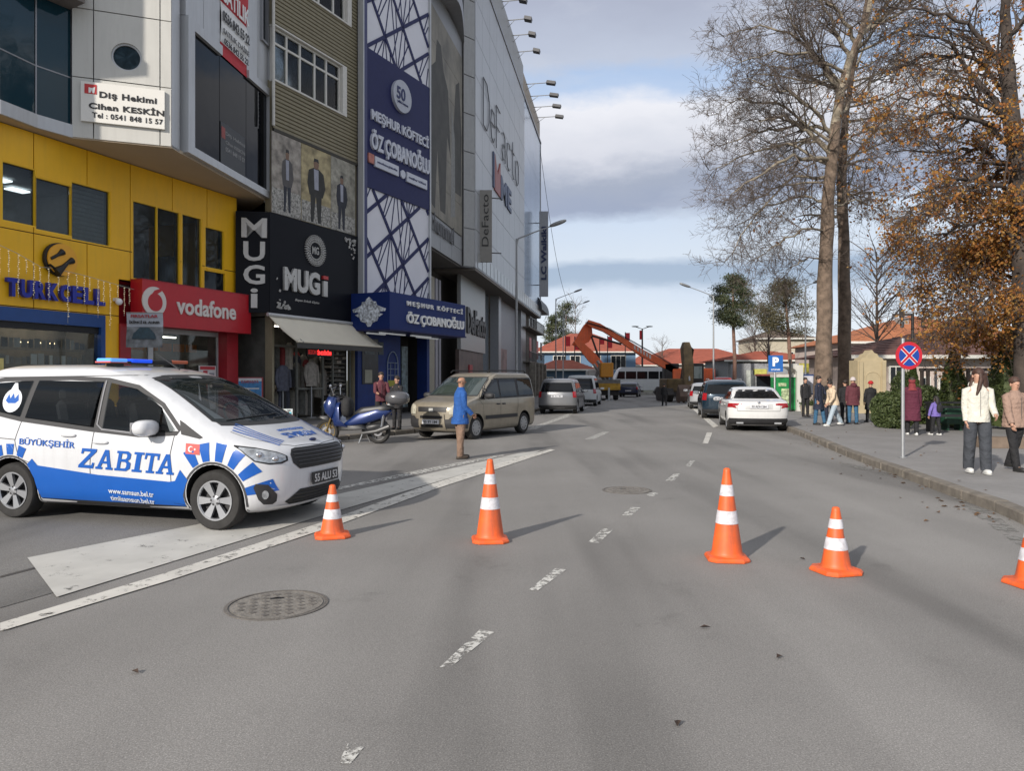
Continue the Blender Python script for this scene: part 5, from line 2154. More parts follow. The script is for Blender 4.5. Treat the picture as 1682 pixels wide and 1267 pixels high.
class Body:
 """car body as a stack of rounded plan outlines; x forward from the front axle, y left, z up"""

 def __init__(s, rows, sub=5):
  a = np.array(rows, float)
  n = len(a)
  out = []
  for i in range(n - 1):
   p0, p1, p2, p3 = a[max(i - 1, 0)], a[i], a[i + 1], a[min(i + 2, n - 1)]
   for k in range(sub):
    t = k / sub
    m1, m2 = (p2 - p0) / 2, (p3 - p1) / 2
    # limit overshoot
    h = (2 * t ** 3 - 3 * t ** 2 + 1) * p1 + (t ** 3 - 2 * t ** 2 + t) * m1 + (-2 * t ** 3 + 3 * t ** 2) * p2 + (t ** 3 - t ** 2) * m2
    h = np.clip(h, np.minimum(p1, p2), np.maximum(p1, p2))
    out.append(h)
  out.append(a[-1])
  s.t = np.array(out)

 def at(s, z):
  return [np.interp(z, s.t[:, 0], s.t[:, k]) for k in range(1, 6)]     # xf, xr, w, cf, cr

 def front(s, u, z, off=0.0):
  xf, xr, w, cf, cr = s.at(z)
  ph = abs(u) * math.pi / 2
  c = max(math.cos(ph), 0) ** (2 / Q_)
  y = (w) * math.sin(ph) ** (2 / P_)
  return Vector((xf - cf + cf * c + off * max(c, .15), math.copysign(y + off * math.sin(ph), u), z))

 def rear(s, u, z, off=0.0):
  xf, xr, w, cf, cr = s.at(z)
  ph = abs(u) * math.pi / 2
  c = max(math.cos(ph), 0) ** (2 / Q_)
  y = (w) * math.sin(ph) ** (2 / P_)
  return Vector((xr + cr - cr * c - off * max(c, .15), math.copysign(y + off * math.sin(ph), u), z))

 def hw(s, x, z):
  xf, xr, w, cf, cr = s.at(z)
  if x > xf - cf:
   X = min(1, (x - (xf - cf)) / max(cf, 1e-6))
  elif x < xr + cr:
   X = min(1, ((xr + cr) - x) / max(cr, 1e-6))
  else:
   X = 0
  return w * (1 - X ** Q_) ** (1 / P_)

 def side(s, x, z, off=0.0, sg=-1):
  return Vector((x, sg * (s.hw(x, z) + off), z))

 def hood(s, x, y, off=0.0, z0=.6, z1=1.2):
  a, b = z0, z1
  for _ in range(22):
   m = (a + b) / 2
   xf, xr, w, cf, cr = s.at(m)
   t = min(abs(y) / w, .999)
   xx = xf - cf * (1 - (1 - t ** P_) ** (1 / Q_))
   if xx > x:
    a = m
   else:
    b = m
  return Vector((x, y, (a + b) / 2 + off))

 def ring(s, row, n=14, m=10):
  z, xf, xr, w, cf, cr = row
  pts = []
  for i in range(-n, n + 1):
   ph = abs(i) / n * math.pi / 2
   pts.append((xf - cf + cf * max(math.cos(ph), 0) ** (2 / Q_), math.copysign(w * math.sin(ph) ** (2 / P_), i), z))
  for k in range(1, m):
   pts.append((xf - cf + (xr + cr - xf + cf) * k / m, w, z))
  for i in range(n, -n - 1, -1):
   ph = abs(i) / n * math.pi / 2
   pts.append((xr + cr - cr * max(math.cos(ph), 0) ** (2 / Q_), math.copysign(w * math.sin(ph) ** (2 / P_), i), z))
  for k in range(1, m):
   pts.append((xr + cr + (xf - cf - xr - cr) * k / m, -w, z))
  return pts

 def shell(s, name, paint, parent, wheels, ra, extra=None):
  mb = MB()
  mb.loft([s.ring(r) for r in s.t])
  me = mb.mesh(name, [paint, M_BLACK])
  o = ob(name, me)
  cut = MB()
  for x in wheels:
   for sg in (-1, 1):
    cut.lathe([(ra, sg * .52), (ra, sg * 1.3)], c=(x, 0, ra * .98), n=32, axis='y')
  cm = cut.mesh('cut', [M_BLACK])
  more = [ob('cutter', q.mesh('cut', [M_BLACK])) for q in (extra or [])]
  co = ob('cutter', cm)
  md = o.modifiers.new('b', 'BOOLEAN')
  md.operation = 'DIFFERENCE'
  md.solver = 'EXACT'
  md.object = co
  try:
   md.material_mode = 'TRANSFER'
  except Exception:
   pass
  for q in more:
   m2 = o.modifiers.new('b', 'BOOLEAN')
   m2.operation = 'DIFFERENCE'
   m2.solver = 'EXACT'
   m2.object = q
   m2.material_mode = 'TRANSFER'
  dg = bpy.context.evaluated_depsgraph_get()
  nm = bpy.data.meshes.new_from_object(o.evaluated_get(dg))
  nm.name = name
  for q in more:
   bpy.data.objects.remove(q)
  bpy.data.objects.remove(o)
  bpy.data.objects.remove(co)
  nm.polygons.foreach_set('use_smooth', [True] * len(nm.polygons))
  nm.set_sharp_from_angle(angle=R(38))
  return ob(name, nm, parent)


def subdivided(poly, maxlen=.07):
 """triangulated polygon cut into small faces so that it can follow a curved skin"""
 bm = bmesh.new()
 vs = [bm.verts.new((p[0], p[1], 0)) for p in poly]
 for t in tessellate_polygon([[Vector((p[0], p[1], 0)) for p in poly]]):
  try:
   bm.faces.new([vs[i] for i in t])
  except ValueError:
   pass
 for _ in range(6):
  ed = [e for e in bm.edges if e.calc_length() > maxlen]
  if not ed:
   break
  bmesh.ops.subdivide_edges(bm, edges=ed, cuts=1, use_grid_fill=True)
  bmesh.ops.triangulate(bm, faces=[f for f in bm.faces if len(f.verts) > 4])
 bm.verts.index_update()
 V = [(v.co.x, v.co.y) for v in bm.verts]
 Fs = [[v.index for v in f.verts] for f in bm.faces]
 bm.free()
 return V, Fs


def patch(mb, fn, poly, off=.004, m=0, maxlen=.07, **k):
 V, Fs = subdivided(poly, maxlen)
 mb.add([fn(a, b, off, **k) for a, b in V], Fs, m)
 return mb


def patch_obj(name, fn, polys, m, parent, off=.004, maxlen=.07, th=0.0, **k):
 mb = MB()
 for p in polys:
  patch(mb, fn, p, off, 0, maxlen, **k)
 o = mb.build(name, m, parent, smooth=60, recalc=True)
 return o


def line_poly(pts, w):
 """thin strip along a 2D polyline"""
 out = []
 L, Rr = [], []
 for i, p in enumerate(pts):
  a, b = Vector(pts[max(i - 1, 0)]), Vector(pts[min(i + 1, len(pts) - 1)])
  t = (b - a).normalized()
  n = Vector((-t.y, t.x)) * w / 2
  L.append((p[0] + n.x, p[1] + n.y))
  Rr.append((p[0] - n.x, p[1] - n.y))
 for i in range(len(pts) - 1):
  out.append([L[i], L[i + 1], Rr[i + 1], Rr[i]])
 return out


def text_patch(txt, fn, cx, cz, w, h, m, parent, name='lettering', off=.006, flip=False, rot=0.0, slope=0.0, **k):
 kk = {q: k.pop(q) for q in ('bold', 'shear', 'track') if q in k}
 me = text_mesh(txt, w, h, name, m, depth=.003, **kk)
 bm = bmesh.new()
 bm.from_mesh(me)
 bmesh.ops.delete(bm, geom=[f for f in bm.faces if all(abs(v.co.y) < 1e-6 for v in f.verts)], context='FACES')
 ed = [e for e in bm.edges if e.calc_length() > .08]
 if ed:
  bmesh.ops.subdivide_edges(bm, edges=ed, cuts=2)
 c, s_ = math.cos(rot), math.sin(rot)
 for v in bm.verts:
  a, b = (-v.co.x if flip else v.co.x), v.co.z
  a, b = a * c - b * s_, a * s_ + b * c
  b += a * slope
  p = fn(cx + a, cz + b, off + (.003 if v.co.y < 0 else 0), **k)
  v.co = p
 bm.to_mesh(me)
 bm.free()
 return ob(name, me, parent)


_W = {}
M_ALLOY = mat('alloy', (.45, .46, .48), .3, metal=.7, var=.05)
M_TYRE = mat('tyre', (.022, .021, .02), .85, var=.25, vs=10, bump=.2)
M_RIMDARK = mat('rim_dark', (.03, .03, .032), .6, var=0)


def wheel(parent, x, y, r, wd, spokes=5, style='alloy'):
 key = (r, wd, spokes, style)
 if key not in _W:
  t = MB()
  prof = [(r * .66, -wd * .42), (r * .80, -wd * .5), (r * .93, -wd * .48), (r * .985, -wd * .38), (r, -wd * .2), (r, wd * .2), (r * .985, wd * .38), (r * .93, wd * .48), (r * .8, wd * .5), (r * .66, wd * .42)]
  t.lathe(prof, n=36, axis='y', close=True)
  tm = t.mesh('tyre', M_TYRE, smooth=40)
  rm = MB()
  ro = r * .665
  rm.lathe([(ro * 1.01, -wd * .44), (ro * .96, -wd * .45), (ro * .90, -wd * .42), (ro * .88, -wd * .1), (.02, -wd * .06)], n=32, axis='y', m=1, cap=False)
  rm.lathe([(ro, -wd * .43), (ro * 1.0, -wd * .475), (ro * .93, -wd * .475), (ro * .89, -wd * .40)], n=32, axis='y', m=0, cap=False)
  if style == 'alloy':
   for k in range(spokes):
    a = 2 * math.pi * k / spokes + .3
    for da, wdt in ((-.14, .032), (.14, .032)):
     rot = Matrix.Rotation(a + da * .5, 3, 'Y')
     L = ro * .8
     pts = [(ro * .12, -wdt * .5 * r / .3), (ro * .93, -wdt * .85 * r / .3), (ro * .93, wdt * .85 * r / .3), (ro * .12, wdt * .5 * r / .3)]
     c_ = math.tan(da * .6) * 0
     vs = []
     for yy in (-wd * .46, -wd * .30):
      for p in pts:
       q = rot @ Vector((p[0], yy + (.012 if p[0] < ro * .5 else 0), p[1] + da * .22 * r / .3 * (p[0] / ro)))
       vs.append(q)
     rm.add(vs, [(0, 1, 2, 3), (7, 6, 5, 4), (0, 4, 5, 1), (1, 5, 6, 2), (2, 6, 7, 3), (3, 7, 4, 0)], 0)
   rm.lathe([(ro * .25, -wd * .34), (ro * .24, -wd * .44), (ro * .12, -wd * .47), (.001, -wd * .475)], n=20, axis='y', m=0)
   for k in range(5):
    a = 2 * math.pi * k / 5
    rm.lathe([(.012, -wd * .40), (.012, -wd * .47), (.001, -wd * .47)], c=(math.cos(a) * ro * .2, 0, math.sin(a) * ro * .2), n=6, axis='y', m=1)
  else:
   rm.lathe([(ro * .9, -wd * .40), (ro * .8, -wd * .46), (ro * .5, -wd * .44), (ro * .3, -wd * .48), (.001, -wd * .49)], n=24, axis='y', m=0)
   for k in range(9):
    a = 2 * math.pi * k / 9
    rm.cbox((math.cos(a) * ro * .7, -wd * .455, math.sin(a) * ro * .7), (ro * .17, .008, ro * .1), Matrix.Rotation(-a, 3, 'Y'), m=1)
  rmm = rm.mesh('rim', [M_ALLOY if style == 'alloy' else mat('hubcap', (.34, .34, .34), .5, metal=.2), M_RIMDARK], smooth=35)
  _W[key] = (tm, rmm)
 tm, rmm = _W[key]
 w = ob('wheel', tm, parent)
 w.location = (x, y, r)
 if y > 0:
  w.rotation_euler = (0, 0, math.pi)
 w.rotation_euler[1] = rnd.uniform(0, 1)
 ob('rim', rmm, w)
 return w


M_CPW = mat('car_white', (.60, .61, .63), .30, var=.03, vs=2, coat=.8, dirt=.14)
M_HL = mat('headlight_glass', (.36, .38, .40), .08, metal=.4, var=.5, vs=14, coat=1)
M_TAIL = mat('tail_red', (.30, .01, .015), .15, var=.1, coat=1)
M_PLATE = mat('number_plate', (.58, .59, .62), .4, var=.08, vs=30)
M_TRIM = mat('black_trim', (.025, .025, .027), .6, var=.1)
GL_CAR = glass_mat('car_glass', (.006, .007, .008), rough=.02, spec=.4)
GL_VAN = glass_mat('van_glass', (.006, .008, .008), clear=.55, spec=.5)
GL_VANW = glass_mat('van_screen', (.02, .03, .03), clear=.62, spec=.7)
GL_WS = glass_mat('windscreen', (.02, .028, .03), rough=.03, spec=.7)


def mirror(parent, x, y, z, m, sg=-1, s=1.0):
 mb = MB()
 mb.blob((x, y + sg * .13 * s, z), (.085 * s, .13 * s, .075 * s), n=8, pw=.75)
 o = mb.build('wing_mirror', m, parent, smooth=60)
 mb = MB()
 mb.cbox((x - .01, y + sg * .02, z - .06 * s), (.1 * s, .16 * s, .05 * s))
 mb.build('mirror_foot', M_TRIM, o)
 mb = MB()
 mb.cbox((x - .078 * s, y + sg * .14 * s, z), (.01, .18 * s, .1 * s))
 mb.build('mirror_glass', M_CHROME, o)


# ---------------------------------------------------------------- the white and blue patrol van
fR, rR = G(352, 873), G(20, 852)
hd = math.atan2(fR[1] - rR[1], fR[0] - rR[0])
WB = 2.56
fx, fy = math.cos(hd), math.sin(hd)
org = (fR[0] - fy * .86, fR[1] + fx * .86)
van = thing('patrol_van', 'white municipal patrol van with blue livery and roof light bar parked across the left lane', 'van', (*org, 0), hd)
rows = [(.17, .52, -3.30, .74, .34, .3), (.21, .62, -3.36, .80, .38, .32), (.30, .69, -3.43, .845, .42, .34), (.45, .72, -3.47, .87, .46, .36), (.60, .725, -3.48, .88, .47, .36),
  (.70, .715, -3.48, .885, .47, .36), (.78, .69, -3.48, .885, .48, .36), (.84, .62, -3.48, .88, .48, .36), (.90, .48, -3.48, .875, .46, .36), (.96, .33, -3.47, .865, .44, .35), (1.02, .20, -3.46, .855, .42, .34),
  (1.06, .10, -3.45, .845, .40, .33), (1.15, -.07, -3.43, .825, .38, .32), (1.30, -.35, -3.39, .79, .37, .30), (1.43, -.62, -3.34, .755, .36, .28), (1.53, -.88, -3.27, .72, .36, .27),
  (1.60, -1.12, -3.19, .68, .36, .26), (1.64, -1.36, -3.08, .62, .36, .25), (1.665, -1.62, -2.95, .52, .30, .2), (1.675, -1.85, -2.8, .40, .2, .15), (1.68, -2.0, -2.6, .22, .1, .1)]
B = Body(rows)
dlo_cut = MB()
dlo_cut.prism([(-3.10, 1.21), (-2.46, 1.095), (-1.5, 1.005), (-.90, .96), (-.52, .975), (-.66, 1.22), (-1.0, 1.41), (-1.38, 1.485), (-2.4, 1.50), (-3.03, 1.46)], -1.3, 1.3, 'y')
ws_cut = MB()
ws_cut.prism([(.6, 1.08), (-.40, 1.52), (-1.3, 1.5), (-1.3, .985), (-.1, .985), (.1, 1.08)], -.60, .60, 'y')
B.shell('body', M_CPW, van, (0, -WB), .335, [dlo_cut, ws_cut])
# seats, dashboard and steering wheel inside
M_SEAT = mat('seat_cloth', (.035, .036, .04), .9, var=.2)
for x_, y_ in ((-1.05, .38), (-1.05, -.38), (-1.95, .42), (-1.95, -.02), (-1.95, -.44)):
 mb = MB()
 mb.cbox((x_ - .22, y_, 1.05), (.14, .42 if x_ > -1.5 else .36, .46), Matrix.Rotation(R(-12), 3, 'Y'), bev=.05)
 mb.cbox((x_ - .29, y_, 1.34), (.09, .24, .15), bev=.04)
 mb.build('seat', M_SEAT, van)
mb = MB()
mb.cbox((-.28, 0, 1.01), (.5, 1.15, .09), bev=.04)
mb.build('dashboard', M_SEAT, van)
mb = MB()
rot_ = Matrix.Rotation(R(62), 3, 'Y')
mb.tube([Vector((-.66, .38, 1.08)) + rot_ @ Vector((.17 * math.cos(a), .17 * math.sin(a), 0)) for a in np.linspace(0, 6.28, 19)], .014, 6)
mb.build('steering_wheel', M_BLACK, van)
mb = MB()
mb.cbox((-.62, 0, 1.42), (.03, .2, .06))
mb.build('rear_view_mirror', M_BLACK, van)
for x in (0, -WB):
 for sg in (-1, 1):
  wheel(van, x, sg * .77, .302, .19, spokes=6)
# under tray and sill
mb = MB()
mb.box(-3.2, .4, -.6, .6, .16, .3)
mb.build('underbody', M_BLACK, van)
for sg in (-1, 1):
 patch_obj('sill_trim', B.side, [[(-2.2, .175), (-.36, .175), (-.36, .225), (-2.2, .235)]], M_TRIM, van, off=.006, sg=sg)
 # arch lips

 for cxw in (0, -WB):
  pts = [(cxw + .355 * math.cos(a), .325 + .355 * math.sin(a)) for a in np.linspace(-.35, math.pi + .35, 22)]
  patch_obj('wheel_arch', B.side, line_poly(pts, .022), mat('arch_lip', (.05, .05, .055), .5, var=0), van, off=.004, sg=sg)
 dlo = [(-3.20, 1.20), (-2.95, 1.16), (-2.45, 1.075), (-1.5, .985), (-.90, .94), (-.44, .965), (-.40, 1.0), (-.65, 1.25), (-1.0, 1.43), (-1.4, 1.505), (-1.9, 1.525), (-2.8, 1.51), (-3.12, 1.47)]
 patch_obj('window_surround', B.side, line_poly(dlo + [dlo[0]], .045) + [[(-1.47, 1.0), (-1.35, .99), (-1.35, 1.5), (-1.45, 1.5)], [(-2.48, 1.09), (-2.41, 1.08), (-2.32, 1.51), (-2.40, 1.51)]], M_TRIM, van, off=.004, sg=sg)
 panes = [[(-3.12, 1.22), (-2.47, 1.11), (-2.39, 1.49), (-3.05, 1.465)], [(-2.40, 1.10), (-1.52, 1.02), (-1.46, 1.485), (-2.32, 1.5)],
             [(-1.36, 1.00), (-.92, .965), (-.66, .965), (-.66, 1.21), (-.80, 1.32), (-1.02, 1.405), (-1.36, 1.475)], [(-.63, .968), (-.50, .972), (-.46, 1.0), (-.63, 1.18)]]
 for p in panes:
  patch_obj('side_window', B.side, [p], GL_VAN, van, off=.008, sg=sg)
 patch_obj('pillar_trim', B.side, line_poly([(-1.42, 1.5), (-1.43, 1.04), (-1.36, .99), (-.92, .955)], .018), M_CHROME if False else mat('pillar_grey', (.2, .2, .21), .3), van, off=.011, sg=sg)
 # A pillar quarter
 patch_obj('quarter_trim', B.side, [[(-.42, 1.10), (-.36, 1.07), (-.12, .93), (-.16, .915), (-.38, .955)]], M_TRIM, van, off=.006, sg=sg)
 seams = []
 for s_ in ([(-.46, .95), (-.50, .75), (-.50, .25), (-.36, .235)], [(-1.46, .975), (-1.50, .6), (-1.50, .24)], [(-2.44, 1.07), (-2.50, .85), (-2.44, .66), (-2.24, .60), (-2.18, .25)], [(-2.50, .86), (-3.2, .9)],
               [(-3.2, 1.53), (-1.0, 1.555), (-.72, 1.47)]):
  seams += line_poly(s_, .007)
 patch_obj('door_seam', B.side, seams, M_BLACK, van, off=.003, sg=sg)
 # livery
 M_LIV = mat('livery_blue', (.004, .09, .40), .3, var=.03, coat=.6)
 bl = [(-2.20, .235), (-.365, .222), (-.37, .34), (-.33, .44), (-.30, .50), (-.385, .60), (-.45, .485), (-.52, .474), (-1.4, .515), (-2.19, .590), (-2.26, .66), (-2.33, .60), (-2.245, .45)]
 patch_obj('livery_band', B.side, [bl], M_LIV, van, off=.0045, sg=sg)
 rays = []
 for cxw, angs in ((0, (14, 36, 58, 80, 101, 121)), (-WB, (70, 90, 110, 130, 150, 170))):
  for a in angs:
   a0, a1 = R(a - 6), R(a + 6)
   r0_, r1_ = .385, ((.57 if a > 30 else .60) if cxw == 0 else .50)
   if cxw == 0 and a < 20:
    r0_ = .37
   rays.append([(cxw + r0_ * math.cos(a0), .315 + r0_ * math.sin(a0)), (cxw + r1_ * math.cos(a0 - .01), .315 + r1_ * math.sin(a0)),
                         (cxw + r1_ * math.cos(a1), .315 + r1_ * math.sin(a1)), (cxw + r0_ * math.cos(a1), .315 + r0_ * math.sin(a1))])
 for q in rays:
  patch_obj('livery_ray', B.side, [q], M_LIV, van, off=.0045, sg=sg)
 # handles
 for xh, zh in ((-1.36, .855), (-1.78, .92)):
  p = B.side(xh, zh, .012, sg)
  mb = MB()
  mb.blob(p, (.10, .018, .018), n=6, pw=.7)
  mb.build('door_handle', M_CPW, van, smooth=60)
 mirror(van, -.72, sg * .83, 1.02, M_CPW, sg, 1.1)
 # front lights
 hl = [(.40, .755), (.46, .785), (.64, .835), (.83, .862), (.86, .85), (.82, .77), (.74, .70), (.58, .665), (.44, .665), (.37, .69), (.37, .735)]
 pl_ = [(sg * a, b) for a, b in hl]
 patch_obj('headlight_rim', B.front, [pl_], M_BLACK, van, off=.005, maxlen=.04)
 cx_ = sum(p[0] for p in pl_) / len(pl_)
 cz_ = sum(p[1] for p in pl_) / len(pl_)
 h_ = patch_obj('headlight', B.front, [[(cx_ + (a - cx_) * .9, cz_ + (b - cz_) * .82) for a, b in pl_]], M_HL, van, off=.009, maxlen=.04)
 for u_, z_ in ((.50, .72), (.66, .765)):
  p = B.front(sg * u_, z_, .004)
  mb = MB()
  mb.blob(p, (.03, .045, .032), n=6)
  mb.build('lamp_bowl', M_CHROME, h_, smooth=60)
 patch_obj('fog_recess', B.front, [[(sg * a, b) for a, b in ((.50, .29), (.50, .36), (.60, .465), (.74, .48), (.77, .44), (.72, .32), (.65, .265), (.54, .26))]], M_TRIM, van, off=.005, maxlen=.04)
 patch_obj('fog_lamp', B.front, [[(sg * (.635 + .04 * math.cos(a)), .365 + .045 * math.sin(a)) for a in np.linspace(0, 6.28, 14)[:-1]]], M_HL, van, off=.012, maxlen=.04)
SLAB = {'Z': [[(.05, .80), (.05, 1), (1, 1), (1, .86), (.32, .16), (.82, .16), (.86, .30), (.98, .30), (.95, 0), (0, 0), (0, .13), (.68, .85), (.20, .85), (.17, .72), (.05, .72)]],
  'A': [[(0, 0), (0, .12), (.10, .12), (.40, 1), (.62, 1), (.90, .12), (1, .12), (1, 0), (.60, 0), (.60, .12), (.70, .12), (.645, .30), (.36, .30), (.30, .12), (.40, .12), (.40, 0)], [(.40, .42), (.605, .42), (.51, .76)]],
  'B': [[(0, 0), (0, .12), (.12, .12), (.12, .88), (0, .88), (0, 1), (.70, 1), (.90, .88), (.90, .64), (.76, .53), (.96, .42), (.96, .14), (.74, 0)], [(.33, .60), (.60, .60), (.68, .68), (.68, .80), (.60, .87), (.33, .87)], [(.33, .13), (.64, .13), (.72, .20), (.72, .38), (.62, .46), (.33, .46)]],
  'I': [[(0, 0), (0, .12), (.25, .12), (.25, .88), (0, .88), (0, 1), (1, 1), (1, .88), (.75, .88), (.75, .12), (1, .12), (1, 0)]],
  'T': [[(.22, 0), (.22, .12), (.38, .12), (.38, .87), (.14, .87), (.11, .68), (0, .68), (0, 1), (1, 1), (1, .68), (.89, .68), (.86, .87), (.62, .87), (.62, .12), (.78, .12), (.78, 0)]]}
for ch, x0, w_ in (('Z', -1.625, .20), ('A', -1.405, .215), ('B', -1.165, .195), ('I', -.950, .12), ('T', -.815, .175), ('A', -.655, .215)):
 mb = MB()
 loops = [[(x0 + a * w_ + (b - .5) * .05, .668 + (b - .5) * .205 - (x0 + a * w_ + 1.05) * .035) for a, b in lp_] for lp_ in SLAB[ch]]
 flat_ = [p for lp_ in loops for p in lp_]
 tri = tessellate_polygon([[Vector((p[0], p[1], 0)) for p in lp_] for lp_ in loops])
 mb.add([B.side(a, b, .007) for a, b in flat_], [tuple(q) for q in tri])
 mb.build('letter', M_LIV, van)
text_patch('BÜYÜKŞEHİR', B.side, -2.06, .832, .74, .105, M_LIV, van, bold=.01, off=.005, slope=-.035)
M_LW3 = mat('livery_white', (.62, .66, .72), .4)
text_patch('www.samsun.bel.tr', B.side, -1.0, .343, .56, .055, M_LW3, van, bold=.01, off=.009, slope=-.04)
text_patch('timlisamsun.bel.tr', B.side, -1.0, .265, .54, .055, M_LW3, van, bold=.01, off=.009, slope=-.04)
patch_obj('flag_sticker', B.side, [[(-.315, .765), (-.15, .755), (-.15, .86), (-.315, .87)]], mat('flag_red', (.55, .10, .09), .5), van, off=.005, sg=-1)
cr_ = [(-.255 + .03 * math.cos(a), .812 + .03 * math.sin(a)) for a in np.linspace(.6, 5.7, 14)] + [(-.248 + .022 * math.cos(a), .812 + .022 * math.sin(a)) for a in np.linspace(5.5, .8, 12)]
patch_obj('flag_crescent', B.side, [cr_], M_LWHITE, van, off=.007, sg=-1)
st_ = [(-.205 + (.014 if k % 2 == 0 else .006) * math.cos(R(36 * k + 180)), .81 + (.014 if k % 2 == 0 else .006) * math.sin(R(36 * k + 180))) for k in range(10)]
patch_obj('flag_star', B.side, [st_], M_LWHITE, van, off=.007, sg=-1)
# round city badge on the rear side window
bc = (-2.62, 1.30)
patch_obj('badge_sticker', B.side, [[(bc[0] + .13 * math.cos(a), bc[1] - .02 + .13 * math.sin(a)) for a in np.linspace(0, 6.283, 25)[:-1]], [(bc[0] - .06, bc[1] + .08), (bc[0] + .06, bc[1] + .08), (bc[0] + .02, bc[1] + .17), (bc[0] - .02, bc[1] + .17)]],
          mat('badge_white', (.6, .63, .68), .5), van, off=.012, sg=-1)
patch_obj('badge_mark', B.side, [[(bc[0] - .09, bc[1] - .02), (bc[0] - .06, bc[1] + .05), (bc[0] - .03, bc[1]), (bc[0], bc[1] + .06), (bc[0] + .03, bc[1]), (bc[0] + .07, bc[1] + .05), (bc[0] + .09, bc[1] - .02), (bc[0] + .05, bc[1] - .05), (bc[0] - .05, bc[1] - .05)]],
          M_LIV, van, off=.014, sg=-1)
# windscreen, bonnet, grille, bumper
ws = [(-.60, 1.075), (-.3, 1.066), (0, 1.063), (.3, 1.066), (.60, 1.075), (.56, 1.28), (.52, 1.50), (.25, 1.525), (0, 1.53), (-.25, 1.525), (-.52, 1.50), (-.56, 1.28)]
patch_obj('windscreen_surround', B.front, line_poly(ws + [ws[0]], .07), M_TRIM, van, off=.004, maxlen=.09)
patch_obj('windscreen', B.front, [ws], GL_VANW, van, off=.009, maxlen=.09)
mb = MB()
for a, b in (((-.45, 1.09), (.12, 1.13)), ((.02, 1.085), (.46, 1.12))):
 mb.tube([B.front(a[0] + (b[0] - a[0]) * k / 6, a[1] + (b[1] - a[1]) * k / 6, .02) for k in range(7)], .008, 5)
mb.build('wiper', M_BLACK, van)
gr = [(-.30, .80), (-.25, .81), (.25, .81), (.30, .80), (.335, .75), (.32, .66), (.25, .595), (-.25, .595), (-.32, .66), (-.335, .75)]
g_ = patch_obj('grille', B.front, [gr], M_BLACK, van, off=.006, maxlen=.05)
for k in range(5):
 z = .635 + k * .036
 wd = .30 if k > 1 else .265
 mb = MB()
 mb.tube([B.front(-wd + 2 * wd * i / 10, z, .012) for i in range(11)], .008, 4)
 mb.build('grille_bar', mat('grille_bar', (.02, .02, .022), .4), g_)
patch_obj('lower_intake', B.front, [[(-.40, .27), (-.24, .385), (.24, .385), (.40, .27), (.33, .235), (-.33, .235)]], M_BLACK, van, off=.006, maxlen=.05)
patch_obj('bumper_lip', B.front, [[(-.60, .215), (.60, .215), (.60, .232), (-.60, .232)]], M_CPW, van, off=.02, maxlen=.05)
for k in range(3):
 mb = MB()
 mb.tube([B.front(-.30 + .60 * i / 10, .27 + k * .035, .012) for i in range(11)], .006, 4)
 mb.build('intake_bar', M_TRIM, van)
zpl = .475
mb = MB()
pf = B.front(0, zpl, 0).x
mb.cbox((pf + .022, 0, zpl), (.012, .53, .125), Matrix.Rotation(R(-3), 3, 'Y'))
plt = mb.build('number_plate', mat('plate_black', (.02, .02, .022), .4, var=0), van)
tm_ = text_mesh('55 ALU 53', .47, .085, 'plate_text', mat('plate_text_w', (.5, .5, .5), .5), depth=.004)
o = ob('plate_text', tm_, plt)
o.location = (pf + .029, 0, zpl)
o.rotation_euler = (0, 0, R(90))
mb = MB()
mb.blob((B.front(0, .855, 0).x - .0, 0, .862), (.028, .065, .02), n=6)
mb.build('maker_badge', mat('badge_navy', (.01, .02, .08), .2), van, smooth=60)
# bonnet stripes and small letters
st_polys = []
for sg in (-1, 1):
 for k in range(4):
  y0 = .66 - k * .042
  st_polys += line_poly([(-.02 - k * .02 + .12, sg * (y0 + .05)), (.25, sg * y0), (.43, sg * (y0 - .05)), (.545 - k * .01, sg * (y0 - .10))], .017)
for i in range(0, len(st_polys), 3):
 patch_obj('bonnet_stripe', B.hood, st_polys[i:i + 3], M_LIV, van, off=.006, maxlen=.05)
hb = line_poly([(.10, -.74), (.30, -.70), (.52, -.56), (.62, -.40), (.665, 0), (.62, .40), (.52, .56), (.30, .70), (.10, .74)], .006)
patch_obj('bonnet_seam', B.hood, hb, M_BLACK, van, off=.002, maxlen=.05)


def hood2(a, b, off=0.0):
 return B.hood(b, -a * -1, off)


text_patch('ZABITA', hood2, 0, .44, .62, .10, M_LIV, van, bold=.02, off=.006)
text_patch('SAMSUN BÜYÜKŞEHİR', hood2, 0, .32, .5, .05, M_LIV, van, bold=.01, off=.006)
# roof light bar across the roof, antenna
bx = -1.60
lb = MB()
lb.cbox((bx, 0, 1.70), (.17, 1.12, .03))
bar = lb.build('light_bar', M_BLACK, van)
for sg in (-1, 1):
 mb = MB()
 mb.cbox((bx, sg * .44, 1.665), (.14, .10, .07))
 mb.build('bar_foot', M_BLACK, bar)
M_BLIT = mat('beacon_blue', (.01, .06, .6), .15, emit=(.01, .10, 1.0), es=.45, var=0)
M_BLIT2 = mat('beacon_pale', (.1, .35, .8), .15, emit=(.12, .4, 1.0), es=.35, var=0)
for y0, y1, m_, z0 in ((-.60, -.36, M_BLIT2, 1.70), (-.30, .02, M_BLIT, 1.70), (.04, .34, M_BLACK, 1.70), (.34, .62, mat('beacon_red', (.45, .10, .04), .25), 1.70)):
 mb = MB()
 mb.cbox((bx, (y0 + y1) / 2, z0 + .02), (.20, y1 - y0, .042), bev=.01)
 mb.build('beacon', m_, bar)
mb = MB()
mb.cbox((bx - .01, -.48, 1.70), (.205, .24, .018))
mb.build('beacon_stripe', mat('stripe_red', (.5, .1, .1)), bar)
mb = MB()
a0_ = B.front(0, 1.62, 0)
mb.tube([(-1.12, 0, 1.625), (-1.18, 0, 1.66), (-1.42, 0, 1.80)], [.012, .01, .004], 5)
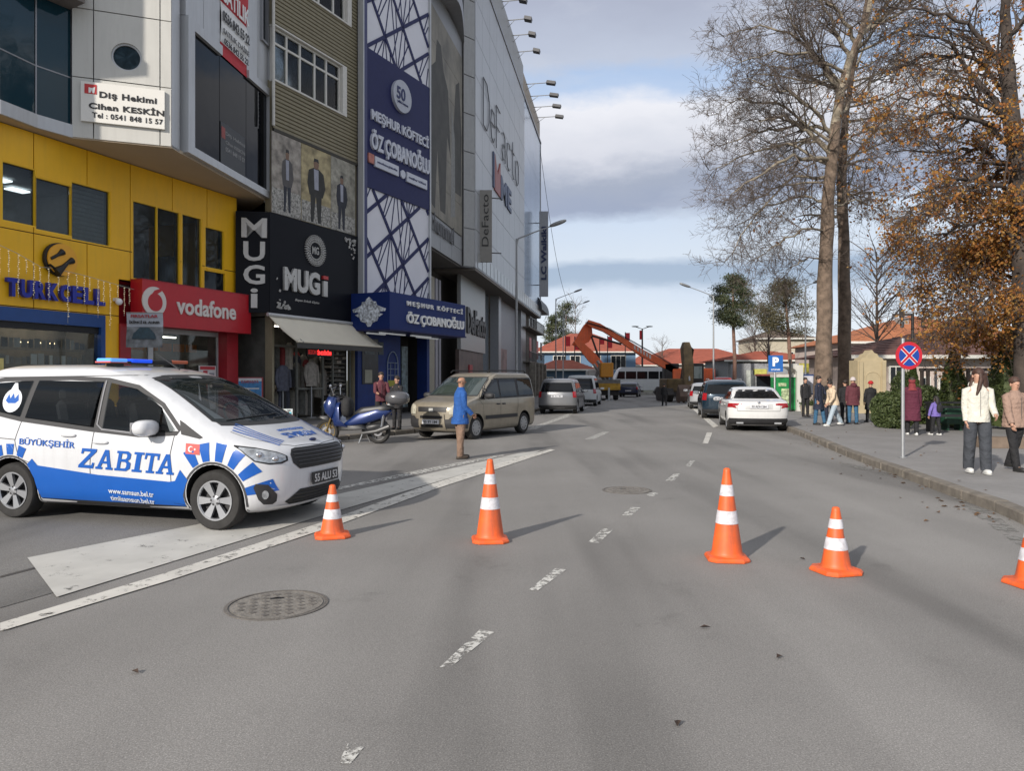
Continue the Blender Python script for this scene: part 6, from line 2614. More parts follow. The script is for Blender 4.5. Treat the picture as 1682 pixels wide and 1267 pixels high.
mb.build('antenna', M_BLACK, van)
patch_obj('rear_window', B.rear, [[(-.55, 1.1), (.55, 1.1), (.5, 1.45), (-.5, 1.45)]], GL_CAR, van)
for sg in (-1, 1):
 patch_obj('tail_light', B.rear, [[(sg * .72, .75), (sg * .95, .75), (sg * .95, 1.2), (sg * .72, 1.2)]], M_TAIL, van)


# ---------------------------------------------------------------- other parked cars
def rear_details(Bd, t, plate, pz, lights, win, glass=GL_CAR, wm=(), px_=0.26):
 patch_obj('rear_window', Bd.rear, [win], glass, t, off=.008, maxlen=.09)
 for lp in lights:
  for sg in (-1, 1):
   patch_obj('tail_light', Bd.rear, [[(sg * a, b) for a, b in lp]], M_TAIL, t, off=.01, maxlen=.05)
 p = Bd.rear(0, pz, 0)
 mb = MB()
 mb.cbox((p.x - .02, 0, pz), (.012, .52, .115))
 o = mb.build('number_plate', M_PLATE, t)
 if plate:
  me = text_mesh(plate, .42, .07, 'plate_text', M_BK, depth=.004)
  q = ob('plate_text', me, o)
  q.location = (p.x - .027, 0, pz)
  q.rotation_euler = (0, 0, R(-90))


def side_details(Bd, t, dlo, panes, seams, handles, trim=None, zsill=None):
 for sg in (-1, 1):
  patch_obj('window_surround', Bd.side, [dlo], M_TRIM, t, off=.004, maxlen=.12, sg=sg)
  for p in panes:
   patch_obj('side_window', Bd.side, [p], GL_CAR, t, off=.008, maxlen=.12, sg=sg)
  sp = []
  for s_ in seams:
   sp += line_poly(s_, .009)
  patch_obj('door_seam', Bd.side, sp, M_BLACK, t, off=.003, maxlen=.2, sg=sg)
  for xh, zh in handles:
   mb = MB()
   mb.blob(Bd.side(xh, zh, .012, sg), (.10, .02, .02), n=5, pw=.7)
   mb.build('door_handle', M_TRIM if trim else Bd.paint, t, smooth=60)
  if trim:
   patch_obj('side_moulding', Bd.side, trim, M_TRIM, t, off=.012, maxlen=.2, sg=sg)


# beige people carrier facing the camera
BE = mat('car_beige', (.30, .265, .205), .32, metal=.35, var=.03, coat=.6, dirt=.25)
WB2 = 2.58
doblo = thing('parked_people_carrier', 'beige people carrier with black bumper and roof bars parked at the kerb beside the scooter', 'car', (-1.62, 19.25, 0), math.atan2(-.87, -.49))
rows = [(.22, .62, -3.28, .78, .3, .2), (.28, .74, -3.36, .83, .34, .22), (.45, .82, -3.42, .86, .38, .24), (.75, .82, -3.42, .86, .38, .24), (.90, .78, -3.42, .86, .38, .24), (1.0, .66, -3.42, .855, .38, .24),
  (1.06, .42, -3.42, .85, .36, .24), (1.12, .12, -3.41, .84, .32, .24), (1.18, -.02, -3.40, .83, .3, .24), (1.4, -.36, -3.37, .79, .28, .22), (1.6, -.68, -3.33, .745, .28, .2), (1.72, -.90, -3.28, .70, .3, .2),
  (1.78, -1.10, -3.2, .64, .3, .2), (1.80, -1.4, -3.0, .5, .2, .15), (1.81, -1.7, -2.8, .3, .1, .1)]
B2 = Body(rows)
B2.paint = BE
B2.shell('body', BE, doblo, (0, -WB2), .35)
for x in (0, -WB2):
 for sg in (-1, 1):
  wheel(doblo, x, sg * .75, .31, .19, style='cap')
mb = MB()
mb.box(-3.2, .4, -.6, .6, .18, .35)
mb.build('underbody', M_BLACK, doblo)
side_details(B2, doblo, [(-3.22, 1.10), (-.25, 1.06), (-.12, 1.10), (-.50, 1.45), (-.80, 1.64), (-3.18, 1.66)],
             [[(-.20, 1.12), (-.24, 1.09), (-1.18, 1.11), (-1.16, 1.60), (-.82, 1.60), (-.52, 1.42)], [(-1.26, 1.12), (-2.15, 1.13), (-2.15, 1.61), (-1.26, 1.61)], [(-2.28, 1.14), (-3.12, 1.16), (-3.08, 1.62), (-2.28, 1.62)]],
             [[(-1.22, 1.66), (-1.22, .3)], [(-.12, 1.06), (-.32, .9), (-.36, .35)], [(-2.2, 1.66), (-2.2, .85), (-2.05, .45)]], [(-1.08, .92), (-1.38, .92)],
             trim=[[(-2.15, .52), (-.42, .52), (-.42, .62), (-2.15, .62)]])
patch_obj('windscreen_surround', B2.front, [[(-.72, 1.15), (.72, 1.15), (.66, 1.68), (-.66, 1.68)]], M_TRIM, doblo, off=.004, maxlen=.12)
patch_obj('windscreen', B2.front, [[(-.68, 1.18), (.68, 1.18), (.62, 1.65), (-.62, 1.65)]], mat('ws_green', (.03, .045, .04), .06, spec=.8, coat=1), doblo, off=.009, maxlen=.12)
doblo.scale = (.98, .98, .95)
patch_obj('bumper', B2.front, [[(-.97, .32), (.97, .32), (.97, .64), (.40, .64), (.32, .56), (-.32, .56), (-.40, .64), (-.97, .64)]], M_TRIM, doblo, off=.02, maxlen=.1)
patch_obj('bumper_centre', B2.front, [[(-.25, .26), (.25, .26), (.22, .70), (-.22, .70)]], BE, doblo, off=.028, maxlen=.1)
patch_obj('lower_intake', B2.front, [[(-.19, .34), (.19, .34), (.19, .42), (-.19, .42)], [(-.19, .575), (.19, .575), (.19, .65), (-.19, .65)]], M_BLACK, doblo, off=.033, maxlen=.1)
gr2 = patch_obj('grille', B2.front, [[(-.26, .75), (.26, .75), (.28, .88), (-.28, .88)]], M_BLACK, doblo, off=.012, maxlen=.1)
p = B2.front(0, .8, .02)
mb = MB()
mb.cbox(p, (.02, .13, .09))
mb.build('grille_badge', mat('badge_grey', (.4, .4, .38), .4), gr2)
for sg in (-1, 1):
 patch_obj('headlight', B2.front, [[(sg * a, b) for a, b in ((.34, .69), (.33, .86), (.42, .93), (.72, .97), (.78, .78), (.66, .68))]], mat('hl_warm', (.42, .40, .32), .12, var=.3, vs=12, coat=1), doblo, off=.014, maxlen=.08)
 mirror(doblo, -.42, sg * .84, 1.16, M_TRIM, sg, 1.1)
 mb = MB()
 mb.tube([(-.95, sg * .60, 1.80), (-1.05, sg * .60, 1.86), (-3.0, sg * .60, 1.87), (-3.1, sg * .60, 1.80)], .018, 6)
 mb.build('roof_bar', M_BLACK, doblo)
p = B2.front(0, .49, .04)
mb = MB()
mb.cbox(p, (.012, .52, .115))
o = mb.build('number_plate', M_PLATE, doblo)
q = ob('plate_text', text_mesh('55 SY 184', .42, .07, 'plate_text', M_BK, depth=.004), o)
q.location = (p.x + .007, 0, p.z)
q.rotation_euler = (0, 0, R(90))
mb = MB()
mb.tube([B2.front(-.3 + .5 * k / 5, 1.2 + .05 * k / 5, .02) for k in range(6)], .008, 5)
mb.build('wiper', M_BLACK, doblo)

# white saloon seen from behind, parked at the right kerb
away = lambda x0, y0, k=.2: math.atan2(1, k)
M_EG = mat('car_white2', (.70, .70, .69), .3, var=.02, coat=.8, dirt=.08)
rows = [(.20, .70, -3.28, .78, .5, .3), (.30, .84, -3.42, .86, .5, .34), (.50, .90, -3.50, .89, .5, .36), (.70, .87, -3.54, .895, .5, .36), (.82, .72, -3.55, .89, .5, .34), (.90, .42, -3.54, .875, .45, .32), (.97, .05, -3.50, .86, .4, .30),
  (1.01, -.15, -3.36, .84, .36, .28), (1.04, -.25, -3.16, .80, .34, .26), (1.10, -.38, -2.98, .77, .33, .24), (1.22, -.62, -2.74, .72, .32, .22), (1.34, -.88, -2.48, .67, .3, .2), (1.42, -1.12, -2.2, .60, .28, .2),
  (1.455, -1.4, -2.0, .48, .2, .15), (1.465, -1.55, -1.9, .3, .1, .1)]
B3 = Body(rows)
B3.paint = M_EG
sed = thing('parked_saloon', 'white saloon car with red wedge tail lights parked at the right kerb', 'car', (0, 0, 0), away(0, 0))
B3.shell('body', M_EG, sed, (0, -2.64), .34)
for x in (0, -2.64):
 for sg in (-1, 1):
  wheel(sed, x, sg * .78, .31, .2)
mb = MB()
mb.box(-3.2, .5, -.6, .6, .17, .3)
mb.build('underbody', M_BLACK, sed)
side_details(B3, sed, [(-2.95, 1.05), (-.30, .985), (-.25, 1.02), (-.85, 1.33), (-1.2, 1.40), (-2.2, 1.39), (-2.7, 1.2)], [[(-.45, 1.02), (-1.32, 1.03), (-1.32, 1.36), (-1.1, 1.355), (-.85, 1.28)], [(-1.4, 1.03), (-2.3, 1.05), (-2.3, 1.32), (-2.1, 1.36), (-1.4, 1.37)], [(-2.36, 1.06), (-2.75, 1.07), (-2.36, 1.28)]],
             [[(-1.36, 1.38), (-1.38, .3)], [(-.35, 1.0), (-.4, .3)], [(-2.36, 1.05), (-2.2, .6)]], [(-1.2, .82), (-2.15, .86)])
rear_details(B3, sed, '55 ADH 264', .83, [[(.30, .875), (.30, .925), (.40, .94), (.94, .93), (.94, .80), (.60, .80), (.50, .775), (.44, .78), (.50, .85), (.40, .87)]], [(-.62, 1.08), (.62, 1.08), (.55, 1.37), (-.55, 1.37)])
patch_obj('lower_bumper', B3.rear, [[(-.93, .22), (.93, .22), (.93, .34), (.76, .44), (-.76, .44), (-.93, .34)]], M_TRIM, sed, off=.012, maxlen=.1)
patch_obj('plate_recess', B3.rear, [[(-.22, .74), (.22, .74), (.25, .92), (-.25, .92)]], mat('recess_white', (.5, .5, .5), .4), sed, off=.004, maxlen=.1)
patch_obj('boot_seam', B3.rear, line_poly([(-.46, 1.0), (-.42, .68), (.42, .68), (.46, 1.0)], .012), M_BLACK, sed, off=.004, maxlen=.1)
mb = MB()
mb.blob((B3.rear(0, .955, .01).x, 0, .955), (.02, .05, .04), n=6)
mb.build('maker_badge', M_CHROME, sed)
for sg in (-1, 1):
 mirror(sed, -.55, sg * .87, 1.0, M_EG, sg)
 mb = MB()
 mb.cbox((-3.46, sg * .55, .29), (.05, .2, .05))
 mb.build('exhaust_trim', M_STEEL, sed)
xr, yr = X_(1247, 21.6), 21.6
sed.scale = (.97, .96, .89)
a = sed.rotation_euler[2]
sed.location = (xr + 3.2 * math.cos(a), yr + 3.3 * math.sin(a), 0)


def tall_car(name, label, paint, px, d, k, H=1.75, W=.87, rake=.12, wb=2.7, plate='', hatch=True, rails=False, wr=.33, group=None, roofbox=False):
 """one-box car seen from behind"""
 t = thing(name, label, 'car', (0, 0, 0), math.atan2(1, k))
 hb = .98 if H > 1.55 else .92
 xr0 = -wb - .78
 rows = [(.22, .66, xr0 + .2, W * .92, .5, .22), (.32, .8, xr0 + .05, W * .98, .5, .25), (.5, .85, xr0, W, .5, .26), (.75, .82, xr0, W, .5, .26), (.88, .55, xr0, W * .99, .46, .26), (hb, .1, xr0 + .01, W * .975, .4, .25),
   (hb + .08, -.12, xr0 + .03, W * .96, .36, .24), (hb + (H - hb) * .4, -.5, xr0 + .03 + rake, W * .91, .34, .22), (hb + (H - hb) * .7, -.85, xr0 + .06 + rake * 2, W * .85, .32, .2),
   (H - .07, -1.1, xr0 + .12 + rake * 3, W * .77, .3, .2), (H - .02, -1.4, xr0 + .3 + rake * 3, W * .6, .2, .15), (H, -1.7, xr0 + .6 + rake * 3, W * .35, .1, .1)]
 b = Body(rows, 4)
 b.paint = paint
 b.shell('body', paint, t, (0, -wb), wr + .045)
 for x in (0, -wb):
  for sg in (-1, 1):
   wheel(t, x, sg * (W - .11), wr, .2)
 mb = MB()
 mb.box(xr0 + .3, .4, -.6, .6, .2, .35)
 mb.build('underbody', M_BLACK, t)
 zt = H - .2
 side_details(b, t, [(xr0 + .4, hb + .06), (-.3, hb + .03), (-.2, hb + .08), (-.95, zt), (xr0 + .5, zt + .02)], [[(-.45, hb + .08), (-1.25, hb + .08), (-1.25, zt - .03), (-.98, zt - .04)], [(-1.33, hb + .08), (-2.2, hb + .09), (-2.2, zt - .02), (-1.33, zt - .02)], [(-2.28, hb + .1), (xr0 + .5, hb + .12), (xr0 + .6, zt - .03), (-2.28, zt - .02)]],
                 [[(-1.29, zt), (-1.3, .35)], [(-2.24, zt), (-2.2, .7), (-2.1, .5)]], [(-1.15, hb - .1), (-2.1, hb - .08)])
 rear_details(b, t, plate, .86 if H > 1.55 else .62, [[(.56, hb - .18), (.57, hb + .10), (.92, hb + .12), (.93, hb - .18)]], [(-.66, hb + .08), (.66, hb + .08), (.6, H - .2), (-.6, H - .2)])
 patch_obj('lower_bumper', b.rear, [[(-.95, .24), (.95, .24), (.95, .42), (-.95, .42)]], M_TRIM, t, off=.01, maxlen=.12)
 patch_obj('windscreen', b.front, [[(-.6, hb + .11), (.6, hb + .11), (.55, H - .17), (-.55, H - .17)]], GL_WS, t, off=.008, maxlen=.12)
 for sg in (-1, 1):
  patch_obj('headlight', b.front, [[(sg * .6, .68), (sg * .9, .74), (sg * .9, .84), (sg * .62, .8)]], M_HL, t, off=.008, maxlen=.1)
  mirror(t, -.5, sg * W * .98, hb + .1, paint, sg)
  if rails:
   mb = MB()
   mb.tube([(-1.0, sg * W * .68, H - .03), (-1.1, sg * W * .68, H + .03), (xr0 + .8, sg * W * .68, H + .03), (xr0 + .7, sg * W * .68, H - .03)], .018, 6)
   mb.build('roof_rail', M_STEEL, t)
 a = math.atan2(1, k)
 t.scale = (1, 1, .92)
 t.location = (X_(px, d) - xr0 * math.cos(a) * .97, d - xr0 * math.sin(a) * .97, 0)
 return t


tall_car('parked_minivan', 'silver-grey minivan seen from behind, parked on the left beyond the beige car', mat('car_silver', (.22, .225, .235), .3, metal=.5, var=.02, coat=.6, dirt=.1), 915, 33.0, .2, H=1.72, W=.86, rake=.06, plate='55 AC 481')
tall_car('parked_suv', 'dark blue off-roader with roof rails parked in front of the white saloon', mat('car_navy', (.012, .03, .05), .25, metal=.4, var=.02, coat=1), 1193, 28.6, .2, H=1.66, W=.90, rake=.12, rails=True, wr=.35, plate='55 RV 772')
tall_car('parked_hatchback', 'pale grey hatchback parked farthest along the right kerb, nearest the excavator', mat('car_grey', (.36, .37, .39), .3, metal=.3, var=.02, coat=.8), 1161, 38.5, .2, H=1.50, W=.86, rake=.10)
tall_car('parked_white_van', 'white van with dark roofline window parked in front of the silver-grey minivan', mat('car_white3', (.55, .57, .57), .4, var=.03, dirt=.15), 953, 43, .2, H=1.95, W=.92, rake=.03, wb=2.9)
# ---------------------------------------------------------------- blue scooter at the left kerb
p0 = G(622, 729)
p1 = G(538, 728)
rz_ = math.atan2(p1[1] - p0[1], p1[0] - p0[0])
sc = thing('parked_scooter', 'blue and black scooter with grey top box parked by the left kerb', 'scooter', (*p0, 0), rz_)
WBs = math.dist(p0, p1)
M_SCB = mat('scooter_blue', (.006, .024, .12), .3, metal=.2, var=.03, coat=1)
M_SCK = mat('scooter_black', (.02, .021, .023), .45, var=.1)
M_GOLD = mat('gold', (.35, .25, .10), .35, metal=.8, var=0)
for x, nm in ((0, 0), (WBs, 1)):
 mb = MB()
 r = .285
 mb.lathe([(r * .72, -.05), (r * .9, -.062), (r, -.03), (r, .03), (r * .9, .062), (r * .72, .05)], n=30, axis='y', close=True)
 w = mb.build('wheel', M_TYRE, sc, smooth=40)
 w.location = (x, 0, r)
 mb = MB()
 mb.lathe([(r * .73, -.04), (r * .73, .04), (r * .64, .03), (r * .64, -.03)], n=30, axis='y', close=True)
 for k in range(5):
  a = 2 * math.pi * k / 5
  mb.tube([(0, 0, 0), (math.cos(a) * r * .68, 0, math.sin(a) * r * .68)], [.025, .014], 6)
 mb.lathe([(.05, -.06), (.05, .06)], n=12, axis='y')
 mb.build('rim', M_GOLD if nm else M_SCK, w, smooth=40)
 mb = MB()
 mb.lathe([(.11, .062), (.11, .068), (.06, .068), (.06, .062)], n=20, axis='y', close=True)
 mb.build('brake_disc', M_CHROME, w)
for s in (-1, 1):
 mb = MB()
 mb.tube([(WBs, s * .08, .285), (WBs - .12, s * .08, .62), (WBs - .22, s * .05, .9)], [.022, .025, .03], 8)
 mb.build('fork', M_GOLD, sc)


def sideprism(pts, w0, w1, m, nm, par=None):
 """a rounded body panel: profile in xz, bulging in y"""
 mb = MB()
 c = Vector((sum(p[0] for p in pts) / len(pts), sum(p[1] for p in pts) / len(pts)))
 rings = []
 for y, k in ((-w1, .62), (-w0, .9), (-w0 * .5, 1), (w0 * .5, 1), (w0, .9), (w1, .62)):
  rings.append([(c.x + (p[0] - c.x) * k, y, c.y + (p[1] - c.y) * k) for p in pts])
 mb.loft(rings)
 return mb.build(nm, m, par or sc, smooth=50)


sideprism([(WBs - .16, .55), (WBs + .02, .72), (WBs + .06, .92), (WBs - .06, 1.12), (WBs - .26, 1.10), (WBs - .30, .80)], .15, .20, M_SCB, 'front_fairing')
sideprism([(WBs - .10, .50), (WBs + .22, .60), (WBs + .18, .66), (WBs - .05, .66)], .05, .07, M_SCK, 'front_mudguard')
sideprism([(WBs - .62, .34), (WBs - .22, .40), (WBs - .16, .58), (WBs - .28, .98), (WBs - .36, .98), (WBs - .40, .52)], .17, .22, M_SCB, 'leg_shield')
sideprism([(.20, .34), (WBs - .30, .30), (WBs - .30, .42), (.35, .46)], .15, .18, M_SCK, 'footboard')
sideprism([(-.35, .78), (-.18, .62), (.30, .46), (.80, .38), (.86, .46), (.48, .74), (-.10, .88)], .13, .17, M_SCB, 'side_panel')
sideprism([(-.38, .86), (-.28, .78), (.20, .76), (.52, .66), (.62, .72), (.40, .86), (-.20, .93)], .12, .15, M_SCK, 'seat')
sideprism([(-.26, .34), (.22, .22), (.42, .30), (.30, .46), (-.2, .52)], .06, .12, M_SCK, 'engine')
mb = MB()
mb.tube([(.35, .14, .25), (.0, .18, .30), (-.32, .18, .42)], [.035, .055, .06], 10)
mb.build('exhaust', mat('exhaust_dark', (.10, .10, .10), .4, metal=.5), sc, smooth=60)
mb = MB()
mb.tube([(-.1, .12, .32), (-.16, .12, .72)], .028, 8)
mb.tube([(-.1, -.12, .32), (-.16, -.12, .72)], .028, 8)
mb.build('shock_absorber', M_CHROME, sc)
mb = MB()
mb.blob((-.46, 0, 1.08), (.28, .24, .17), n=12, pw=.8)
tbx = mb.build('top_box', mat('box_grey', (.07, .07, .075), .22, var=.05, coat=.6), sc, smooth=60)
mb = MB()
mb.tube([(-.62, 0, .97), (-.35, 0, .93), (-.15, 0, .90)], .03, 6)
mb.build('rack', M_STEEL, tbx)
mb = MB()
mb.tube([(WBs - .28, -.32, 1.16), (WBs - .22, -.1, 1.12), (WBs - .22, .1, 1.12), (WBs - .28, .32, 1.16)], .018, 8)
mb.tube([(WBs - .29, -.36, 1.165), (WBs - .28, -.24, 1.15)], .024, 8)
mb.tube([(WBs - .29, .36, 1.165), (WBs - .28, .24, 1.15)], .024, 8)
mb.build('handlebar', M_BLACK, sc)
for s in (-1, 1):
 mb = MB()
 mb.tube([(WBs - .24, s * .22, 1.15), (WBs - .2, s * .3, 1.34)], .008, 5)
 mb.blob((WBs - .2, s * .33, 1.36), (.02, .07, .045), n=6)
 mb.build('mirror', M_CHROME, sc)
mb = MB()
mb.add([(WBs - .05, -.14, 1.1), (WBs - .05, .14, 1.1), (WBs - .18, .12, 1.38), (WBs - .18, -.12, 1.38), (WBs - .06, -.14, 1.1), (WBs - .06, .14, 1.1), (WBs - .19, .12, 1.38), (WBs - .19, -.12, 1.38)], [(0, 1, 2, 3), (7, 6, 5, 4)])
mb.build('windshield', glass_mat('sc_glass', (.05, .05, .05), clear=.5), sc)
mb = MB()
mb.blob((WBs + .03, 0, .95), (.05, .12, .07), n=8)
mb.build('headlight', M_HL, sc, smooth=60)
mb = MB()
mb.tube([(.35, .1, .28), (.42, .2, .02)], .015, 6)
mb.tube([(.35, -.1, .28), (.28, -.2, .02)], .015, 6)
mb.build_each('centre_stand', M_STEEL, sc)
t = thing('handlebar_bag', 'black bag hanging from the scooter handlebar', 'bag', (*p0, 0), rz_)
mb = MB()
mb.blob((WBs - .52, .05, .86), (.13, .2, .24), n=9, pw=.7)
mb.build('bag_body', mat('bag_black', (.015, .015, .016), .8, var=.3, vs=8, bump=.5, bs=14), t, smooth=60)
mb = MB()
mb.tube([(WBs - .52, -.05, 1.08), (WBs - .34, 0, 1.16), (WBs - .52, .12, 1.08)], .012, 6)
mb.build('strap', M_BLACK, t)

# ---------------------------------------------------------------- excavators, crane truck, bus
M_EXO = mat('excavator_orange', (.85, .15, .04), .5, var=.12, vs=1.5, dirt=.35)
M_EXY = mat('excavator_ochre', (.17, .115, .05), .7, var=.4, vs=2, dirt=.7)
M_EXD = mat('machine_dark', (.035, .03, .028), .7, var=.3, vs=3)


def beam(mb, pts, w, d0, m=0):
 """boxed beam: polygon in the xz plane with width w around depth d0"""
 mb.prism(pts, d0 - w / 2, d0 + w / 2, 'y', m)


d = 62
ex = thing('long_boom_excavator', 'orange excavator with a long folded boom reaching left across the end of the street', 'excavator', (X_(1120, d), d, 0))
ox = X_(1120, d)


def E_(px, py):
 return (X_(px, d) - ox, Z_(py, d))


mb = MB()
beam(mb, [E_(1128, 612), E_(1112, 604), E_(1080, 588), E_(1052, 573), E_(1020, 553), E_(985, 532), E_(966, 526), E_(962, 533), E_(969, 537), E_(991, 545), E_(1018, 562), E_(1052, 585), E_(1086, 603), E_(1112, 617)], .7, 0)
mb.build('boom', M_EXO, ex)
mb = MB()
beam(mb, [E_(966, 527), E_(958, 536), E_(944, 560), E_(940, 566), E_(950, 570), E_(967, 562), E_(974, 552), E_(972, 532)], .6, .45)
mb.build('boom_knee', M_EXO, ex)
mb = MB()
beam(mb, [E_(941, 562), E_(951, 559), E_(975, 580), E_(1002, 612), E_(997, 619), E_(966, 594)], .5, -.5)
mb.build('stick', M_EXO, ex)
mb = MB()
for k in range(3):
 q = [(962 - k, 529 + k), (1000, 540 + k), (1040, 562 + k), (1080, 585 + k), (1112, 604 + k)]
 mb.tube([(E_(*p)[0], -.40, E_(*p)[1]) for p in q], .018, 5)
mb.build('hose', M_BLACK, ex, stuff=True)
mb = MB()
for i in range(6):
 a_, b_ = E_(1040 + i * 5, 571 + i * 3)
 mb.prism([(a_, b_ - .14), (a_ + .16, b_ - .22), (a_ + .16, b_ + .12), (a_, b_ + .2)], -.372, -.352, 'y')
mb.build('boom_marking', mat('boom_mark', (.6, .5, .45), .6), ex, stuff=True)
mb = MB()
mb.tube([(*E_(972, 552)[:1], -.2, E_(972, 552)[1]), (*E_(1020, 566)[:1], -.2, E_(1020, 566)[1])], .09, 8)
mb.tube([(E_(971, 553)[0], -.2, E_(971, 553)[1]), (E_(984, 590)[0], -.2, E_(984, 590)[1])], .08, 8)
mb.build('hydraulic_ram', M_EXD, ex)
mb = MB()
mb.cbox((.9, .8, 1.9), (3.6, 2.4, 1.2), bev=.1)
mb.build('engine_housing', M_EXO, ex)
mb = MB()
mb.cbox((-.9, .2, 2.1), (1.2, 1.1, 1.6), bev=.06)
mb.build('cab', M_EXD, ex)
for s in (-1, 1):
 mb = MB()
 yy = .8 + s * 1.1
 mb.prism([(-1.7, .1), (-2.0, .5), (-1.7, .95), (2.4, .95), (2.8, .5), (2.4, .1)], yy - .3, yy + .3, 'y')
 mb.build('track', M_EXD, ex)
mb = MB()
mb.cbox((.5, .8, 1.1), (2.0, 1.6, .5))
mb.build('undercarriage', M_EXD, ex)

d = 49.5
ey = thing('muddy_excavator', 'muddy ochre excavator facing the camera with upright boom and bucket resting on the road', 'excavator', (X_(1135, d), d, 0))
ox = X_(1135, d)
k = d / 1220


def bx_(px0, px1, py0, py1, y0, y1, nm, m, bev=.0, par=None):
 a, b = X_(px0, d) - ox, X_(px1, d) - ox
 mb = MB()
 mb.cbox(((a + b) / 2, (y0 + y1) / 2, (Z_(py0, d) + Z_(py1, d)) / 2), (abs(b - a), y1 - y0, abs(Z_(py0, d) - Z_(py1, d))), bev=bev)
 return mb.build(nm, m, par or ey)


mb = MB()
zt, zb = Z_(561, d), Z_(636, d)
mb.loft([[(-.42, 0, zb), (.15, 0, zb), (.15, .5, zb), (-.42, .5, zb)], [(-.42, .1, zb + 1.5), (.2, .1, zb + 1.5), (.2, .9, zb + 1.5), (-.42, .9, zb + 1.5)],
         [(-.36, .6, zt - .4), (.2, .6, zt - .4), (.2, 1.6, zt - .4), (-.36, 1.6, zt - .4)], [(-.24, .9, zt), (.12, .9, zt), (.12, 1.5, zt), (-.24, 1.5, zt)]])
mb.build('stick', M_EXY, ey)
mb = MB()
mb.loft([[(.16, 1.2, zt - .15), (.5, 1.2, zt - .5), (.5, 1.9, zt - .5), (.16, 1.9, zt - .15)], [(.2, 2.2, 3.2), (.62, 2.2, 2.9), (.62, 3.1, 2.9), (.2, 3.1, 3.2)], [(.2, 3.2, 1.6), (.62, 3.2, 1.3), (.62, 4.1, 1.3), (.2, 4.1, 1.6)]])
mb.build('boom', M_EXD, ey)
mb = MB()
mb.tube([(-.1, .0, zb + .4), (-.1, .5, zt - 1.2)], .07, 8)
mb.build('hydraulic_ram', M_STEEL, ey)
mb = MB()
pf_ = [(-.1, 1.2), (-.55, .9), (-.75, .45), (-.5, .05), (.0, .0), (.45, .15), (.5, .5)]
mb.prism([(p[0], p[1]) for p in pf_], X_(1113, d) - ox, X_(1146, d) - ox, 'x')
mb.build('bucket', mat('bucket_rust', (.13, .085, .065), .8, var=.3, vs=3, dirt=.5), ey)
mb = MB()
for i in range(5):
 x = X_(1114, d) - ox + i * .31
 mb.prism([(-.5, .12), (-.86, .02), (-.5, .0)], x, x + .12, 'x')
mb.build('bucket_tooth', M_STEEL, ey)
bx_(1108, 1160, 622, 645, 2.4, 5.2, 'engine_housing', M_EXY, .08)
cb_ = bx_(1148, 1168, 596, 640, 1.8, 3.6, 'cab', M_EXD, .06)
bx_(1150.5, 1164, 601, 622, 1.76, 1.795, 'cab_window', glass_mat('cab_glass', (.16, .20, .19), spec=.8), par=cb_)
for a, b in ((1104, 1114), (1150, 1162)):
 xa, xb = X_(a, d) - ox, X_(b, d) - ox
 mb = MB()
 mb.prism([(1.6, .15), (1.2, .5), (1.6, .95), (5.4, .95), (5.8, .5), (5.4, .02), (1.8, .02)], xa, xb, 'x')
 mb.build('track', M_EXD, ey)

d = 55
tr = thing('crane_truck', 'flatbed crane truck with yellow tail board and orange-yellow work basket', 'truck', (X_(998, d), d, 0))
ox = X_(998, d)
ey_save = ey
ey = tr
bx_(978, 1019, 630, 641, 0, .25, 'tail_board', mat('tail_yellow', (.40, .22, .02), .6, var=.5, vs=2.5), .0)
bx_(979, 1018, 640, 650, .3, 6.5, 'chassis', M_EXD)
bx_(978, 1020, 624, 630, .3, 6.5, 'flat_bed', mat('bed_grey', (.16, .16, .16), .7, var=.3))
bx_(987, 1008, 596, 620, .1, 1.3, 'work_basket', mat('basket_yellow', (.55, .22, .01), .5, var=.06, dirt=.2), .05)
bx_(981, 1016, 606, 640, 6.8, 8.6, 'cab', M_ALUW, .08)
mb = MB()
for i, (a, b) in enumerate((((977, 598), (1000, 632)), ((984, 592), (1006, 630)), ((990, 600), (978, 630)), ((1008, 605), (1012, 632)))):
 q0 = (X_(a[0], d) - ox, .9 + i * .3, Z_(a[1], d))
 q1 = (X_(b[0], d) - ox, .9 + i * .3, Z_(b[1], d))
 mb.tube([q0, q1], .12, 6)
mb.build('crane_arm', mat('crane_grey', (.28, .27, .26), .6, var=.2), tr)
for x in (983, 1014):
 for yy in (.9, 5.5):
  mb = MB()
  xx = X_(x, d) - ox
  mb.lathe([(.25, -.16), (.42, -.16), (.46, 0), (.42, .16), (.25, .16), (.1, .1)], c=(xx, yy, .46), n=18, axis='x')
  mb.build('wheel', M_TYRE, tr)
bx_(998, 1001, 637, 658, -.3, -.15, 'outrigger_leg', M_STEEL)
bx_(993, 1007, 657, 660, -.45, 0, 'outrigger_foot', M_STEEL)
ey = ey_save

d = 79
bus = thing('white_minibus', 'white minibus with dark windows parked sideways at the end of the street', 'bus', (X_(1062, d), d, 0))
ox = X_(1062, d)
mb = MB()
zt, zb = Z_(610, d), Z_(646, d)
zt = 2.9
pr_ = [(-3.4, .45), (-3.5, 1.2), (-3.35, 1.7), (-2.9, zt - .25), (-2.6, zt), (3.2, zt), (3.4, zt - .2), (3.45, .45)]
mb.prism(pr_, 0, 2.2, 'y')
mb.build('body', mat('bus_white', (.62, .63, .64), .4, var=.03, dirt=.1), bus)
mb = MB()
for a, b in ((-3.2, -2.3), (-2.2, -1.1), (-1.0, .1), (.2, 1.3), (1.4, 2.4), (2.5, 3.2)):
 mb.prism([(a + (.25 if a < -3 else 0), 2.45), (b, 2.45), (b, 1.65), (a, 1.65)], -.02, -.004, 'y')
mb.build('side_window', GL_DARK, bus)
